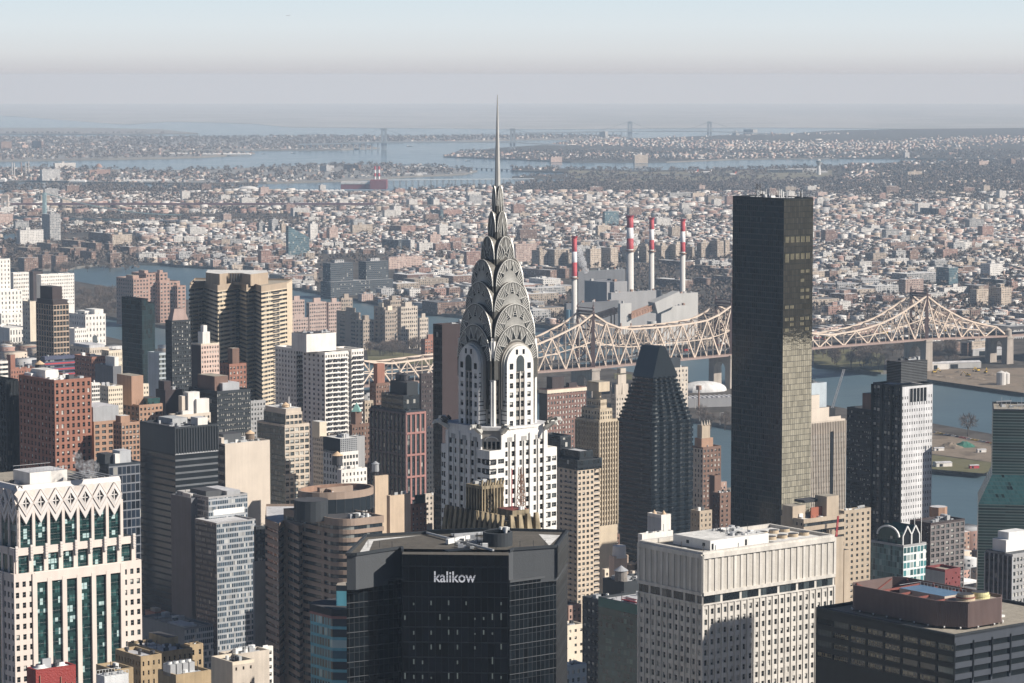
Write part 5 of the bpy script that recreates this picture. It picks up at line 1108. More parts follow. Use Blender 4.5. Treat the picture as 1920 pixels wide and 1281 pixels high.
T("cream_tall_flats", "narrow cream apartment tower between the pink framed tower and the purple slab", 790, 794, 816, 808, 1640, 930, c_cream, r_pale, G_(4, 9.5, .5, .45, c_cream), None, clut=2)
T("cream_flats_with_box", "beige apartment block with a square lift house under the white twin slabs", 587, 607, 640, 822, 1640, 900, c_beige, r_pale, G_(6, 9, .5, .5, c_beige), G_(6, 9, .5, .5, c_beige), [(-.05,.3,.35,1.,9,c_cream,r_pale)], clut=2)
T("grey_plain_block", "plain grey gable behind the white and grey block", 655, 668, 684, 822, 1580, 885, c_grey, r_pale, None, None, clut=3)
b = T("white_grey_block", "white block with a dark glass band and a louvred grey top", 606, 638, 672, 852, 1520, 905, c_white, r_pale, G_(6, 13, .7, .5, c_white, kinds='ddm'), G_(6, 13, .5, .6, c_white, kinds='ddm'), done=False, clut=0)
b.new('louvred_top').box(.5,.5,b.H,b.l2-.5,b.l1-.5,b.H+8,fmat("louvre_wall", (.30,.31,.32), 1.2, 1.0, .55, .6, glass=(.03,.035,.04), pb=0), r_pale); b.quad((0,b.l1),(0,0),b.H-.2,b.H+8,c_char); b.clutter(b.rect(2), b.H+8, 8); b.done()
b = T("white_tank_house", "low white house with a black water tank under a conical roof", 632, 640, 688, 885, 1400, 925, c_white, r_pale, G_(7, 12, .4, .5, c_white), None, clut=6, done=False); b.tank(b.l2*.12, 6, b.H + .2, 2.6, 4.6, m_steel); b.done()
b = T("ochre_block", "plain peach coloured block with a small steel tank on the roof", 700, 703, 728, 897, 1380, 960, c_ochre, r_pale, None, None, clut=2, done=False); b.tank(b.l2*.5, 5, b.H, 1.8, 3.6, m_galv, m_galv); b.done()
T("ochre_block", "low plain peach coloured gable with roof railings", 725, 731, 770, 934, 1330, 985, c_ochre, r_pale, None, None, clut=8)
T("black_tank_roof_house", "low red brick house with a black roof tank right of the peach gable", 768, 772, 800, 950, 1340, 990, c_red, r_silver, G_(4, 10, .4, .5, c_red), None, [(.3,.1,.9,.8,5,c_black,r_tar)], clut=2)
T("old_stone_flats", "old grey stone flats at the foot of the narrow cream tower", 795, 798, 826, 930, 1420, 990, c_stone, r_pale, G_(4, 10, .5, .5, c_stone), None, clut=2)
T("grey_low_block", "low stone block in the shadow behind the round roofed office", 725, 757, 811, 992, 1345, 1010, c_stone, r_pale, None, None, [(.5,.2,.95,.9,3,c_cream,r_pale)], clut=6)
b = T("pink_framed_tower", "dark glass tower with pinkish framing and a stepped dark top", 695, 761, 796, 774, 1600, 940, c_navy, r_silver, None, None, clut=4, done=False)
m_pf = mat("pink_frame_wall", (.33,.17,.15), .7); m_pfd = mat("shaded_frame_wall", (.10,.075,.08), .7)  # one frame, two tones: pink on the sunny face, darkened on the shaded one
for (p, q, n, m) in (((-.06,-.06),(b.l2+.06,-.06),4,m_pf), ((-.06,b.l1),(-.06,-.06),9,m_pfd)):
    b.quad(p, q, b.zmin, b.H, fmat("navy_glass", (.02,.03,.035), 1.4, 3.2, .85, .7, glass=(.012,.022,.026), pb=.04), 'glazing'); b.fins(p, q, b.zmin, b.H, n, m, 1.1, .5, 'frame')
    P0, P1 = Vector(p), Vector(q); d = (P1-P0).normalized(); nn = Vector((d.y,-d.x))
    for z in [b.H - 1.2] + [b.z(774 + 41*k) for k in range(1, 5)]: a, c = P0 + nn*.7, P1 + nn*.7; b.mb('frame').face([(*a,z),(*c,z),(*c,z+1.1),(*a,z+1.1)], m); b.mb('frame').face([(*a,z+1.1),(*c,z+1.1),(*P1,z+1.1),(*P0,z+1.1)], m)
b.new('upper_storeys').box(b.l2*.1, b.l1*.12, b.H, b.l2*.95, b.l1*.75, b.H + 9, g_dark, r_tar); b.new('upper_storeys').box(b.l2*.3, b.l1*.12+.2, b.H+9, b.l2*.9, b.l1*.6, b.H + 16, c_char, r_tar); b.tank(b.l2*.6, b.l1*.35, b.H+16, 2.2, 3, m_steel, m_steel, .5); b.tank(b.l2*.6, b.l1*.5, b.H+16, 2.2, 3, m_steel, m_steel, .5); b.done()
b = T("purple_slab_tower", "tall slab with a black glass side and dark brown blank wall beside the spire", 812, 829, 905, 613, 1330, 1010, c_purple, r_pale, None, ('m', g_dark), clut=10)  # brick kept near black so its colour holds the shadow on this wall
b = T("brown_window_slab", "brown brick slab with white window frames and a dark side wall", 1011, 1026, 1099, 733, 2000, 860, mat("brown_slab_brick", (.20,.12,.10), .85), r_gravel, G_(13, 9.6, .55, .55, mat("brown_slab_brick", (.20,.12,.10), .85), kinds='ffqhm'), ('m', c_black), [(.15,.1,.45,.8,9,c_umber,r_tar),(.6,.2,.8,.6,4,c_umber,r_tar)], clut=0, done=False)
b.box('cornice', -.3, -.4, b.l2+.3, b.l1+.3, b.H-2, 2.4, c_cream, r_gravel); b.done()
b = Bld("gothic_stone_tower", "old stone tower with a pinnacled stepped top beside the black pyramid tower", 1146, 1155, 1184, 745, 1950); b.zmin = b.z(860)
b.tier(b.rect(), -3, b.H, {0: G_(6, 9, .4, .5, c_stone), 3: G_(3, 9, .4, .5, c_stone)}, c_stone, r_gravel, 1.5)
for k, (i, zt_) in enumerate(((1.5, 722), (3.2, 704), (4.4, 692))): b.new('stepped_top').prism(b.rect(i), b.z(745 - 22*k) if k else b.H, b.z(zt_), c_stone, r_gravel)
for x, y in ((0,0),(b.l2,0),(0,b.l1),(b.l2*.5,1.5),(b.l2*.75,2),(b.l2*.3,2)): b.new('pinnacle').cyl(x, y, b.H, b.H + 9, .9, .1, c_stone, 5)
b.done()
b = Bld("ornate_tan_tower", "stepped tan tower with dark bay windows and terraces, square box on top", 1080, 1124, 1158, 792, 1500); b.zmin = b.z(985)
m_orn = mat("ornate_tan_wall", (.50,.42,.31), .8, var=.2); zs = [(0, 792, -3), (1.5, 770, None), (3.5, 752, None), (6, 738, None)]
b.tier(b.rect(), -3, b.H, {0: G_(7, 10, .5, .62, m_orn, kinds='dddmm'), 3: G_(9, 10, .45, .62, m_orn, kinds='ddd')}, m_orn, r_gravel, 1)
for (p, q, n) in (((0,-.05),(b.l2,-.05),7),((-.05,b.l1),(-.05,0),9)): b.fins(p, q, b.zmin, b.H, n, m_orn, .5, .5, 'piers')
zp = b.H
for i, yt_ in ((2, 772), (4, 756), (6.5, 738)):
    b.tier(b.rect(i), zp, b.z(yt_), {0: G_(5, 9, .45, .6, m_orn), 3: G_(6, 9, .45, .6, m_orn)}, m_orn, r_gravel, 1); zp = b.z(yt_)
b.new('top_box').box(b.l2*.35, b.l1*.3, zp, b.l2*.95, b.l1*.8, zp + 5, m_orn, r_gravel); b.new('top_box').box(b.l2*.35, b.l1*.42, zp + 5, b.l2*.95, b.l1*.75, b.z(722), mat("ochre_box", (.60,.46,.25), .8), r_gravel); b.done()
b = Bld("bay_window_tower", "tan apartment tower with stacked bays and balconies under a dark glazed top", 1030, 1083, 1130, 882, 1430, 'apartment tower'); b.zmin = b.z(1160); m_bw = mat("bay_tower_tan", (.54,.45,.35), .8, var=.15); fh = 10.3*b.m
x1 = b.L(1114); b.tier([(0,0),(x1,0),(x1,b.l1),(0,b.l1)], -3, b.H, {0: G_(4, 10.3, .6, .55, m_bw, kinds='ddmmh'), 3: G_(6, 10.3, .5, .5, m_bw, kinds='dddm')}, m_bw, r_tar, .8)
b.tier([(x1,3),(b.l2,3),(b.l2,b.l1),(x1,b.l1)], -3, b.H - 2, {0: ('b', 10.3, .55, g_bandd)}, m_bw, r_tar, .8); z = b.H - 8
while z > b.zmin:
    t = b.new('balcony') if sum(1 for k in b.parts if k[:7] == 'balcony') < 95 else b.mb('more_balconies'); t.prism([(x1+.5,.8),(b.l2-1.2,.8),(b.l2-.2,2.98),(x1+.1,2.98)], z, z+1.1, m_bw, c_grey); t2 = b.new('balcony'); t2.prism([(-1.3,b.l1*.18),(-.02,b.l1*.1),(-.02,b.l1*.5),(-1.3,b.l1*.42)], z, z+1.3, m_bw, c_grey); z -= fh
b.tier([(-.3,-.3),(x1+5,-.3),(x1+5,b.l1),(-.3,b.l1)], b.H, b.z(865), {0: ('m', g_dark), 3: ('m', g_dark)}, c_char, r_tar, .5)
b.tier([(3,2),(x1+1,2),(x1+1,b.l1*.7),(3,b.l1*.7)], b.z(865), b.z(850), {0: ('m', g_dark), 3: ('m', g_dark)}, c_char, r_silver, .5)
b.tier([(2,b.l1*.72),(b.l2*.55,b.l1*.72),(b.l2*.55,b.l1+8),(2,b.l1+8)], -3, b.z(828), {0: ('m', g_dark), 3: ('m', g_dark)}, c_char, r_gravel, 1.); b.done()
# black tower with the wedge-shaped top
b = Bld("black_pyramid_tower", "black stepped tower with a sloping wedge top in front of the river", 1157, 1222, 1300, 795, 1680); b.zmin = b.z(1070); m_pyr = mat("black_band_wall", (.005,.010,.015), .5, var=.2, spec=.2); fh = 9.3*b.m
def bay_poly(i):
    x0, y0, x1, y1 = i, i, b.l2 - i, b.l1 - i; n = 5; out = []
    for k in range(n): u = x0 + (x1-x0)*k/n; w_ = (x1-x0)/n; out += [(u, y0), (u + w_*.35, y0 - 1.0), (u + w_*.65, y0 - 1.0)]
    return out + [(x1,y0),(x1,y1),(x0,y1)]
pl = bay_poly(0); k = len(pl)
b.bands(pl, -3, b.H, fh, .45, m_pyr, g_bandd, .6, closed=True); b.roof(pl, b.H, r_tar, .6, m_pyr)
zz = b.H; n = 11
for q in range(n):
    i = .7 + q * .62; pl = bay_poly(i); h = (b.z(712) - b.H) / n; b.bands(pl, zz, zz + h, h, .45, m_pyr, g_bandd, .5, closed=True); b.roof(pl, zz + h, r_tar, .5, m_pyr); zz += h
i = 7.4; x0, y0, x1, y1 = i - 1, i - 1, b.l2 - i + 1, b.l1 - i + 1; zt_ = b.z(654); ym = y0 + (y1-y0)*.30; ym2 = y0 + (y1-y0)*.62; mbp = b.mb('wedge_top'); m_sl = mat("black_roof_glass", (.02,.03,.037), .3)
xa, xb = x0 + (x1-x0)*.30, x0 + (x1-x0)*.52
mbp.face([(x0,y0,zz),(x1,y0,zz),(xb,y0+1,zt_),(xa,y0+1,zt_)], m_pyr); mbp.face([(x0,y1,zz),(x0,y0,zz),(xa,y0+1,zt_),(xa,y1-1,zt_)], m_sl); mbp.face([(x1,y0,zz),(x1,y1,zz),(xb,y1-1,zt_),(xb,y0+1,zt_)], m_sl); mbp.face([(x1,y1,zz),(x0,y1,zz),(xa,y1-1,zt_),(xb,y1-1,zt_)], m_pyr); mbp.face([(xa,y0+1,zt_),(xb,y0+1,zt_),(xb,y1-1,zt_),(xa,y1-1,zt_)], m_pyr); b.done()
# old brown brick towers by the river
b = T("brick_river_tower", "old brown brick tower with a white windowed front and a crenellated stone top", 1296, 1318, 1352, 842, 1800, 1000, c_brown, r_gravel, G_(5, 9.5, .5, .5, c_brown, kinds='mfdh'), G_(4, 9.5, .55, .6, c_beige, kinds='mmfd'), clut=2, done=False)
b.new('stone_top').box(b.l2*.12, b.l1*.3, b.H, b.l2*.75, b.l1*.9, b.H + 6, c_orange, r_gravel); b.new('stone_top').box(b.l2*.2, b.l1*.4, b.H + 6, b.l2*.65, b.l1*.8, b.H + 14, c_tan, r_gravel)
for x in (.2,.35,.5,.62): b.mb('pinnacle').cyl(b.l2*x, b.l1*.42, b.H+14, b.H+17, .9, .1, c_stone, 5)
b.done()
T("brick_river_flats", "dark brick flats in the gap left of the black tower", 1335, 1350, 1385, 928, 1700, 1010, c_brown, r_tar, G_(4, 9, .4, .5, c_brown), G_(3, 9, .4, .5, c_brown), clut=6)
T("tan_old_house", "small tan old house at the foot of the brown brick tower", 1295, 1312, 1335, 962, 1560, 1010, c_tan, r_gravel, G_(3, 10, .35, .5, c_tan), G_(3, 10, .35, .5, c_tan), clut=3)
T("brick_rear_tower", "plain brown brick shaft right of the white windowed brick front", 1330, 1340, 1352, 895, 1740, 1000, c_brown, r_tar, None, None, clut=0)
# the tall black tower
b = Bld("black_glass_tower", "tallest smooth black glass tower with aerials on its roof", 1374, 1470, 1525, 375, 1571, 'skyscraper'); b.zmin = b.z(1000)
g_twt = fmat("bronze_mirror_glass", (.008,.012,.014), 1.55, 3.1, .90, .93, glass=(.33,.30,.235), pb=.0, rg=.03, wr=.2, spec=.3, bump=.018, metal=1., gv=(.7, 1.15)); g_twl = fmat("shaded_tower_glass", (.006,.010,.013), 1.55, 3.1, .84, .8, glass=(.006,.010,.014), pb=.0, rg=.12, wr=.35, spec=.22, bump=.02)  # mirror copy for the sunny face, plain dark copy for the shaded ones
b.tier(b.rect(), -3, b.H, {0: ('m', g_twt), 3: ('m', g_twl), 1: ('m', g_twl), 2: ('m', g_twl)}, c_black, r_tar, .9)
p = b.rect(); m_lit = mat("drawn_blind", (.20,.18,.115), .4, var=.5, sc=.5)
for yy_, cols in ((448,(1,2,3,4,5)), (480,(1,2,3,4,5)), (490,(1,)), (511,(4,5)), (528,(4,)), (547,(4,5)), (560,(4,5)), (577,(1,2)), (600,(1,2,4,5)), (610,(2,4)), (620,(1,5))):
    for c in cols:
        for h in range(3): x = b.l2 * (.07 + .175*(c-1)) + h*.95; zc = b.z(yy_); zd = 2.2 if yy_ < 490 else .8; b.new('blind_window').face([(x,-.06,zc-zd),(x+.5,-.06,zc-zd),(x+.5,-.06,zc+.9),(x,-.06,zc+.9)], m_lit)
t = b.new('antenna_mast'); t0 = (b.l2*.15, b.l1*.6)
for dx, dy in ((-1.2,-1.2),(1.2,-1.2),(0,1.3)): t.bar((t0[0]+dx,t0[1]+dy,b.H),(t0[0]+dx*.8,t0[1]+dy*.8,b.H+8),.22,m_steel)
for k in range(4): z = b.H + 2*k; t.bar((t0[0]-1.2,t0[1]-1.2,z),(t0[0]+1,t0[1]-1,z+2),.15,m_steel); t.bar((t0[0]+1.2,t0[1]-1.2,z),(t0[0],t0[1]+1.2,z+2),.15,m_steel)
rg = random.Random(3)
for k in range(26): x, y = b.l2*rg.uniform(.05,.9), b.l1*rg.uniform(.1,.7); b.new('antenna').bar((x,y,b.H),(x,y,b.H+rg.uniform(1.5,5.5)),.18 if k % 4 else .5,rg.choice((m_steel,m_unitw,m_galv)))
b.clutter(b.rect(2.5), b.H, 14, 3); b.done()
# right of the black tower
b = T("striped_stone_office", "pale office slab with dark vertical strips behind the black tower", 1500, 1505, 1585, 796, 1750, 960, mat("pale_stone_mullion", (.50,.44,.37), .8), r_gravel, None, None, [(.1,.1,.62,.8,9,c_beige,r_tar),(.15,.2,.4,.7,17,c_beige,r_tar),(.62,.1,.9,.6,3,c_beige,r_tar)], clut=6, done=False)
b.quad((0,-.05),(b.l2,-.05),-3,b.H-7,fmat("pale_office_glass", (.10,.11,.11), 2.0, 3.3, .9, .66, glass=(.30,.32,.32), blind=(.62,.62,.58), pb=.55, rg=.3),'glazing'); b.fins((0,-.05),(b.l2,-.05),b.zmin,b.H,26,mat("pale_stone_mullion", (.50,.44,.37), .8),.45,.5); b.new('dark_strip').box(b.l2*.63,-.66,b.zmin,b.l2*.70,-.6,b.H-6,c_black); b.done()  # includes one raised black strip down the front
b = T("dark_band_office", "dark office slab with rows of bright panes touching the white sided tower", 1588, 1655, 1690, 775, 1500, 960, c_char, r_tar, None, G_(19, 9.1, .74, .5, c_char, kinds='ddddmmhfq'), [(.1,.35,.9,.62,9,c_brown,r_tar),(.3,.28,.95,.42,14,c_umber,r_tar)], clut=2)
b = Bld("white_sided_tower", "tower with a dark glazed front, white right side and louvred black top box", 1637, 1691, 1749, 726, 1450, 'skyscraper'); b.zmin = b.z(1010); m_wst = mat("white_reflection_side", (.58,.58,.585), .35, var=.3, sc=.12)  # mottled white stands in for the bright reflection on this side
b.tier(b.rect(), -3, b.H, {0: G_(13, 12.3, .34, .45, m_wst, kinds='ddddm', dep=.15, top=4), 3: G_(8, 14.2, .74, .70, c_char, kinds='dddmmqh')}, c_char, r_silver, .8)
b.fins((-.05,b.l1),(-.05,0),b.zmin,b.H,3,c_black,1.0,.9,'piers'); xx0 = b.l2*.25; b.new('roof_opening').box(b.l2*.24,-.07,b.H-8,b.l2*.80,-.02,b.H-1.2,c_black)
for k in range(6): b.mb('roof_opening_post').box(b.l2*(.24+.11*k),-.2,b.H-8,b.l2*(.255+.11*k),-.08,b.H-1.2,m_wst)
b.new('louvred_top').box(b.l2*.08,b.l1*.12,b.H+1.5,b.l2*.93,b.l1*.62,b.z(680),fmat("black_louvre", (.10,.105,.11), 50, .8, 1., .5, glass=(.012,.013,.014), pb=0, spec=.3), r_tar); b.clutter([(b.l2*.1,b.l1*.15),(b.l2*.85,b.l1*.15),(b.l2*.85,b.l1*.6),(b.l2*.1,b.l1*.6)], b.z(680), 6); b.done()
T("brown_grid_flats", "brown brick block with a pale grid of windows and a brick water house behind", 1706, 1745, 1809, 985, 1350, 1095, c_umber, r_tar, G_(7, 10.8, .62, .62, mat("grey_brown_frame", (.17,.15,.145), .8), kinds='ddmmq'), G_(3, 10.8, .3, .4, c_umber), clut=10)
b = Bld("brick_water_house", "round cornered brick water house rising behind the brown grid block", 1748, 1760, 1783, 953, 1400, 'tower'); n = 14; rr = b.l2*.5
b.mb('wall').cyl(rr, rr, 0, b.H, rr, rr, c_orange, 8, r_silver); b.mb('band').cyl(rr, rr, b.z(975), b.z(972), rr*1.02, rr*1.02, c_beige, 8); b.done()
T("red_panel_house", "small block with a red painted side below the brown grid block", 1735, 1772, 1801, 1073, 1180, 1110, mat("red_panel_wall", (.18,.045,.045), .7), r_gravel, G_(5, 9, .3, .4, mat("red_panel_wall", (.18,.045,.045), .7), dense=.5), G_(3, 9, .05, .05, c_grey, dense=.1), clut=0)

# island tip and building yard
m_tarp = mat("green_tarpaulin", (.03,.13,.09), .7); m_exc = mat("yellow_machine_paint", (.55,.36,.05), .6)
def mound(px, py, rx, ry, h, m, label, name="earth_mound"):
    g = G(px, py, ZL); mb = MB(); rg = random.Random(int(px)); K, N = 14, 5; rings = []
    for i in range(N): f = i / N; rings.append([(rx*(1-f)*math.cos(2*math.pi*k/K)*rg.uniform(.8,1.15), ry*(1-f)*math.sin(2*math.pi*k/K)*rg.uniform(.8,1.15), h*f*rg.uniform(.8,1.1)) for k in range(K)])
    for a, c in zip(rings, rings[1:]):
        for k in range(K): mb.face([a[k], a[(k+1)%K], c[(k+1)%K], c[k]], m)
    mb.face(rings[-1], m); return obj1(name, mb, g, label, "mound")
mound(1808, 838, 11, 8, 6, m_tarp, "bright green tarpaulin over a mound on the island tip", "tarpaulin"); mound(1782, 840, 13, 9, 6, m_dirt, "largest brown earth mound left of the green tarpaulin")
for px, py, r_ in ((1745,705,14),(1775,709,10),(1830,712,12),(1860,705,9),(1800,700,8)): mound(px, py, r_, r_*.7, 3.5, m_dirt, "rough earth heap in the building yard under the bridge").update_tag()
for o in [o for o in COL.objects if o.name.startswith("earth_mound") and "rough" in o.get('label', '')]: o['group'] = "earth heaps in the building yard"
def digger(px, py, m, label, s_=1.):
    g = G(px, py, ZL + .3); mb = MB(); mb.box(-2.6,-1.5,0,2.6,1.5,1.1,carm[1]); mb.box(-2.2,-1.4,1.1,1.6,1.4,2.6,m); mb.box(-.2,-1.3,2.6,1.4,.2,3.8,m_cglass,m); mb.bar((1.6,.4,2.2),(5,.4,5.5),.6,m); mb.bar((5,.4,5.5),(7.4,.4,2),.5,m); mb.box(6.8,-.3,.8,8,1.1,2.2,carm[1]); obj1("digger", mb, g, label, "digger", "diggers in the building yard", rnd.uniform(0,6))
for px, py in ((1752,700),(1833,697),(1848,700),(1815,706)): digger(px, py, m_exc, "yellow digger in the building yard under the bridge")
for px, py, l_, w_, h, m, lab in ((1767,874,14,8,4,c_white,"small white shed on the island meadow"),(1760,845,9,3,3,c_white,"white site cabin on the island earth"),(1840,848,8,3,3,c_white,"white site cabin before the green glass tower"),(1826,878,8,3,3,m_red,"red lorry parked on the island meadow"),(1757,692,22,12,8,c_white,"white site hall beside the right bridge pier"),(1800,690,46,10,8,m_cladl,"long pale shed under the right end of the bridge"),(1845,665,40,26,9,r_white,"white arched canopy hall under the right end of the bridge")):
    g = G(px, py, ZL+.3); mb = MB(); mb.box(-l_/2,-w_/2,0,l_/2,w_/2,h*.8,m,m); mb.prism([(-l_/2-.3,-w_/2-.3),(l_/2+.3,-w_/2-.3),(l_/2+.3,w_/2+.3),(-l_/2-.3,w_/2+.3)],h*.8,h,r_silver,None,[(-l_/2,-.3),(l_/2,-.3),(l_/2,.3),(-l_/2,.3)]); mb.box(-l_*.3,-w_/2-.1,.2,-l_*.1,-w_/2-.02,h*.6,m_cglass); obj1("site_shed" if "lorry" not in lab else "lorry", mb, g, lab, "shed" if "lorry" not in lab else "lorry", None, TH-.4)
for k in range(16):
    px = 1752 + 7.2*k; g = G(px, 812 + (px-1752)*.19, ZL+.3); mb = MB(); m = rnd.choice(carm); mb.box(-2.3,-.9,.3,2.3,.9,.95,m); mb.prism([(-1.4,-.8),(1.1,-.8),(1.1,.8),(-1.4,.8)],.95,1.5,m_cglass,m,[(-1,-.7),(.5,-.7),(.5,.7),(-1,.7)]); obj1("parked_car", mb, g, "car parked along the island shore road", "car", "cars along the island shore road", -.3)
for px, py, H, r_ in ((1877,722,13,5),(1886,720,11,4)): g = G(px, py, ZL); mb = MB(); mb.cyl(0,0,0,H,r_,r_,m_conc,16); mb.cyl(0,0,H,H+2,r_,.5,m_conc,16); obj1("silo", mb, g, ("taller" if H > 12 else "shorter")+" pale silo in the yard at the right bridge end", "silo")
# ================================================================ the spire tower
m_steelc = mat("crown_steel", (.10,.098,.09), .5, .5, var=.25, sc=.3); m_steeld = mat("crown_vault_steel", (.115,.108,.095), .6, .4, var=.3, sc=.3)
m_rib = mat("crown_rib_steel", (.60,.585,.54), .45, .35, var=.15); m_cwin = mat("crown_window", (.012,.015,.018), .2)
c_chw = mat("white_glazed_brick", (.76,.735,.69), .7, var=.2, sc=.2); c_chg = mat("grey_glazed_brick", (.36,.33,.29), .7, var=.2, sc=.2); c_blk = mat("black_brick", (.03,.03,.032), .7)
b = Bld("spire_tower", "white skyscraper with sunburst steel arches and a needle spire", 860, 933, 1010, 700, 935, 'skyscraper', None, 1, 1); b.zmin = b.z(1005)
Zf = lambda py, d: b.z(py, -d * .7)
ROT = [lambda x, y: (x, y), lambda x, y: (y, -x), lambda x, y: (-x, -y), lambda x, y: (-y, x)]
def arch(w_, h, n=20): return [(-w_ * math.cos(math.pi*k/n), h * math.sin(math.pi*k/n)) for k in range(n + 1)]
tiers = [(8.7, 9.5, 608, 11.2), (8.1, 8.8, 569, 10.2), (7.1, 7.4, 528, 9.2), (5.5, 6.2, 486, 8.4), (3.5, 4.0, 443, 7.2), (2.0, 2.3, 396, 6.6), (1.15, 1.35, 348, 6.4)]
for ti, (w_, d, yap, h) in enumerate(tiers):
    zt = Zf(yap, d); zb_ = zt - h; low = zb_ - (10 if ti else 6)
    nxt = None if ti == 0 else tiers[ti-1]
    for r in ((0, 1)):
        f = ROT[r]; mv = b.new('crown_vault'); a = [(-w_, low - zb_)] + arch(w_, h) + [(w_, low - zb_)]
        for (u0, z0), (u1, z1) in zip(a, a[1:]):
            mv.face([(*f(u0,-d), zb_+z0), (*f(u1,-d), zb_+z1), (*f(u1,d), zb_+z1), (*f(u0,d), zb_+z0)], m_steeld)
    for r in range(4):
        f = ROT[r]; ml = b.new('sunburst_panel'); n = 24; a = arch(w_, h, n); rim = .24 if w_ > 3 else .16
        ml.face([(*f(u,-d), zb_+z) for u, z in [(-w_, low-zb_)] + a + [(w_, low-zb_)]], m_steelc)
        mr = b.new('arch_rim')                                             # raised rim following the arch
        for (u0,z0),(u1,z1) in zip(a, a[1:]):
            i0, i1 = (u0*(1-rim/w_), z0*(1-rim/h)), (u1*(1-rim/w_), z1*(1-rim/h)); e = .16
            mr.face([(*f(i0[0],-d-e),zb_+i0[1]), (*f(i1[0],-d-e),zb_+i1[1]), (*f(u1,-d-e),zb_+z1), (*f(u0,-d-e),zb_+z0)], m_rib)
            mr.face([(*f(u0,-d-e),zb_+z0), (*f(u1,-d-e),zb_+z1), (*f(u1,-d+.1),zb_+z1), (*f(u0,-d+.1),zb_+z0)], m_rib)
            mr.face([(*f(i1[0],-d-e),zb_+i1[1]), (*f(i0[0],-d-e),zb_+i0[1]), (*f(i0[0],-d+.1),zb_+i0[1]), (*f(i1[0],-d+.1),zb_+i1[1])], m_rib)
        mrib = b.new('sunburst_ribs'); nr = max(10, int(w_ * 4.6)); cz = -h * .35
        for k in range(1, nr):
            t = math.pi * k / nr; u1, z1 = -w_*.95*math.cos(t), h*.95*math.sin(t); u0, z0 = u1*.35, cz + (z1-cz)*.35; e = .12; dx = .058 * (1 + (w_ > 5))
            nx, nz = (z1-z0), -(u1-u0); l = math.hypot(nx, nz); nx, nz = nx/l*dx, nz/l*dx
            mrib.face([(*f(u0-nx,-d-e),zb_+z0-nz), (*f(u0+nx,-d-e),zb_+z0+nz), (*f(u1+nx,-d-e),zb_+z1+nz), (*f(u1-nx,-d-e),zb_+z1-nz)], m_rib)
        angs = {0: (-62,-34,-12,12,34,62), 1: (-62,-31,0,31,62), 2: (-60,-30,0,30,60), 3: (-54,-22,14,50), 4: (-42,0,42), 5: (0,), 6: (0,)}[ti]
        for g in angs:                                                      # dark triangular windows pointing outwards
            t = R_(g); q = lambda rr, tt: (w_*rr*math.sin(tt), h*rr*math.cos(tt)); rb = .60 if ti < 4 else .25; dw = (.105 if ti < 4 else .17) * (1 if abs(g) < 50 else 1.1)
            if ti >= 5: pts = [(-w_*.42,-h*.5), (w_*.42,-h*.5), (0, h*.72)]
            else: p0, p1, p2 = q(rb, t - dw/rb), q(rb, t + dw/rb), q(.93, t*1.0); pts = [p0, p1, p2]
            mw = b.new('triangle_window'); mw.face([(*f(u,-d-.17),zb_+z) for u, z in pts], m_cwin)
            for s_ in ((pts[0], pts[2]), (pts[1], pts[2])): mw.bar((*f(s_[0][0],-d-.18),zb_+s_[0][1]), (*f(s_[1][0],-d-.18),zb_+s_[1][1]), .16, m_rib)
            if ti in (1, 2):
                for q2 in (.2, .4, .6): a0 = Vector(pts[0]).lerp(Vector(pts[2]), q2); a1 = Vector(pts[1]).lerp(Vector(pts[2]), q2); mw.bar((*f(a0.x,-d-.18),zb_+a0.y), (*f(a1.x,-d-.18),zb_+a1.y), .12, m_rib)
zs0, zs1 = b.z(352), b.z(178)
m_spire = mat('spire_steel', (.50,.49,.46), .4, .3, var=.15)
b.mb('spire').prism([(1.15*math.cos(a*math.pi/4+.39), 1.15*math.sin(a*math.pi/4+.39)) for a in range(8)], zs0 - 6, zs0 + (zs1-zs0)*.45, m_spire, None, [(.66*math.cos(a*math.pi/4+.39), .66*math.sin(a*math.pi/4+.39)) for a in range(8)])
b.mb('spire').prism([(.66*math.cos(a*math.pi/4+.39), .66*math.sin(a*math.pi/4+.39)) for a in range(8)], zs0 + (zs1-zs0)*.45, zs1, m_spire, None, [(.12*math.cos(a*math.pi/4+.39), .12*math.sin(a*math.pi/4+.39)) for a in range(8)])
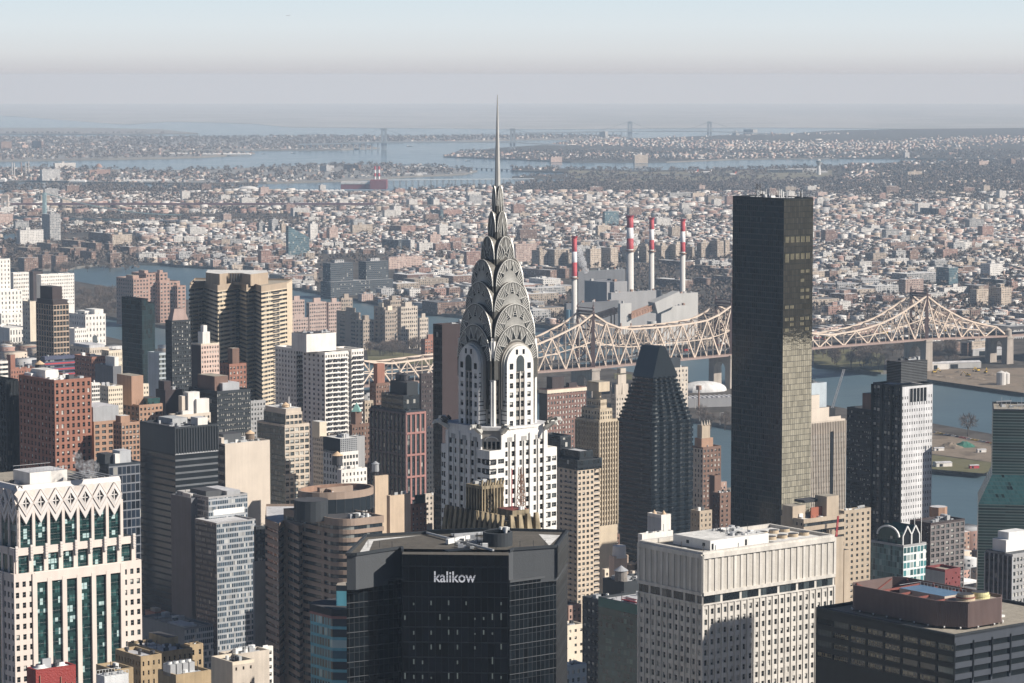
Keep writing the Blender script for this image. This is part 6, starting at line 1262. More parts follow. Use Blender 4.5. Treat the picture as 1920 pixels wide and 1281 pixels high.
# shaft under the crown: a cross with deep corners and an arched white bay on each face
zlo, zc = b.z(795), Zf(655, 9); fh = 17.6 * b.m; a8 = 8.3
for r in range(4):
    f = ROT[r]; vis = r in (0, 1)
    def fp(x, y): return f(x, y)
    # corner recess walls, dark grey brick with windows
    for (x0, x1) in ((-a8, -5.4), (5.4, a8)):
        if vis: b.grid(fp(x0,-a8-.6), fp(x1,-a8-.6), zlo, zc + 3, 1, fh, .42, .55, c_chg, part='corner_wall', kinds='ddmh')
        else: b.quad(fp(x0,-a8-.6), fp(x1,-a8-.6), zlo, zc + 3, c_chg, 'corner_wall')
    for sx in (-1, 1):
        b.quad(fp(sx*a8,-a8-.6), fp(sx*a8,-a8+.3), zlo, zc + 4, c_chw, 'corner_wall')
        cx, cy = fp(sx*a8, -a8-.55); b.mb('corner_pier').box(cx-.35, cy-.35, zlo, cx+.35, cy+.35, zc+3, c_chw)
        for o in (6.1,): cx, cy = fp(sx*o, -a8-.7); b.mb('corner_pier').box(cx-.25, cy-.25, zlo, cx+.25, cy+.25, zc+2, c_chg)
    # concave moulded arch round the bay
    for k, (rr, dd, mm) in enumerate(((6.9, 9.75, m_steeld), (6.4, 10.3, c_chg), (5.9, 10.9, m_rib))):
        mm_ = b.new('arch_moulding'); top_ = Zf(638 + 3*k, 10); a = arch(rr, rr*1.05, 18); z0 = top_ - rr*1.05; a = [(-rr, zlo - z0 + (6 if k < 2 else 9))] + a + [(rr, zlo - z0 + (6 if k < 2 else 9))]
        for (u0,q0),(u1,q1) in zip(a, a[1:]):
            mm_.face([(*f(u0,-dd),z0+q0),(*f(u1,-dd),z0+q1),(*f(u1,-8.5),z0+q1),(*f(u0,-8.5),z0+q0)], mm)
            s_ = 1 - .45/rr; mm_.face([(*f(u0*s_,-dd),z0+(q0*s_ if q0>0 else q0)),(*f(u1*s_,-dd),z0+(q1*s_ if q1>0 else q1)),(*f(u1,-dd),z0+q1),(*f(u0,-dd),z0+q0)], mm)
    # the bay
    D = 11.7; bw = 5.35; top_ = Zf(648, 11.7); zsp = top_ - bw * 1.1; mbay = 'arched_bay'; zw = b.z(676)
    a = arch(bw, bw*1.1, 18); m_ = b.mb(mbay)
    zr = zlo + math.floor((zsp - zlo) / fh) * fh
    m_.face([(*f(u,-D), zsp+z) for u, z in [(-bw, zr - zsp)] + a + [(bw, zr - zsp)]], c_chw)
    for (u0,q0),(u1,q1) in zip(a, a[1:]): m_.face([(*f(u0,-D),zsp+q0),(*f(u1,-D),zsp+q1),(*f(u1,-8.8),zsp+q1),(*f(u0,-8.8),zsp+q0)], c_chw)
    if vis:
        b.grid(fp(-bw,-D), fp(-1.75,-D), zlo, zr, 1, fh, .40, .56, c_chw, part=mbay, kinds='ddmhh'); b.grid(fp(1.75,-D), fp(bw,-D), zlo, zr, 1, fh, .40, .56, c_chw, part=mbay, kinds='ddmhh')
        b.grid(fp(-1.75,-D+.25), fp(1.75,-D+.25), zlo, zr, 2, fh, .80, .66, c_chg, part=mbay, kinds='ddmmh', mrev=c_chg)
        b.quad(fp(-1.75,-D), fp(-1.75,-D+.3), zlo, zr, c_chw, mbay); b.quad(fp(1.75,-D+.3), fp(1.75,-D), zlo, zr, c_chw, mbay)
        cx, cy = fp(0, -D+.1); b.mb(mbay).box(cx-.12, cy-.12, zlo, cx+.12, cy+.12, zr+4, c_chw)
        mw = b.new('arched_window'); mw.face([(*f(u,-D-.04),z) for u, z in [(-1.6, zr), (1.6, zr)] + [(1.6*math.cos(k*math.pi/10), zr + 3.2 + 1.9*math.sin(k*math.pi/10)) for k in range(11)]], w_mid)
        for sx in (-1, 1):
            mw = b.new('window'); mw.face([(*f(sx*1.35-.45,-D-.04),zsp+3.2),(*f(sx*1.35+.45,-D-.04),zsp+3.2),(*f(sx*1.35+.45,-D-.04),zsp+4.8),(*f(sx*1.35-.45,-D-.04),zsp+4.8)], w_dark)
            mw = b.new('window'); x_ = sx*3.55; mw.face([(*f(x_-.72,-D-.04),zr+.7),(*f(x_+.72,-D-.04),zr+.7),(*f(x_+.72,-D-.04),zr+2.6),(*f(x_-.72,-D-.04),zr+2.6)], w_dark)
    else: b.quad(fp(-bw,-D), fp(bw,-D), zlo, zr, c_chw, mbay)
    for sx in (-1, 1):
        p, q = (fp(-bw,-8.7), fp(-bw,-D)) if sx < 0 else (fp(bw,-D), fp(bw,-8.7)); b.quad(p, q, zlo, zsp, c_chw, mbay)
        if vis:
            n = int((zsp - zlo) / fh)
            for k in range(n):
                for e in (.35, .75): z = zlo + fh*(k + e); P0, P1 = Vector(p), Vector(q); nn = Vector(((P1-P0).y, -(P1-P0).x)).normalized() * .06; b.mb(mbay).face([(*(P0+nn),z),(*(P1+nn),z),(*(P1+nn),z+.28),(*(P0+nn),z+.28)], c_blk)
b.mb('terrace').prism([(-9,-13.5),(9,-13.5),(13.5,-9),(13.5,9),(9,13.5),(-9,13.5),(-13.5,9),(-13.5,-9)], zlo - .3, zlo + .7, c_chw, r_silver)
# lower shaft with cut corners
D, hw = 13.5, 8.6; zb2 = -3.
for r in range(4):
    f = ROT[r]
    if r in (0, 1):
        b.grid(f(-hw,-D), f(hw,-D), zb2, zlo - 3.4, 6, fh, .46, .58, c_chw, kinds='dddmmh', part='lower_wall', mrev=c_chg); b.quad(f(-hw,-D), f(hw,-D), zlo - 3.4, zlo, c_chw, 'lower_wall')
        for k in range(7):
            x = -hw + 2*hw*k/6; wd = .75 if k % 2 == 0 else .2; p, q = f(x - wd, -D - .45), f(x + wd, -D - .02); b.mb('pilaster').box(min(p[0],q[0]), min(p[1],q[1]), b.zmin, max(p[0],q[0]), max(p[1],q[1]), zlo - (1.6 if k % 2 == 0 else 4), c_chw)
        for k in range(3):
            x = -hw + 2*hw*(k+.5)/3
            for s_ in (-.9,-.45,0,.45,.9): b.mb('frieze').face([(*f(x+s_-.1,-D-.03),zlo-4.2),(*f(x+s_+.1,-D-.03),zlo-4.2),(*f(x+s_+.1,-D-.03),zlo-2.6),(*f(x+s_-.1,-D-.03),zlo-2.6)], c_blk)
        c0, c1 = f(-D, -hw), f(-hw, -D)
    else: b.quad(f(-hw,-D), f(hw,-D), zb2, zlo, c_chw, 'lower_wall')
    c0, c1 = f(-D, -hw), f(-hw, -D); b.quad(c0, c1, zb2, zlo, c_chg if r == 0 else c_chw, 'corner_wall')  # corner facing the camera takes grey brick for its dimmer light
    if r == 0:
        P0, P1 = Vector(c0), Vector(c1); dd = (P1-P0).normalized(); nn = Vector((dd.y, -dd.x)); L = (P1-P0).length
        for k in range(4):
            for zz_ in (zlo - 6.2, zlo - 11.0): u = P0 + dd * (L*(.2 + .2*k)); mw = b.new('window'); a, c = u - dd*.45 + nn*.05, u + dd*.45 + nn*.05; mw.face([(*a,zz_),(*c,zz_),(*c,zz_+2.4),(*a,zz_+2.4)], w_dark)
        for k in range(9): t0, t1 = math.pi*k/9, math.pi*(k+1)/9; m0, m1 = P0.lerp(P1,.5) - dd*(L*.3*math.cos(t0)) + nn*.12, P0.lerp(P1,.5) - dd*(L*.3*math.cos(t1)) + nn*.12; b.mb('corner_arch').bar((*m0, zlo-3.4+1.1*math.sin(t0)), (*m1, zlo-3.4+1.1*math.sin(t1)), .3, c_chw)
# eagles on the terrace corners
for r in range(4):
    f = ROT[r]
    for sx in (-1, 1):
        p = Vector((*f(sx*hw, -D), zlo + .6)); q = Vector((*f(sx*(hw+.8), -D - 3.4), zlo + 1.6)); hd = Vector((*f(sx*(hw+1.), -D - 4.6), zlo + 1.3)); mg = b.new('eagle')
        mg.bar(p - Vector((0,0,1.4)), q, 1.5, m_rib, 1.2); mg.bar(q - (q-p).normalized()*.6, hd, 1.1, m_rib, 1.0); mg.bar(hd, hd + (hd-q)*.5 - Vector((0,0,.6)), .5, m_rib)
        side = Vector((*f(1, 0), 0))
        for s_ in (-1, 1): mg.bar(p.lerp(q,.2) + side*.6*s_, p.lerp(q,.75) + side*1.3*s_ + Vector((0,0,.3)), .5, m_steelc, .9)
# shoulders and the corner block
def blockp(x0, y0, x1, y1, zt, nb0, nb3, name):
    b.grid((x0,y0),(x1,y0), zb2, zt, nb0, fh, .8, .5, c_chw, part=name, kinds='dddmmh', dep=.3, top=1.2); b.grid((x0,y1),(x0,y0), zb2, zt, nb3, fh, .8, .5, c_chw, part=name, kinds='dddm', dep=.3, top=1.2); b.quad((x1,y0),(x1,y1),zb2,zt,c_chw,name); b.quad((x1,y1),(x0,y1),zb2,zt,c_chw,name); b.roof([(x0,y0),(x1,y0),(x1,y1),(x0,y1)], zt, r_silver, .9, c_chw)
    z = zt - 1.2 - fh*.25
    while z > b.zmin:
        for zz_ in (z, z - fh*.5): b.mb(name).box(x0-.05, y0-.05, zz_-.22, x0 + (x1-x0)*.42, y0-.03, zz_+.1, c_blk); b.mb(name).box(x0-.06, y0, zz_-.22, x0-.03, y0 + (y1-y0)*.5, zz_+.1, c_blk)
        z -= fh
blockp(-14.6, -14.6, -8.5, -8.0, b.z(851, -20), 2, 3, 'corner_block'); blockp(hw + .1, -13.9, 13.2, -4, b.z(841), 2, 3, 'shoulder'); blockp(-13.8, hw + .1, -4, 11.8, b.z(836, 2), 3, 3, 'shoulder')
b.done()

# ================================================================ old tower with the buttressed crown, before the spire tower
b = Bld("buttressed_crown_tower", "old ochre brick tower top with a ring of stepped buttresses and a block above", 836, 949, 1011, 969, 862); m_chn = mat("ochre_crown_brick", (.29,.235,.15), .85, var=.65, sc=.25)
b.tier(b.rect(), -3, b.H - 1.5, None, m_chn, r_tar, 0)
for (p, q, n) in (((0,0),(b.l2,0),4), ((0,b.l1),(0,0),12)):
    P0, P1 = Vector(p), Vector(q); dd = (P1-P0).normalized(); nn = Vector((dd.y,-dd.x)); L = (P1-P0).length
    for k in range(n):
        c = P0 + dd * (L*(k+.5)/n); w_ = L/n*.34; t = b.new('buttress'); pr = lambda o, w2: [tuple(c - dd*w2 + nn*o), tuple(c + dd*w2 + nn*o), tuple(c + dd*w2 - nn*.02), tuple(c - dd*w2 - nn*.02)]
        base = pr(1.8, w_); base = [base[0], base[1], base[2], base[3]]; t.prism(base, b.H - 22, b.H - 6, m_chn); t.prism(base, b.H - 6, b.H + .3, m_chn, None, pr(.9, w_*.55))
x0, y0 = b.l2*.05, b.l1*.42; zt = b.z(908, 15)
b.grid((x0,y0),(x0+8.2,y0), b.H-2, zt, 7, zt-b.H+2, .5, .8, m_chn, part='upper_block', kinds='d', fr=False); b.grid((x0,y0+8),(x0,y0), b.H-2, zt, 6, zt-b.H+2, .5, .8, m_chn, part='upper_block', kinds='d', fr=False); b.quad((x0+8.2,y0),(x0+8.2,y0+8),b.H-2,zt,m_chn,'upper_block'); b.quad((x0+8.2,y0+8),(x0,y0+8),b.H-2,zt,m_chn,'upper_block'); b.mb('upper_block').face([(x0,y0,zt),(x0+8.2,y0,zt),(x0+8.2,y0+8,zt),(x0,y0+8,zt)], m_chn)
for k in range(9): b.mb('crest').bar((x0+k, y0+.2, zt), (x0+k+.3, y0+.2, zt+rnd.uniform(.6,2)), .5, m_chn)
b.clutter([(x0,y0),(x0+8,y0),(x0+8,y0+8),(x0,y0+8)], zt, 6, 2)
b.new('penthouse').box(b.l2*.25, b.l1*.03, b.H-1.5, b.l2*.75, b.l1*.28, b.H+1.4, m_chn, mat("red_lead_roof", (.17,.05,.04), .8)); 
for dx in (0, .9): b.new('dish').cyl(b.l2*.5 + dx, b.l1*.04, b.H+1.4, b.H+2.3, .55, .5, m_unitw, 10)
b.new('red_antenna').bar((b.l2*.45,b.l1*.15,b.H+1.4),(b.l2*.45,b.l1*.15,b.H+13.5),.2,m_red)
t = b.new('lattice_mast'); X0, Y0 = b.l2*.75, b.l1*.16; hh = 13.5
for sx, sy in ((-1,-1),(1,-1),(1,1),(-1,1)): t.bar((X0+sx*1.1,Y0+sy*1.1,b.H-1),(X0+sx*.5,Y0+sy*.5,b.H+hh),.2,m_rust)
for k in range(7):
    z0, z1 = b.H-1+hh*k/7.5, b.H-1+hh*(k+1)/7.5; r0, r1 = 1.1-.6*k/7.5, 1.1-.6*(k+1)/7.5
    for s0, s1 in (((-1,-1),(1,-1)),((1,-1),(1,1)),((1,1),(-1,1)),((-1,1),(-1,-1))): t.bar((X0+s0[0]*r0,Y0+s0[1]*r0,z0),(X0+s1[0]*r1,Y0+s1[1]*r1,z1),.12,m_rust); t.bar((X0+s1[0]*r0,Y0+s1[1]*r0,z0),(X0+s0[0]*r1,Y0+s0[1]*r1,z1),.12,m_rust)
b.clutter([(1,1),(b.l2-1,1),(b.l2-1,b.l1*.4),(1,b.l1*.4)], b.H-1.5, 10, 1.8); b.done()
# ================================================================ foreground, left
b = T("finned_black_tower", "dark glass office tower with pale vertical fins at the left edge", -60, 12, 34, 716, 1440, 905, c_black, r_tar, ('f', 8, g_dark, c_char, .35, .5), ('f', 14, g_dark, c_char, .35, .5), clut=4)
b = T("red_brown_hotel", "red brown tower with a grid of square dark windows beside the finned tower", 35, 102, 171, 717, 1400, 905, mat("hotel_red_brick", (.28,.13,.09), .85, var=.2), r_pale, G_(7, 13, .46, .62, mat("hotel_red_brick", (.28,.13,.09), .85), kinds='ddddddhhf'), G_(10, 13, .42, .6, mat("hotel_red_brick", (.28,.13,.09), .85), kinds='ddmmq'), [(.25,.5,.6,.9,4,c_white,r_pale),(.5,.1,.62,.2,2.5,m_unitd),(.1,.75,.3,.95,2,m_unitw)], clut=26, done=False)
b.tank(b.l2*.55, b.l1*.97, b.H, 2.4, 3, m_steel); b.done()
b = T("navy_grid_block", "dark blue office block with a fine pale window grid behind the diamond topped building", 176, 204, 263, 875, 1260, 1200, c_navy, r_tar, ('m', fmat("navy_grid_glass", (.16,.17,.19), 2.2, 3.9, .88, .84, glass=(.012,.018,.028), pb=.04)), ('m', g_dark), [(.0,.25,.32,.8,5,c_char,r_tar),(.25,.1,.4,.3,5,c_white,r_pale),(.45,.2,.8,.7,6,m_galv,r_silver)], clut=16)
b = T("black_ribbed_top_tower", "big black office tower with a ribbed blank top storey and silvery window ledges", 262, 328, 408, 805, 1530, 1200, c_black, r_tar, None, ('m', fmat("black_sheer_wall", (.012,.017,.022), 1.6, 3.4, .92, .7, glass=(.008,.012,.017), pb=.0, rg=.15)), [(.4,.55,.75,.95,3,m_unit),(.62,.1,.85,.3,4.5,c_white,r_silver)], clut=16, pm=c_char, done=False)
zz = b.z(852); b.bands([(0,-.06),(b.l2,-.06)], b.zmin, zz, 12.2*b.m, .70, mat("silver_ledge", (.12,.13,.14), .5), g_band, .4, 'ledges'); b.fins((0,-.04),(b.l2,-.04), zz, b.H, 16, c_char, .7, .45, 'ribs'); b.box('ledge', -.2,-.35,b.l2+.2,-.02,zz-.4,.7,m_galv); b.quad((-.05,b.l1),(-.05,0),zz,b.H,c_navy,'ribs'); b.done()
b = T("beige_gable_office", "office with a big plain beige end wall and a dark windowed front", 377, 422, 506, 836, 1590, 1010, c_beige, r_pale, None, ('b', 15.5, .5, g_band, c_umber), [(.15,.35,.55,.75,5,m_unitd,r_tar)], clut=14, done=False)
b.tank(b.l2*.8, b.l1*.45, b.H, 2.6, 3.2, m_tankw, None, .8); b.box('roof_wall', 0, b.l1*.15, b.l2*.06, b.l1*.95, b.H, 4, c_beige); b.done()
T("slate_slab_office", "plain slate grey slab joined to a block with a fine window grid", 320, 358, 393, 938, 1460, 1200, c_dgrey, r_gravel, G_(2, 21, .12, .2, c_dgrey, dense=.4, kinds='mmf'), None, [(.2,.2,.9,.6,2.5,c_white,r_pale)], clut=8)
sg = fmat("silver_grid_glass", (.34,.36,.38), 1.05, 2.8, .80, .66, glass=(.025,.045,.065), blind=(.5,.51,.5), pb=.17, rg=.2)
b = T("silver_grid_office", "office front of small blue panes in a silver grid, stepping out lower down", 388, 391, 464, 936, 1454, 1250, c_grey, r_gravel, ('m', sg), ('m', sg), [(.1,.2,.5,.7,3,m_unitd,r_tar),(.55,.1,.9,.8,2.5,m_galv,r_silver)], clut=18, l1=30, done=False)
v = Matrix.Rotation(-TH, 2) @ (Vector(P(406, 985, 1436)[:2]) - b.root.location.xy); x0, y0 = v.x, v.y; L2 = (475-406)*1436/F/ct; zz = b.z(984, -18); b.tier([(x0,y0),(x0+L2,y0),(x0+L2,y0+20),(x0,y0+20)], -3, zz, {0: ('m', sg), 3: ('m', fmat("shaded_grid_glass", (.05,.055,.07), 1.05, 2.8, .7, .6, glass=(.012,.02,.03), pb=.04))}, c_grey, r_silver, .8)  # left face uses a darkened copy of the grid for its shade
b.quad((b.l2*.12,-.06),(b.l2*.92,-.06),b.z(968),b.z(957),m_unitw,'blank_panels'); b.done()
T("grey_party_wall", "plain grey side wall in the gap left of the round roofed office", 474, 477, 520, 1058, 1330, 1240, c_grey, r_pale, None, None, clut=5)
T("dark_small_office", "small dark office in the gap left of the round roofed office", 476, 480, 510, 992, 1420, 1060, c_char, r_pale, ('b', 13, .6, g_bandd), None, clut=4)
T("white_low_flats", "low white flats by the foot of the round roofed office", 466, 470, 512, 1222, 1120, 1270, c_white, r_pale, G_(4, 14, .5, .5, c_white), None, clut=6)
T("brick_well_house", "small red brick block in deep shade between the dark towers", 272, 290, 311, 1152, 1330, 1190, c_red, r_gravel, G_(3, 10, .4, .5, c_red), None, [(.3,.3,.8,.8,2,c_tan,r_tan)], clut=4)
T("podium_block", "low grey podium with a strip of windows under the slate slab", 262, 346, 400, 1182, 1290, 1270, c_dgrey, r_gravel, ('m', sg), None, [(.05,.05,.5,.4,1.5,m_unit)], clut=14)
# --- the diamond topped building
b = Bld("diamond_crown_office", "pale stone and green glass office with a crown of open diamonds", -110, 26, 265, 1080, 1000); b.zmin = -3; m_st = mat("pale_pink_stone", (.66,.58,.52), .75, var=.1); m_stl = mat("white_crown_panel", (.62,.59,.56), .6, var=.08); z3 = b.H; z2 = b.z(1030); z1 = b.z(1012); ztop = b.z(925)
b.zmin = b.z(1281) - 4; fl = 20.3*b.m; X1, Yb = b.l2, b.l1
gg = lambda p, q, z0, z1_, nb, part, wf, **k: b.grid(p, q, z0, z1_, nb, fl, wf, .52, m_st, part=part, **k)
# outer tier: stone ends with three window columns, green strips between piers
e = X1*.155; gg((0,0),(e,0),-3,z3-1.5,3,'stone_end',.5,kinds='ddddmmq'); gg((X1-e,0),(X1,0),-3,z3-1.5,3,'stone_end',.5,kinds='ddddmmq')
b.quad((0,0),(e,0),z3-1.5,z3,m_st,'stone_end'); b.quad((X1-e,0),(X1,0),z3-1.5,z3,m_st,'stone_end')
gg((0,8),(0,0),-3,z3-1.5,3,'stone_end',.5,kinds='dddm'); b.quad((0,8),(0,0),z3-1.5,z3,m_st,'stone_end'); b.quad((0,Yb),(0,8),-3,z3,g_green,'glazing')
for k in range(10): b.mb('stone_pier').box(-.6, 8 + k*(Yb-8)/10 - .7, b.zmin, 0-.02, 8 + k*(Yb-8)/10 + .7, z3, m_st)
b.quad((X1,0),(X1,Yb),-3,z3,m_st); b.quad((X1,Yb),(0,Yb),-3,z3,m_st)
b.roof([(0,0),(X1,0),(X1,Yb),(0,Yb)], z3, r_pale, .5, m_st)
n = 6; ww = (X1 - 2*e)/n
m_gg = fmat("green_strip_glass", (.05,.08,.075), 1.33, fl, .86, .82, glass=(.012,.04,.04), blind=(.42,.55,.54), pb=.16, rg=.12, span=(.02,.05,.05), sw=1.)
gk = 'ddddmmqqf'; g_d2 = mat("green_pane_dark", (.010,.030,.031), .1, var=.4, sc=.4); g_m2 = mat("green_pane", (.035,.095,.092), .15, var=.5, sc=.4); g_b2 = mat("green_pane_blind", (.42,.56,.55), .4, var=.2); g_s2 = mat("green_spandrel", (.016,.045,.043), .3)
WK.update({'D': (g_d2, None), 'M': (g_m2, None), 'B': (g_b2, None), 'C': (g_d2, g_b2)})
for k in range(n):
    x0 = e + ww*k; gw = ww*.70
    b.grid((x0+ww*.15,.35),(x0+ww*.85,.35),-3,z3-1,3,fl,.93,.62,g_s2,part='green_strip',kinds='DDDDDMMBC',dep=.08,fr=True)
for k in range(n+1):
    x0 = e + ww*k; wd = ww*.15
    b.mb('stone_pier').box(x0-wd, -.45, b.zmin, x0+wd, .34, z3-2 if 0 < k < n else z3, m_st)
b.mb('stone_band').box(e, -.35, z3-3.2, X1-e, .34, z3+.2, m_st, r_pale)
# middle tier, one tall storey of green bays, and its stone parapet with little finials
i2 = 1.8; xa, xb = i2, X1 - 2.2; n2 = 8; w2 = (xb-xa)/n2; zt2 = b.z(1033) ; zm = z3; zt2 = z3 + 9.0
for k in range(n2): b.grid((xa+w2*k+w2*.14,i2+.4),(xa+w2*k+w2*.86,i2+.4),zm,zt2-2.6,3,2.1,.93,.8,g_s2,part='green_strip',kinds='DDDMMB',dep=.08)
for k in range(n2+1):
    x0 = xa + w2*k; b.mb('stone_pier').box(x0-w2*.14, i2-.3, zm, x0+w2*.14, i2+.5, zt2, m_st)
    fn = b.new('finial'); fn.box(x0-.45, i2-.9, zt2-4.2, x0+.45, i2-.32, zt2+.9, m_stl)
    for q in range(5): fn.box(x0-.5, i2-1.05, zt2-3.9+q*.95, x0+.5, i2-.92, zt2-3.4+q*.95, m_st)
b.mb('stone_band').box(xa, i2-.2, zt2-2.6, xb, i2+.5, zt2, m_st, r_pale)
b.quad((xa,Yb),(xa,i2),zm,zt2-2.6,g_green,'glazing'); b.mb('stone_band').box(xa-.3, i2, zt2-2.6, xa+.4, Yb, zt2, m_st, r_pale)
for k in range(11): b.mb('stone_pier').box(xa-.3, i2 + k*(Yb-i2)/11 - .6, zm, xa+.1, i2 + k*(Yb-i2)/11+.6, zt2, m_st)
b.quad((xb,i2),(xb,Yb),zm,zt2,m_st)
# green shaft
i1 = 4.2; xa, xb = i1, X1 - 5.6; n1 = 7; w1 = (xb-xa)/n1; zs = zt2; zcr = ztop - 10.2
for k in range(n1): b.grid((xa+w1*k+.5,i1+.3),(xa+w1*(k+1)-.5,i1+.3),zs-1,zcr+2.5,3,fl*.52,.92,.86,g_s2,part='green_strip',kinds='DDDDMMB',dep=.08)
b.quad((xa,Yb-3),(xa,i1),zs-1,zcr+3,g_green,'glazing'); b.quad((xb,i1),(xb,Yb-3),zs-1,ztop,g_green,'glazing')
for k in range(n1+1): x0 = xa + w1*k; b.mb('stone_pier').box(x0-.55, i1-.5, zs-1, x0+.55, i1+.4, zcr+3.6, m_st)
for k in range(10): y0 = i1 + w1*k; b.mb('stone_pier').box(xa-.5, y0-.5, zs-1, xa+.1, y0+.5, zcr+3.6, m_st) if y0 < Yb - 4 else None
def crown(o, d, n_, mdl):
    """diamonds and chevrons along one face: o start, d unit direction in plan"""
    nn = Vector((d.y, -d.x)); w = w1; zc = zcr + 5.6; hh = 4.5; f = lambda u, e, z: (*(o + d*u + nn*e), z)
    for k in range(n_):
        c = w*(k+.5); t = b.new('diamond'); q = [(c,zc-hh),(c+w*.5,zc),(c,zc+hh),(c-w*.5,zc)]; s_ = .52
        for j in range(4):
            a, a2 = q[j], q[(j+1)%4]; ia, ib = (c+(a[0]-c)*s_, zc+(a[1]-zc)*s_), (c+(a2[0]-c)*s_, zc+(a2[1]-zc)*s_)
            t.face([f(a[0],.7,a[1]), f(a2[0],.7,a2[1]), f(ib[0],.9,ib[1]), f(ia[0],.9,ia[1])], m_stl)
            t.face([f(ia[0],.9,ia[1]), f(ib[0],.9,ib[1]), f(ib[0],-.2,ib[1]), f(ia[0],-.2,ia[1])], m_st)
            t.face([f(a[0],.0,a[1]), f(a2[0],.0,a2[1]), f(a2[0],.7,a2[1]), f(a[0],.7,a[1])], m_st)
            t.bar(f(a[0],.75,a[1]), f(a2[0],.75,a2[1]), .22, m_st)
        op = b.new('opening'); op.face([f(c+(x-c)*s_,.22,zc+(z-zc)*s_) for x, z in q], c_black); op.bar(f(c,.3,zc-hh*s_), f(c,.3,zc+hh*s_), .35, m_stl); op.bar(f(c-w*.5*s_,.3,zc), f(c+w*.5*s_,.3,zc), .35, m_stl)  # black sheet stands for the shade inside each diamond
        ch = b.new('chevron')
        for sg in (-1, 1):
            pts = [(c, zc-hh-.1), (c+sg*w*.5, zc-.1), (c+sg*w*.5, zc-2.4), (c, zc-hh-2.9)]; ch.face([f(x,.55,z) for x, z in pts], m_stl); ch.face([f(pts[2][0],.55,pts[2][1]), f(pts[3][0],.55,pts[3][1]), f(pts[3][0],0,pts[3][1]), f(pts[2][0],0,pts[2][1])], m_st)
        for sg in (-1, 1):
            b.mb('crown_panel').face([f(c,.15,zc+hh), f(c+sg*w*.5,.15,zc), f(c+sg*w*.5,.15,zc+hh)], m_stl)
        b.mb('crown_panel').face([f(c-w*.5,.18,zc+hh-2.6), f(c-w*.5+1.4,.2,zc+hh-1.0), f(c-w*.5,.2,zc+hh+.3), f(c-w*.5-1.4,.2,zc+hh-1.0)], m_st)
    b.mb('crown_panel').face([f(0,0,zc-hh+1), f(w*n_,0,zc-hh+1), f(w*n_,0,zc+hh), f(0,0,zc+hh)], m_st)
    t = b.mb('cornice'); L = w*n_; t.face([f(0,.2,zc+hh), f(L,.2,zc+hh), f(L,-.9,zc+hh+1.6), f(0,-.9,zc+hh+1.6)], m_stl); t.face([f(0,-.9,zc+hh+1.6), f(L,-.9,zc+hh+1.6), f(L,-2,zc+hh+1.6), f(0,-2,zc+hh+1.6)], m_stl); t.face([f(0,-2,zc+hh+1.6), f(L,-2,zc+hh+1.6), f(L,-2,zc+hh), f(0,-2,zc+hh)], m_st)
    return zc + hh
zt = crown(Vector((xa, i1)), Vector((1, 0)), n1, None); crown(Vector((xa, i1 + 10*w1)), Vector((0, -1)), 10, None)
b.roof([(xa,i1),(xb,i1),(xb,Yb-3),(xa,Yb-3)], zt, r_gravel, .0)
b.new('roof_house').box(xa + (xb-xa)*.2, i1+6, zt, xa + (xb-xa)*.56, i1+18, zt + 5, c_white, r_silver); t = b.mb('roof_rail')
for k in range(12): u = xa + (xb-xa)*(.2 + .36*k/11); t.bar((u,i1+6,zt+5),(u,i1+6,zt+6.2),.12,m_galv); 
t.bar((xa+(xb-xa)*.2,i1+6,zt+6.2),(xa+(xb-xa)*.56,i1+6,zt+6.2),.12,m_galv); t.bar((xa+(xb-xa)*.2,i1+18,zt+6.2),(xa+(xb-xa)*.56,i1+18,zt+6.2),.12,m_galv)
b.clutter([(xa+3,i1+3),(xa+8,i1+3),(xa+8,i1+20),(xa+3,i1+20)], zt, 16, 2.2)
for k in range(12): u, v = xa + (xb-xa)*(.6+.36*rnd.random()), i1 + 3 + 16*rnd.random(); b.new('cooling_fan').cyl(u, v, zt, zt + 1.6, 1.5, 1.6, m_unitd, 12, m_steel)
for k in range(6): u = xa + (xb-xa)*(.6+.07*k); b.mb('roof_pipes').bar((u,i1+2.5,zt+1.8),(u,i1+20,zt+1.8),.3,m_galv)
b.done()
# --- roofs along the bottom left
b = T("red_plant_box", "red metal plant box with two white fan drums at the bottom left", 50, 67, 142, 1259, 700, 1281, mat("red_plant_metal", (.26,.04,.035), .55, bump=.3, bsc=2.), r_tar, None, None, clut=4, par=.3, done=False)
for fx in (.22, .72): b.new('fan_drum').cyl(b.l2*fx, b.l1*.5, b.H, b.H+1.1, 1.35, 1.0, m_unitw, 20, m_steel); b.mb('drum_base').box(b.l2*fx-1.6,b.l1*.5-1.6,b.H,b.l2*fx+1.6,b.l1*.5+1.6,b.H+.25,m_unitw)
for fx in (.1,.3,.62,.75,.9): b.new('pipe').bar((b.l2*fx,-.15,b.H-9),(b.l2*fx,-.15,b.H-1-rnd.random()*3),.18,m_rust)
b.done()
m_tn = mat("sooty_tan_brick", (.37,.28,.17), .85, var=.3, sc=.2)
b = T("tan_brick_loft", "sooty tan brick block with a white roof and black mushroom vents, nearest one", 216, 264, 303, 1237, 920, 1281, m_tn, r_silver, G_(4, 18, .3, .5, m_tn, kinds='d'), G_(9, 18, .32, .5, m_tn, kinds='d'), clut=0, pm=m_tn, done=False)
def vent(b, x, y): t = b.new('roof_vent'); t.cyl(x, y, b.H, b.H+1.2, .5, .5, m_steel, 10); t.cyl(x, y, b.H+1.2, b.H+1.9, .85, .75, m_steel, 10)
for fx, fy in ((.25,.75),(.5,.45),(.75,.15)): vent(b, b.l2*fx, b.l1*fy)
b.done()
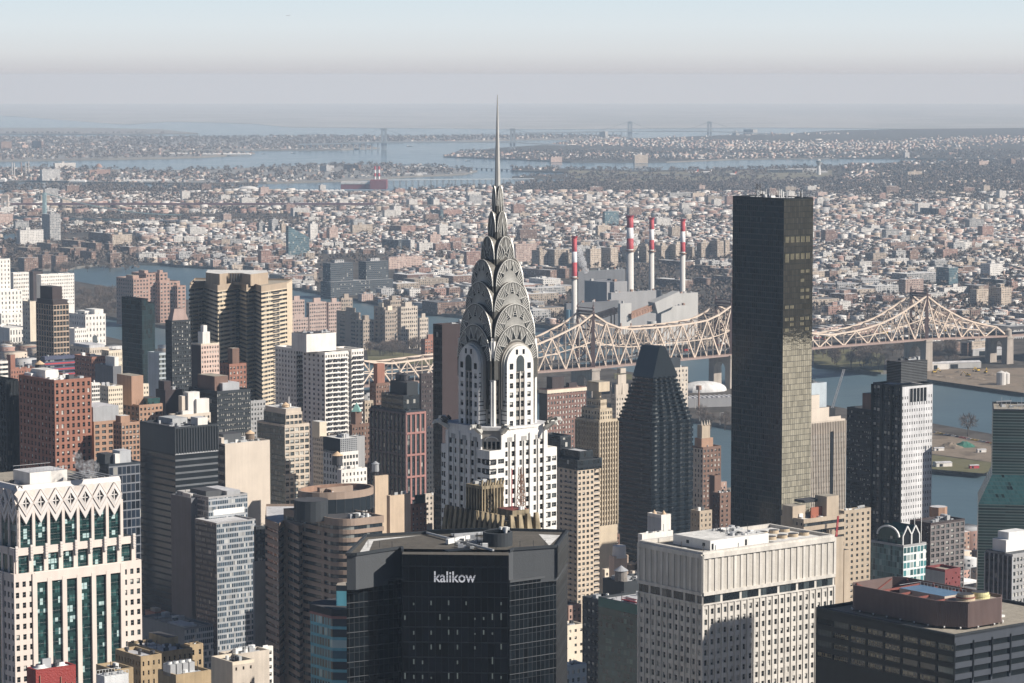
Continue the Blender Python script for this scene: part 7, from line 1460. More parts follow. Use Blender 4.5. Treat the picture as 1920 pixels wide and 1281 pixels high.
b = T("tan_brick_loft", "sooty tan brick block with a white roof behind the nearest one", 240, 304, 361, 1228, 965, 1281, m_tn, r_silver, G_(6, 18, .3, .5, m_tn, kinds='d', dense=.6), G_(9, 18, .3, .5, m_tn, kinds='d'), [(.75,.5,1.1,1.05,3,m_tn,r_tar)], clut=5, pm=m_tn, done=False)
for fx, fy in ((.2,.8),(.45,.75),(.55,.35),(.75,.2)): vent(b, b.l2*fx, b.l1*fy)
b.done()
T("dark_tan_annex", "dark tan brick annex with a black roof right of the white roofs", 345, 356, 381, 1215, 990, 1281, m_tn, r_tar, G_(2, 20, .35, .5, m_tn, kinds='d'), None, clut=6)
b = T("low_tan_annex", "low dark tan annex with a stepped parapet at the bottom left", 180, 215, 250, 1262, 900, 1281, m_tn, r_tar, None, G_(6, 18, .3, .5, m_tn, kinds='d'), clut=4)
b = T("white_cooling_tower", "white metal cooling tower with railings and fans on top at the bottom edge", 181, 196, 241, 1270, 760, 1281, mat("white_ribbed_metal", (.62,.63,.63), .5, bump=.3, bsc=3.), r_silver, None, None, clut=0, par=.2, done=False)
for fx in (.2,.5,.8): b.new('fan').cyl(b.l2*fx, b.l1*.5, b.H, b.H+.7, .9, .9, m_galv, 14, m_steel)
for u in range(9): b.mb('railing').bar((b.l2*u/8,0,b.H),(b.l2*u/8,0,b.H+1.1),.07,m_unitw); b.mb('railing').bar((b.l2*u/8,b.l1,b.H),(b.l2*u/8,b.l1,b.H+1.1),.07,m_unitw)
for y in (0, b.l1): b.mb('railing').bar((0,y,b.H+1.1),(b.l2,y,b.H+1.1),.07,m_unitw)
b.done()
b = T("chiller_roof", "low roof crowded with metal chillers and pipes at the bottom", 296, 330, 396, 1272, 850, 1281, m_tn, r_tar, None, None, clut=22, done=False)
for k in range(4): b.new('chiller').box(b.l2*.0+k*2.2, b.l1*.3, b.H, b.l2*.0+k*2.2+1.8, b.l1*.7, b.H+3.4, m_galv, m_unit); b.new('chiller_fan').cyl(k*2.2+.9, b.l1*.5, b.H+3.4, b.H+4.1, .8, .8, m_unitw, 12, m_steel)
b.done()
T("cream_lift_house", "cream rendered lift house with a black roof at the bottom edge", 396, 436, 477, 1248, 880, 1281, c_cream, r_tar, G_(3, 16, .25, .4, c_stone, dense=.4, kinds='d'), None, clut=6)
T("pale_flat_roof", "pale flat roof with clutter left of the round roofed office", 410, 432, 505, 1234, 1010, 1270, c_stone, r_pale, None, None, clut=20)
# --- the banded office with rounded corners
b = Bld("round_roofed_office", "brown banded office with rounded corners and a round glass roof house", 560, 640, 720, 980, 1260); b.zmin = b.z(1290); m_bb = mat("brown_band_wall", (.30,.225,.175), .75, var=.15); fh = 15.6*b.m
def loc(px, py, Y): p = P(px, py, Y); v = Matrix.Rotation(-b.ang, 2) @ (Vector((p.x, p.y)) - b.root.location.xy); return (v.x, v.y)
pa = [loc(548, 978, 1345), loc(560, 978, 1325), loc(598, 978, 1292)]
Rr = 9.0; x2 = b.l2; arc = [(Rr - Rr*math.cos(t), Rr - Rr*math.sin(t)) for t in [math.pi/2*k/8 for k in range(9)]]
pth = [(0, b.l1 + 12), (0, 40)] + arc + [(x2, 0), (x2, 38)]
b.bands(pth, -3, b.H, fh, .48, m_bb, g_band, .5, top=1.2); b.roof(pth, b.H, r_tar, 1.0, m_bb); b.quad(pth[-1], pth[0], -3, b.H, m_bb)
zl = b.z(982, 20); pz = [(-1.0, 62), (-1.0, 52), (-5.5, 46), (-5.5, 38), (-11, 31), (-11, 24), (-8, 20.5), (-2, 20.5), (0.2, 24)]
lp = [loc(497, 985, 1300), loc(522, 985, 1285), loc(532, 985, 1297), loc(560, 985, 1278), loc(575, 985, 1290), loc(607, 985, 1270), loc(640, 985, 1300)]
bk = [loc(640, 985, 1345), loc(500, 985, 1345)]
zl = b.z(983, 30); b.bands(lp, -3, zl, fh, .48, m_bb, g_band, .5, top=1.2); b.roof(lp + bk, zl, r_silver, 1.0, m_bb); b.quad(lp[-1], bk[0], -3, zl, m_bb); b.quad(bk[0], bk[1], -3, zl, m_bb); b.quad(bk[1], lp[0], -3, zl, m_bb)
cx, cy = loc(630, 945, 1300); rx, ry = 18.5, 13; N = 28; el = [(cx + rx*math.cos(2*math.pi*k/N), cy + ry*math.sin(2*math.pi*k/N)) for k in range(N)]; hz = b.H + 9.5
m_rg = fmat("round_roof_glass", (.02,.025,.03), 50., 50., .99, .99, glass=(.012,.018,.023), pb=0)
b.mb('round_roof_house').prism(el, b.H, hz - 3.2, mat("round_house_glass", (.018,.024,.03), .15), None, cap=False)
for k in range(N): b.mb('round_mullion').box(el[k][0]-.12, el[k][1]-.12, b.H, el[k][0]+.12, el[k][1]+.12, hz-3.2, c_char)
b.mb('round_parapet').prism(el, hz - 3.2, hz, m_bb, None, cap=False); el2 = [(cx+(x-cx)*.94, cy+(y-cy)*.94) for x, y in el]; b.mb('round_parapet').prism(el2[::-1], hz - 3.2, hz, m_rust, None, cap=False)
for k in range(N): j = (k+1)%N; b.mb('round_parapet').face([(*el[k],hz),(*el[j],hz),(*el2[j],hz),(*el2[k],hz)], m_bb)
b.mb('round_roof').face([(x,y,hz-2.6) for x, y in el2], r_tar); b.new('screen_wall').box(cx-9, cy-.4, hz-2.6, cx+9, cy+.4, hz+.5, m_bb); b.new('screen_wall').box(cx-6, cy-5, hz-2.6, cx-5.4, cy+6, hz+.2, m_rust)
ax_, ay_ = loc(583, 950, 1275); b.mb('stair_drum').cyl(ax_, ay_, b.H - 1, b.H + 8, 7.5, 7.5, c_char, 20, r_tar)
b.clutter([(2+6,3),(x2-2,3),(x2-2,10),(2+6,10)], b.H, 14, 3.4); b.clutter([(cx-8,cy-7),(cx+8,cy-7),(cx+8,cy+7),(cx-8,cy+7)], hz-2.6, 10, 2); b.done()
# --- teal glazed office with chamfered corners
b = Bld("teal_glass_office", "teal glazed office with stepped chamfered top left of the black sign tower", 571, 634, 700, 1145, 900); b.zmin = -3; ch = 3.2; g_teal = fmat("teal_frame_glass", (.17,.46,.54), 1.5, 3.4, .76, .72, glass=(.03,.09,.12), blind=(.45,.62,.62), pb=.16, rg=.12)  # frame teal brightened in place of the sky reflected by the glass
pl = [(ch,0),(b.l2,0),(b.l2,b.l1),(ch,b.l1),(0,b.l1-ch),(0,ch)]
for i in range(6): b.quad(pl[i], pl[(i+1)%6], b.zmin, b.H-2.2, g_teal, 'glazing')
b.mb('cornice').prism([(a-.3 if a < 1 else a, c-.3 if c < 1 else c) for a, c in pl], b.H-2.2, b.H, c_char, r_tar); b.mb('rose_band').prism([(a-.35 if a < 1 else a, c-.35 if c < 1 else c) for a, c in pl], b.H-3., b.H-2.2, m_pf, None)
q = [(ch+4,4.5),(b.l2,4.5),(b.l2,b.l1-8),(ch+4,b.l1-8),(4.5,b.l1-11),(4.5,ch+4)]; zq = b.z(1098, 8); b.mb('upper_storeys').prism(q, b.H, zq-1.8, fmat("bright_teal_glass", (.16,.50,.60), 1.3, 2.6, .62, .6, glass=(.10,.22,.26), blind=(.2,.45,.5), pb=.2), None, cap=False); b.mb('upper_cornice').prism(q, zq-1.8, zq, c_navy, r_tan); b.clutter([(8,6),(b.l2-2,6),(b.l2-2,b.l1-12),(8,b.l1-12)], zq, 5, 2); b.done()
# --- the black tower with the lettering
Zr = P(854, 1040, 760).z
def W(px, py, z): u, v = px-960, py-640.5; tt = (z-HC)/(-F*sp_ - v*cp); return Vector((u*tt, (F*cp - v*sp_)*tt))
c0 = W(754, 1039.5, Zr); b = Bld("black_sign_tower", "black glass tower with white lettering and a grey folded roof", 700, 754, 954, 1039.5, c0.y, 'skyscraper', 0., 10, 30); o = b.root.location.xy; b.H = Zr - ZL; b.zmin = b.z(1290)
r_kal = mat('brown_gravel_roof', (.095,.085,.07), .95, var=.35, sc=.3); g_kal = fmat("black_sign_glass", (.012,.015,.018), 1.62, 4.02, .95, .93, glass=(.003,.004,.006), pb=.0, rg=.09, wr=.5, spec=.25); g_kalw = fmat("black_wing_glass", (.028,.032,.035), 2.0, 3.95, .92, .97, glass=(.004,.006,.008), pb=.0, rg=.09, wr=.5, spec=.3); g_kals = fmat('black_side_glass', (.06,.065,.07), 2.0, 3.95, .94, .93, glass=(.003,.005,.007), pb=.0, rg=.3, wr=.5, spec=.04)
lw = lambda px, py, z=Zr: tuple(W(px, py, z) - o)
A_, B_ = lw(754,1039.5), lw(954,1041.5); zw = P(652, 1097, 760).z - ZL; H = b.H
b.mb('front_slab').prism([A_, B_, (B_[0], B_[1]+9), (A_[0], A_[1]+9)], b.zmin, H, g_kal, r_kal)
up = [lw(650,1042), lw(667,1042), lw(753,1029), (A_[0], A_[1]+4), (B_[0], B_[1]+5), lw(962,1032), lw(1044,1026.5), lw(1064,998), lw(940,995), lw(795,1001), lw(686,1007)]
m_kg = mat("grey_plant_wall", (.065,.07,.075), .6, var=.1, bump=.1, bsc=2.); b.mb('upper_wall').prism(up, zw - 1, H, m_kg, r_kal)
n = len(up); cx_, cy_ = sum(p[0] for p in up)/n, sum(p[1] for p in up)/n
for i in range(n):
    j = (i+1) % n
    if i in (3,): continue
    b.mb('parapet').bar((*up[i],H+.35),(*up[j],H+.35),.7,c_char,.7)
wl = [lw(649.5,1097,zw+ZL), lw(752,1087,zw+ZL)]; wr_ = [lw(955,1092.5,zw+ZL), lw(1043,1081,zw+ZL), lw(1064,1050,zw+ZL)]
lo = wl + [(A_[0], A_[1]+6), (B_[0], B_[1]+6)] + wr_ + [lw(940,995), lw(795,1001), lw(686,1007)]
k = len(lo)
for i in range(k):
    p, q = lo[i], lo[(i+1)%k]; b.quad(p, q, -3, zw, (g_kals if i in (5, 6) else g_kalw) if i in (0,4,5,6,9) else c_black, 'lower_glass')
for (p, q, nn_, mm) in ((lo[0],lo[1],12,m_kg),(lo[4],lo[5],10,m_kg),(lo[5],lo[6],6,m_kg)):
    z = zw - 1
    P0, P1 = Vector(p), Vector(q); dd = (P1-P0).normalized(); no = Vector((dd.y,-dd.x))*.12
    while z > b.zmin: b.mb('lower_glass').face([(*(P0+no),z),(*(P1+no),z),(*(P1+no),z+.2),(*(P0+no),z+.2)], mm); z -= 3.95
b.mb('wing_roof').face([(a,c,zw) for a, c in lo], r_silver); qa, qb = lw(1044.6,1027), lw(1064.8,998); b.quad((qa[0]+.15,qa[1]-.1), (qb[0]+.15,qb[1]-.1), zw, H+.2, g_kals, 'lower_glass')
for p, q in ((lo[0],lo[1]),(lo[4],lo[5])): b.mb('parapet').bar((*p,zw+.3),(*q,zw+.3),.6,m_kg,.6)
# roof: stair drum, black recess, beams, white boxes, dishes
d0 = lw(933, 1022, Zr); b.mb('drum').cyl(d0[0], d0[1], H, H+3.6, 4.0, 4.0, c_char, 24, None, False); b.mb('drum').cyl(d0[0], d0[1], H+3.59, H+3.6, 3.99, 3.4, m_kg, 24, None, False); b.mb('drum').cyl(d0[0], d0[1], H, H+3.6, 3.4, 3.4, c_black, 24, None, False); b.mb('drum').cyl(d0[0], d0[1], H, H+1.4, 3.4, 3.4, c_black, 24)
for px, py, r in ((948,1016,.75),(939,1012,.45),(953,1012,.4)): p = lw(px, py+6); t = b.new('dish'); t.cyl(p[0], p[1], H+3.2, H+3.4+r*2, r*.5, r, m_unitw, 14); t.bar((p[0],p[1],H),(p[0],p[1],H+3.4),.15,m_steel)
for a, c, s_ in (((800,1002),(915,998),1.2),((800,1003),(925,1036),.5),((850,1008),(915,1003),.8)): p, q = lw(*a), lw(*c); b.new('roof_beam').bar((*p,H+.6),(*q,H+.6),s_,c_black if s_ > 1 else m_galv)
p, q = lw(838,1022), lw(879,1014); b.new('white_trough').bar((*p,H+.9),(*q,H+.9),.9,m_unitw,1.3); p, q = lw(846,1006), lw(905,1004); b.new('walkway').bar((*p,H+.5),(*q,H+.5),1.6,m_galv,.4); p, q = lw(835,1034), lw(880,1030); b.new('roof_hatch').bar((*p,H+.1),(*q,H+.1),3.2,c_black,.3)
for px in (690, 712, 735, 930, 975, 1000, 1022): p = lw(px, 1034 - abs(px-850)*.05); b.new('post').bar((*p,H),(*p,H+1.9),.13,m_steel)
p, q, r_ = lw(1010,1002), lw(1050,1004), lw(1030,1024); b.mb('pale_roof_patch').face([(*p,H+.05),(*r_,H+.05),(*q,H+.05)], r_pale); p = [lw(672,1040), lw(690,1012), lw(790,1004), lw(700,1015), lw(690,1038)]; b.mb('pale_roof_patch').face([(*v,H+.05) for v in p], r_pale)
b.clutter([lw(840,1030), lw(920,1030), lw(920,1008), lw(840,1008)], H, 34, 1.7)
cu = bpy.data.curves.new("lettering", 'FONT'); cu.body = "kalikow"; cu.size = 1.; cu.extrude = .02; cu.offset = .012; to = bpy.data.objects.new("lettering", cu); COL.objects.link(to); bpy.context.view_layer.update()
dg = bpy.context.evaluated_depsgraph_get(); me = bpy.data.meshes.new_from_object(to.evaluated_get(dg)); bpy.data.objects.remove(to); me.name = "lettering"
m_sign = bpy.data.materials.new("lit_white_letters"); m_sign.use_nodes = True; t = m_sign.node_tree.nodes["Principled BSDF"]; t.inputs['Base Color'].default_value = (.6,.6,.62,1); t.inputs['Emission Color'].default_value = (.8,.82,.9,1); t.inputs['Emission Strength'].default_value = .15
me.materials.clear(); me.materials.append(m_sign); co = np.zeros(len(me.vertices)*3); me.vertices.foreach_get("co", co); co = co.reshape(-1,3); x0, x1 = co[:,0].min(), co[:,0].max(); y0, y1 = co[:,1].min(), co[:,1].max()
wS = 79*b.m; hS = 21*b.m; pS = lw(814, 1090, P(814,1090,c0.y).z); nx = -(A_[1]-B_[1]); 
new = np.stack([(co[:,0]-x0)/(x1-x0)*wS, -.12 + co[:,2]*0 - co[:,2], (co[:,1]-y0)/(y1-y0)*hS], 1); me.vertices.foreach_set("co", new.ravel()); lt = bpy.data.objects.new("lettering", me); COL.objects.link(lt); lt.parent = b.root; fx = (814-754)/200; lt.location = (A_[0] + (B_[0]-A_[0])*fx, A_[1] + (B_[1]-A_[1])*fx - .05, b.z(1091)); lt.rotation_euler = (0,0,math.atan2(B_[1]-A_[1], B_[0]-A_[0]))
for f_ in (.38,.60): sb = MB(); sb.box(-.2,-.2,hS*f_,wS+.2,-.16,hS*f_+.10,c_black); so = sb.build("letter_slit", b.root); so.location = lt.location; so.rotation_euler = lt.rotation_euler
rg = random.Random(9)
for r in range(1, 9):
    z = b.z(1125 + 27.6*r - 20)
    for c in range(12):
        if rg.random() < .45: u = .02 + c*.082; b.mb('pale_pane').box(A_[0]+(B_[0]-A_[0])*u, min(A_[1],B_[1])-.02 + (B_[1]-A_[1])*u*0 - .0, z, A_[0]+(B_[0]-A_[0])*u+.35, min(A_[1],B_[1])-.01, z+rg.uniform(.4,1.9), mat("grey_room_pane", (.16,.19,.18), .3))  # paler pane strips scattered over the front
b.done()
# ================================================================ foreground, right
# small things in the gaps
T("pink_rear_house", "small pinkish house with a flat roof in the gap right of the black sign tower", 1040, 1066, 1090, 1140, 1330, 1180, c_pinkb, r_tan, G_(3, 12, .4, .5, c_pinkb), None, clut=3)
T("beige_rear_house", "beige house with two windows in the gap right of the black sign tower", 1040, 1064, 1095, 1178, 1240, 1240, c_cream, r_pale, G_(3, 14, .4, .4, c_cream, dense=.6), None, clut=5)
T("pale_blue_rear_house", "pale blue grey house at the bottom of the gap right of the black sign tower", 1040, 1060, 1100, 1255, 1080, 1281, mat("pale_blue_wall", (.38,.44,.5), .7), r_pale, G_(4, 16, .5, .5, mat("pale_blue_wall", (.38,.44,.5), .7), kinds='fm'), None, clut=10)
T("beige_chimney_house", "beige block with a planted roof terrace left of the wooden water tank", 1128, 1134, 1160, 1072, 1350, 1105, c_cream, r_tan, G_(3, 11, .4, .5, c_cream), None, clut=4)
b = T("peach_lift_house", "peach coloured lift house with a round white plant drum on top", 1142, 1152, 1178, 1048, 1330, 1085, mat("peach_wall", (.66,.52,.42), .8), r_tan, None, None, clut=1, done=False)
b.new('plant_drum').cyl(b.l2*.5, b.l1*.4, b.H, b.H+5.5, b.l2*.4, b.l2*.36, m_unitw, 16); 
for a in range(6): b.mb('drum_fins').box(b.l2*.5 - 2.4 + a*.9, -.3+b.l1*.1, b.H, b.l2*.5 - 2 + a*.9, b.l1*.1, b.H+3, m_unitw)
b.done()
b = T("tank_roof_block", "dark roof with a big weathered wooden water tank beside the white ribbed office", 1130, 1170, 1240, 1096, 1250, 1120, c_char, r_tar, None, None, clut=18, done=False); b.tank(b.l2*.12, b.l1*.35, b.H, 2.9, 4.6, mat("weathered_tank_wood", (.22,.20,.18), .9, var=.4, sc=1.), m_galv, .6); b.done()
b = T("twin_tank_block", "beige block with two small cone topped tanks right beside the white ribbed office", 1180, 1186, 1240, 1075, 1300, 1100, c_beige, r_tan, None, None, clut=2, done=False); b.tank(1.8, 3, b.H, 2.0, 3, m_tankw, None, .5); b.tank(6.2, 3, b.H, 2.0, 3, m_tankw, None, .5); b.done()
T("low_brick_terraces", "dark low brick houses at the foot of the bay window tower", 1128, 1134, 1162, 1008, 1560, 1050, c_brown, r_tar, G_(4, 9, .4, .5, c_brown), None, clut=4)
T("cream_low_flats", "low cream flats at the foot of the ornate tan tower", 1128, 1132, 1160, 980, 1590, 1005, c_cream, r_pale, G_(4, 10, .4, .5, c_cream), None, clut=5)
b = T("white_louvre_box", "white louvred box with two tan cone tanks inside its top, before the pyramid tower", 1214, 1240, 1258, 970, 1320, 1020, c_white, r_tar, None, None, clut=0, done=False)
b.quad((-.05,b.l1),(-.05,0),b.H-9,b.H-.5,mat("pale_louvre", (.45,.47,.48), .6, bump=.3, bsc=3),'louvre'); 
for f_ in (.35,.75): b.new('tank_cone').cyl(b.l2*f_, b.l1*(1.1-f_), b.H-1, b.H+2.4, 2.3, .1, m_tankc, 14)
b.done()
b = T("white_roof_block", "low white block under the louvred box", 1196, 1204, 1262, 1006, 1300, 1040, c_white, r_pale, None, None, clut=8)
# green fronted office
b = T("black_rear_office", "charcoal office with lit brownish windows left of the green glass front", 1092, 1123, 1160, 1129, 1210, 1281, c_char, r_tar, None, G_(4, 14.4, .62, .52, c_char, kinds='dmmq'), clut=5)
b = T("green_glass_office", "dark green glass front with a window cleaning cradle on its roof", 1122, 1204, 1290, 1141, 1165, 1281, c_char, r_silver, None, ('m', fmat("deep_green_glass", (.008,.05,.045), 1.9, 3.2, .94, .60, glass=(.006,.038,.036), blind=(.06,.14,.12), pb=.12, rg=.12, wr=.2)), [(.2,.15,.9,.55,2,m_galv,r_silver)], clut=18, done=False)
t = b.new('cleaning_cradle'); t.bar((2,b.l1*.55,b.H+1.4),(2,b.l1*.2,b.H+1.4),.5,m_red); t.bar((2,b.l1*.55,b.H+2.4),(2,b.l1*.2,b.H+2.4),.2,m_red); t.bar((2,b.l1*.55,b.H),(2,b.l1*.55,b.H+4.5),.2,m_steel); t.bar((2,b.l1*.55,b.H+4.5),(6,b.l1*.5,b.H+4.5),.2,m_steel); t.bar((2,b.l1*.2,b.H),(2,b.l1*.2,b.H+2.4),.2,m_steel)
b.quad((-.05,b.l1),(-.05,0),b.H-3,b.H+.9,mat("green_fascia", (.02,.11,.09), .4),'fascia'); b.done()
# white ribbed office
b = Bld("white_ribbed_office", "big off white ribbed office with a dark window strip under its blank top", 1198, 1318, 1565, 1040, 1045); b.zmin = b.z(1281, 80); m_wr = mat("off_white_stone", (.57,.54,.49), .8, var=.26, sc=.15, bump=.08, bsc=2.5); m_lv = mat("stone_louvre", (.48,.45,.40), .8, var=.15, bump=.2, bsc=1.); fl = 19.6*b.m; zt = b.H - 1.0; zb_ = b.z(1112); zl = zb_ - 23*b.m
for (p, q, nb) in (((0,0),(b.l2,0),21), ((0,b.l1),(0,0),11)):
    b.grid(p, q, -3, zl, nb, fl, .42, .55, m_wr, kinds='ddddmmhhfq', dep=.45, top=1.0)
    P0, P1 = Vector(p), Vector(q); dd = (P1-P0).normalized(); nn = Vector((dd.y,-dd.x)); L = (P1-P0).length; bw = L/nb
    b.quad(p, q, zb_, zt, m_lv, 'louvre_panels'); b.fins(p, q, zb_, zt + .6, nb, m_wr, bw*.40, .3, 'rib'); b.fins(p, q, b.zmin, zl, nb, m_wr, bw*.22, .35, 'rib')
    b.mb('band').bar((*(P0+nn*.1),zt+.2),(*(P1+nn*.1),zt+.2),1.3,m_wr,1.6); b.mb('band').bar((*(P0+nn*.1),zb_-.5),(*(P1+nn*.1),zb_-.5),1.2,m_wr,1.2); b.mb('band').bar((*(P0+nn*.1),zl),(*(P1+nn*.1),zl),.7,m_wr,.6)
    k0 = 0
    while k0 < nb: 
        n = 3 if nb > 15 else 2; a, c = P0 + dd*(bw*k0 + .3) + nn*.12, P0 + dd*(bw*min(nb,k0+n) - bw*.25) + nn*.12
        for j in range(n): u0, u1 = a.lerp(c, j/n), a.lerp(c, (j+.94)/n); b.new('strip_window').face([(*u0,zl+.2),(*u1,zl+.2),(*u1,zb_-1.0),(*u0,zb_-1.0)], w_mid if rnd.random() < .3 else w_dark)
        k0 += n
    b.quad(p, q, zl, zb_, m_wr, 'strip_wall')
b.quad((b.l2,0),(b.l2,b.l1),-3,b.H,m_wr); b.quad((b.l2,b.l1),(0,b.l1),-3,b.H,m_wr); b.roof(b.rect(), b.H-.6, r_gravel, 1.4, m_wr, 1.2)
zr = b.H - .6; b.new('penthouse').box(b.l2*.16, b.l1*.22, zr, b.l2*.60, b.l1*.80, zr+3.6, m_unitw, r_pale); b.clutter([(b.l2*.35,b.l1*.25),(b.l2*.58,b.l1*.25),(b.l2*.58,b.l1*.75),(b.l2*.35,b.l1*.75)], zr+3.6, 28, 1.8)
for x in (.17,.42): b.new('door').box(b.l2*x, b.l1*.22-.08, zr+.2, b.l2*x+.9, b.l1*.22-.02, zr+2.4, c_black)
b.new('door').box(b.l2*.16-.08, b.l1*.55, zr+1.2, b.l2*.16-.02, b.l1*.59, zr+2.4, c_black); b.new('door').box(b.l2*.16-.08, b.l1*.3, zr+1.2, b.l2*.16-.02, b.l1*.34, zr+2.4, c_black)
m_fan = mat("tan_fan_drum", (.45,.36,.25), .7)
for k in range(4): x, y = b.l2*(.66+.085*k), b.l1*.3; b.new('fan_drum').cyl(x, y, zr, zr+1.7, 2.0, 1.9, m_fan, 18, m_steel); b.new('fan_drum').cyl(x, y+b.l1*.3, zr, zr+1.7, 2.0, 1.9, m_fan, 18, m_steel)
b.new('plant_deck').box(b.l2*.62, b.l1*.08, zr, b.l2*.96, b.l1*.9, zr+.5, m_unitw, r_pale)
for x, y in ((.08,.5),(.1,.2),(.14,.1),(.05,.8),(.3,.08)): b.new('post').bar((b.l2*x,b.l1*y,zr),(b.l2*x,b.l1*y,zr+2.6),.18,m_steel); b.mb('roof_pads').box(b.l2*x-1.5,b.l1*y-.8,zr,b.l2*x+2,b.l1*y+.8,zr+.15,r_pale)
b.done()
# stepped tan flats
T("tan_wing_flats", "tan brick flats with square windows right of the stepped tan building", 1570, 1583, 1633, 962, 1390, 1110, c_tan, r_pale, G_(5, 11.2, .42, .48, c_tan, kinds='dddmmh'), None, clut=10)
b = T("stepped_tan_flats", "stepped tan building with dark terraces, a red hoist and roof houses", 1464, 1507, 1583, 978, 1330, 1110, c_tan, r_pale, ('b', 15, .45, g_bandd, c_tan), G_(5, 12, .4, .45, c_tan), clut=8, done=False)
b.new('roof_tower').box(b.l2*-.02, b.l1*.45, b.H-2, b.l2*.30, b.l1*.9, b.z(944,15), c_tan, r_gravel); b.new('roof_tower').box(b.l2*.62, b.l1*.1, b.H-2, b.l2*.92, b.l1*.6, b.z(938), c_tan, r_gravel); b.new('red_screen').box(b.l2*.35, b.l1*.3, b.H, b.l2*.62, b.l1*.34, b.H+5, mat("rusty_red_screen", (.30,.10,.06), .8)); 
b.new('mesh_roof').box(b.l2*.3, b.l1*.5, b.z(950), b.l2*.7, b.l1*.95, b.z(950)+1.2, c_char, r_tar)
for k in range(3):
    w_ = 3.2; z = b.H - 3 - k*1.0; b.new('bay').box(b.l2*(.55+.15*k), -2.2-k, -3, b.l2*(.68+.15*k), -.02, b.H - 5 - 5*k, c_tan, r_tar)
t = b.new('red_hoist'); x, y = b.l2*.62, -4.5; t.bar((x,y,b.H-8),(x+1.2,y,b.H+1.5),.4,m_red); t.bar((x+.9,y,b.H-8),(x+1.9,y,b.H+1.5),.25,m_red)
for q in range(5): t.bar((x+.2*q,y,b.H-8+1.9*q),(x+.9+.2*q,y,b.H-7+1.9*q),.2,m_red)
b.new('hoist_deck').box(x-1.5, y-1.2, -3, x+4, -2, b.H-8, c_tan, r_tar); b.clutter(b.rect(2), b.H, 18, 2.5); b.done()
# green glass block with arched roof frames
m_gr = fmat("pale_green_reflecting_glass", (.20,.26,.25), 1.3, 2.6, .94, .93, glass=(.10,.16,.15), blind=(.3,.4,.38), pb=.12, rg=.06, bump=.03, spec=.9); m_gr2 = fmat("teal_white_grid", (.66,.70,.69), 2.1, 3.3, .84, .74, glass=(.05,.15,.16), blind=(.5,.6,.58), pb=.15)
b = T("green_arched_roof_block", "green glass block with white arched and gabled frames on its roof", 1633, 1694, 1737, 1027, 1250, 1085, c_grey, r_tar, ('m', m_gr2), ('m', m_gr), clut=0, done=False)
zt = b.H + 6; b.new('glass_attic').box(2, b.l1*.15, b.H, b.l2-2, b.l1*.9, zt, fmat("attic_green_glass", (.04,.09,.085), 1.5, 2.2, .9, .85, glass=(.02,.06,.055), pb=.1), r_tar)
for yy_ in (b.l1*.12,):
    for (xa, xb) in ((2, b.l2*.52), (b.l2*.5, b.l2-2)): t = b.new('gable_frame'); m_ = ((xa+xb)/2, yy_, zt+2.6); t.bar((xa,yy_,zt-1.5),m_,.55,m_unitw); t.bar(m_,(xb,yy_,zt-1.5),.55,m_unitw); t.bar((xa,yy_,b.H),(xa,yy_,zt-1.5),.5,m_unitw); t.bar((xb,yy_,b.H),(xb,yy_,zt-1.5),.5,m_unitw); b.new('gable_roof').face([(xa,yy_,zt-1.5),m_,(m_[0],b.l1*.8,zt+2.6),(xa,b.l1*.8,zt-1.5)], mat("deep_green_roof", (.02,.07,.065), .25)); b.new('gable_roof').face([m_,(xb,yy_,zt-1.5),(xb,b.l1*.8,zt-1.5),(m_[0],b.l1*.8,zt+2.6)], mat("deep_green_roof", (.02,.07,.065), .25)); b.new('gable_glass').face([(xa,yy_+.2,b.H),(xb,yy_+.2,b.H),(xb,yy_+.2,zt-1.5),(m_[0],yy_+.2,zt+2.5),(xa,yy_+.2,zt-1.5)], c_black)
t = b.new('arch_frame'); N = 10
for k in range(N): a0, a1 = math.pi*k/N, math.pi*(k+1)/N; t.bar((.6, b.l1*.5 - b.l1*.33*math.cos(a0), zt-2+4.2*math.sin(a0)), (.6, b.l1*.5 - b.l1*.33*math.cos(a1), zt-2+4.2*math.sin(a1)), .7, m_unitw)
b.mb('arch_glass').face([(.8, b.l1*.5 - b.l1*.33*math.cos(math.pi*k/N), zt-2+4.2*math.sin(math.pi*k/N)) for k in range(N+1)], mat("deep_green_roof", (.02,.07,.065), .25)); b.box('white_panel', b.l2*.55,-.08,b.l2*.68,-.03,b.H-9,6,m_unitw); b.box('white_panel', b.l2*.85,-.08,b.l2*.97,-.03,b.H-7,5,m_unitw)
for x in (.9, 1.2): b.new('flagpole').bar((b.l2*x,b.l1*.3,b.H-6),(b.l2*x,b.l1*.3,b.H+13),.2,m_unitw)
b.done()
# tall green glass slabs at the right edge
b = Bld("green_glass_slab", "tall green glass tower with sloping glazed shoulders at the right edge", 1858, 1862, 2010, 771, 1450, 'skyscraper', R_(-8.5), l1=34); g_un = fmat("banded_green_glass", (.13,.17,.16), 60, 1.45, 1., .6, glass=(.018,.045,.042), pb=.0, rg=.15, wr=.3); g_uns = fmat("sloping_green_glass", (.03,.075,.075), 1.45, 1.9, .88, .85, glass=(.03,.085,.09), blind=(.015,.03,.03), pb=.04, rg=.15, gv=(.8,1.2))
x2, y2 = b.l2, b.l1; z1, z2 = b.z(890), b.z(946, -7); of = 6.6
b.tier([(0,0),(x2,0),(x2,y2),(0,y2)], z1-1, b.H, {0: ('m', g_un), 3: ('m', g_un)}, c_char, r_gravel, 1.)
lo = [(-of,-of),(x2,-of),(x2,y2),(-of,y2)]; t = b.mb('sloping_glazing'); t.face([(-of,-of,z2),(x2,-of,z2),(x2,0,z1),(0,0,z1)], g_uns); t.face([(-of,y2,z2),(-of,-of,z2),(0,0,z1),(0,y2,z1)], g_uns)
for i in range(4): b.quad(lo[i], lo[(i+1)%4], -3, z2, g_un, 'glazing')
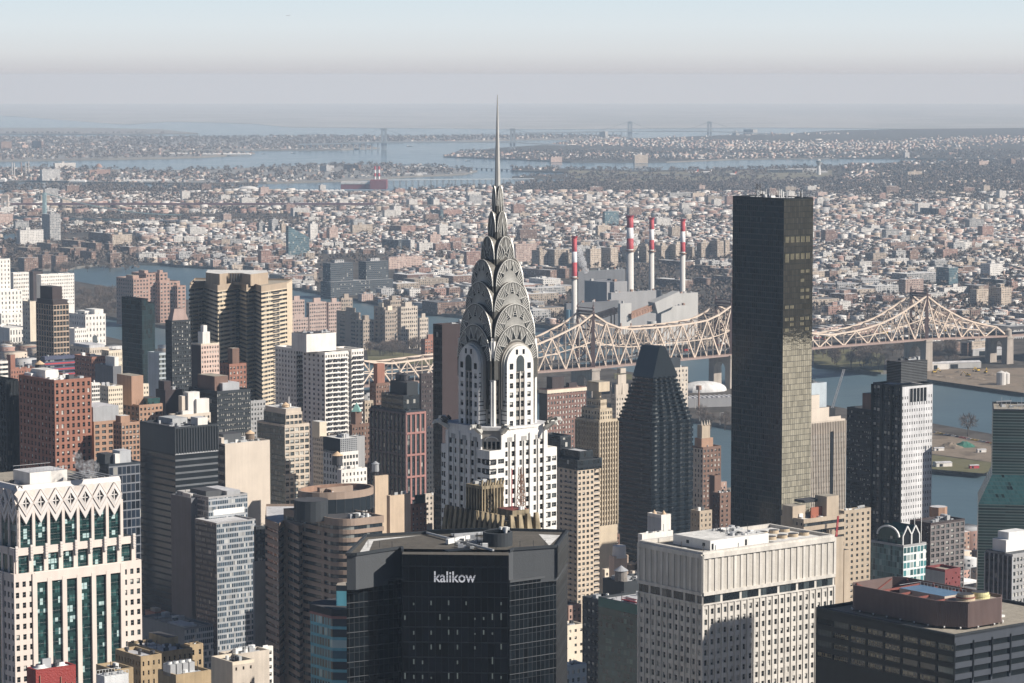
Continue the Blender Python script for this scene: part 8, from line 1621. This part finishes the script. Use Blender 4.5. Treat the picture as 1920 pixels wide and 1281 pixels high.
t = b.mb('roof_rail'); t.bar((1.5,1,b.H+4.6),(9,1,b.H+5.2),.5,m_unitw); t.bar((12,2,b.H+3.4),(20,2,b.H+3.4),.5,m_unitw)
for x in (2,4.2,6.4,8.6,12,14,16): t.bar((x,1,b.H),(x,1,b.H+(7 if x in (4.2,14) else 4.6)),.16,m_unitw)
b.clutter(b.rect(2), b.H, 20, 2.6); b.done()
b = Bld("grey_finned_block", "grey block with pale fins and white roof plant at the right edge", 1848, 1899, 2000, 1044, 1200); b.zmin = b.z(1160)
b.tier(b.rect(), -3, b.H, {0: G_(16, 13.4, .62, .55, c_grey, kinds='fmmhq'), 3: ('f', 6, fmat("slate_strip_glass", (.05,.055,.065), 1.7, 3.3, .9, .55, glass=(.02,.026,.034), blind=(.3,.3,.28), pb=.1), m_galv, .35, .5)}, c_grey, r_silver, 1.)
b.new('roof_plant').box(b.l2*.05, b.l1*.35, b.H+1, b.l2*.8, b.l1*.85, b.H+6, m_unitw, m_unitw); b.new('roof_plant').box(b.l2*.12, b.l1*.4, b.H+6, b.l2*.45, b.l1*.8, b.H+9, m_unitw, m_unitw); b.new('dark_plant').box(b.l2*.0, b.l1*.3, b.H, b.l2*.7, b.l1*.98, b.H+1, m_unitd); b.clutter(b.rect(1), b.H, 10, 1.6); b.done()
# black office with the brown screened roof plant
b = Bld("brown_screen_office", "black office with a brown ribbed roof screen round its plant", 1530, 1790, 2030, 1193, 900); b.zmin = b.z(1281); fl = 22.4*b.m; m_bk = mat("blue_black_steel", (.05,.058,.072), .5, var=.15)
nb = 7; b.grid((0,0),(b.l2,0),-3,b.H-2.2,nb,fl,.92,.52,m_bk,kinds='d',dep=.5,fr=False); b.quad((0,0),(b.l2,0),b.H-2.2,b.H,m_bk); b.grid((0,b.l1),(0,0),-3,b.H-2.2,8,fl,.9,.55,c_black,kinds='dddm',dep=.3,fr=False); b.quad((0,b.l1),(0,0),b.H-2.2,b.H,c_black)
b.fins((0,0),(b.l2,0),b.zmin,b.H-2.2,nb,c_black,.5,.25,'mullion'); b.quad((b.l2,0),(b.l2,b.l1),-3,b.H,c_black); b.quad((b.l2,b.l1),(0,b.l1),-3,b.H,c_black); b.roof(b.rect(), b.H-.5, r_gravel, .9, c_char, 1.0)
z = b.H - 2.8
rg = random.Random(4); m_rm = fmat("office_room_pane", (.10,.09,.06), .9, 1.1, .75, .8, glass=(.012,.014,.016), blind=(.22,.19,.12), pb=.35)
while z > b.zmin:
    for k in range(8):
        if rg.random() < .75: y = b.l1*(k+.08)/8; b.mb('room_pane').face([(.27,y+b.l1*.105,z-fl*.55),(.27,y,z-fl*.55),(.27,y,z-.6),(.27,y+b.l1*.105,z-.6)], m_rm)
    z -= fl
m_scr = mat("brown_ribbed_metal", (.15,.105,.095), .6, var=.15); zr = b.H - .5; zs0, zs1 = zr + .7, b.z(1133, 10) ; m_rs = mat("red_oxide_steel", (.21,.07,.055), .6)
sc_ = [(9.5,13.5),(13.5,6.2),(28,6.2),(31,9),(31,51),(28,54.5),(9.5,54.5),(7,51)]; sc_ = [(7,14.5),(13,6.2),(28,6.2),(31,9),(31,51),(28,54.5),(10,54.5),(7,51)]; N = len(sc_)
for i in range(N):
    p, q = Vector(sc_[i]), Vector(sc_[(i+1)%N]); L = (q-p).length; n = max(2, int(L/.55)); dd = (q-p)/n; no = Vector((dd.y,-dd.x)).normalized()*.16; t = b.new('roof_screen')
    for k in range(n):
        a, c = p + dd*k, p + dd*(k+1); m1 = a.lerp(c,.5) + no; t.face([(*a,zs0),(*m1,zs0),(*m1,zs1),(*a,zs1)], m_scr); t.face([(*m1,zs0),(*c,zs0),(*c,zs1),(*m1,zs1)], m_scr)
    t.face([(*(q-no*1.2),zs0),(*(p-no*1.2),zs0),(*(p-no*1.2),zs1),(*(q-no*1.2),zs1)], m_scr); t.bar((*p,zs1),(*q,zs1),.4,m_scr,.25)
    for k in range(max(2, int(L/6))): a = p.lerp(q, (k+.5)/max(2,int(L/6))); b.mb('screen_legs').bar((*a,zr),(*a,zs0+.2),.3,m_scr); lp_ = a + no*3; b.new('roof_lamp').box(lp_.x-.2,lp_.y-.2,zs0-.2,lp_.x+.2,lp_.y+.2,zs0+.2,m_unitw)
for y in (18,26,34,42): b.new('cross_beam').bar((7.3,y,zs1-1.2),(30.7,y+2,zs1-1.2),.5,m_rs,.7)
for a, c in (((30.3,14),(30.3,26)),((30.3,26),(30.3,38)),((30.3,38),(30.3,50)),((11,53.8),(27,53.8))): b.new('bracing').bar((*a,zs0+.5),(*c,zs1-.4),.35,m_rs); b.new('bracing').bar((*c,zs0+.5),(*a,zs1-.4),.35,m_rs); b.new('bracing').bar((*a,zs0),(*a,zs1),.4,m_rs)
b.mb('plant_floor').face([(p[0],p[1],zr+1.4) for p in sc_], r_tar); b.new('plant_room').box(16.5, 20, zr+1.4, 26.5, 40, zs1-.4, c_stone, mat("blue_pond_roof", (.11,.19,.28), .25)); 
t = b.mb('plant_rail')
for k in range(14): t.bar((26.4,20+20*k/13,zs1-.4),(26.4,20+20*k/13,zs1+.6),.08,m_galv)
t.bar((26.4,20,zs1+.6),(26.4,40,zs1+.6),.1,m_galv); t.bar((16.5,40,zs1+.6),(26.4,40,zs1+.6),.1,m_galv)
b.new('fan_deck').box(14.2, 7.2, zr+1.4, 29, 17.5, zs1-.6, c_stone, r_tan)
for x, y, m_ in ((18.2,12.6,m_fan),(24.6,12.2,mat("yellow_fan_drum", (.62,.58,.30), .6))): b.new('cooling_fan').cyl(x, y, zs1-.6, zs1+1.4, 3.1, 2.7, m_, 24, m_steel); b.new('cooling_fan').cyl(x, y, zs1+.2, zs1+.6, 3.15, 3.1, m_rs if m_ is m_fan else m_, 24, m_steel)
b.clutter([(33,4),(b.l2-2,4),(b.l2-2,b.l1-4),(33,b.l1-4)], zr, 16, 3); b.clutter([(14,18),(22,18),(22,21),(14,21)], zr+1.4, 8, 1.5); b.done()
T("brown_roof_block", "brown flat roof with rooftop boxes at the bottom right corner behind the black office", 1850, 1885, 1990, 1168, 960, 1200, c_umber, r_tan, None, None, clut=14)
# neighbour to the south whose shadow falls on the white ribbed office
T("south_neighbour", "pale office block standing south of the white ribbed office", 1977, 2061, 2130, 781, 998.8, 1281, c_stone, r_gravel, None, None, clut=0, l1=20, l2=20)
# steam and smoke
def puff(name, pts, label, dens, col=(.95,.95,.96,1)):
    m = bpy.data.materials.new(name + "_vapour"); m.use_nodes = True; t = m.node_tree; t.nodes.remove(t.nodes["Principled BSDF"]); pv = t.nodes.new("ShaderNodeVolumePrincipled"); pv.inputs['Color'].default_value = col
    tc = _n(t, "ShaderNodeTexCoord"); n = _noise(t, tc.outputs['Object'], 3.2 / max(p[3] for p in pts), 4); t.links.new(_math(t, 'MULTIPLY', _math(t, 'MAXIMUM', _math(t, 'SUBTRACT', n, .46), 0.), dens), pv.inputs['Density']); t.links.new(pv.outputs[0], t.nodes["Material Output"].inputs['Volume'])
    bm = bmesh.new(); c0 = Vector(pts[0][:3])
    for x, y, z, r in pts: bmesh.ops.create_icosphere(bm, subdivisions=2, radius=r, matrix=Matrix.Translation(Vector((x, y, z)) - c0))
    me = bpy.data.meshes.new(name); bm.to_mesh(me); bm.free(); me.materials.append(m); o = bpy.data.objects.new(name, me); COL.objects.link(o); o.location = c0; o['kind'] = 'stuff'; tag(o, label, name)
pw = lambda px, py, Y, r: (*P(px, py, Y), r)
puff("smoke", [pw(1098,507,3600,4.5), pw(1093,495,3600,5.5), pw(1089,486,3600,6), pw(1087,476,3600,5), pw(1084,468,3600,4)], "white smoke drifting up beside the leftmost striped chimney", 3.5)
puff("steam", [pw(168,890,1020,2.6), pw(163,880,1020,3.2), pw(172,876,1020,3.0), pw(150,870,1020,2.2), pw(145,856,1020,2.0)], "thin steam rising from the roof of the diamond topped building", 1.6)
# ================================================================ low houses filling the streets between the towers
kp = []
for ia in range(-40, 60):
    for ib in range(0, 75):
        a0, b0 = ia * 88., ib * 62.
        a = a0
        while a < a0 + 70:
            wx = rnd.uniform(9, 24)
            for row in (0, 24): kp.append((a + wx/2, b0 + row + 10, ZL - 1, wx, rnd.uniform(16, 21), rnd.choice((10, 13, 16, 18, 22, 26)), rnd.choice((0,1,2,2,4,5)), rnd.choice((6,7,7,8,8,9))))
            a += wx + rnd.choice((0, 0, 1))
K = np.array(kp); kx, ky = xy(K[:,0], K[:,1], TH); kpt = np.stack([kx, ky], 1)
ok = inpoly(kpt, MANH) & (ky > 700) & (ky < 3250) & (np.abs(kx) < 950)
shore = np.ones(len(K), bool)
for dx, dy in ((40, 20), (60, -30), (25, 45)): shore &= inpoly(kpt + np.array([[dx, dy]]), MANH)
tag(boxes_mesh("low_street_houses", K[ok & shore], TH, WLIST + RF), "low brick and stone houses filling the streets between the towers", "houses", kind='stuff')
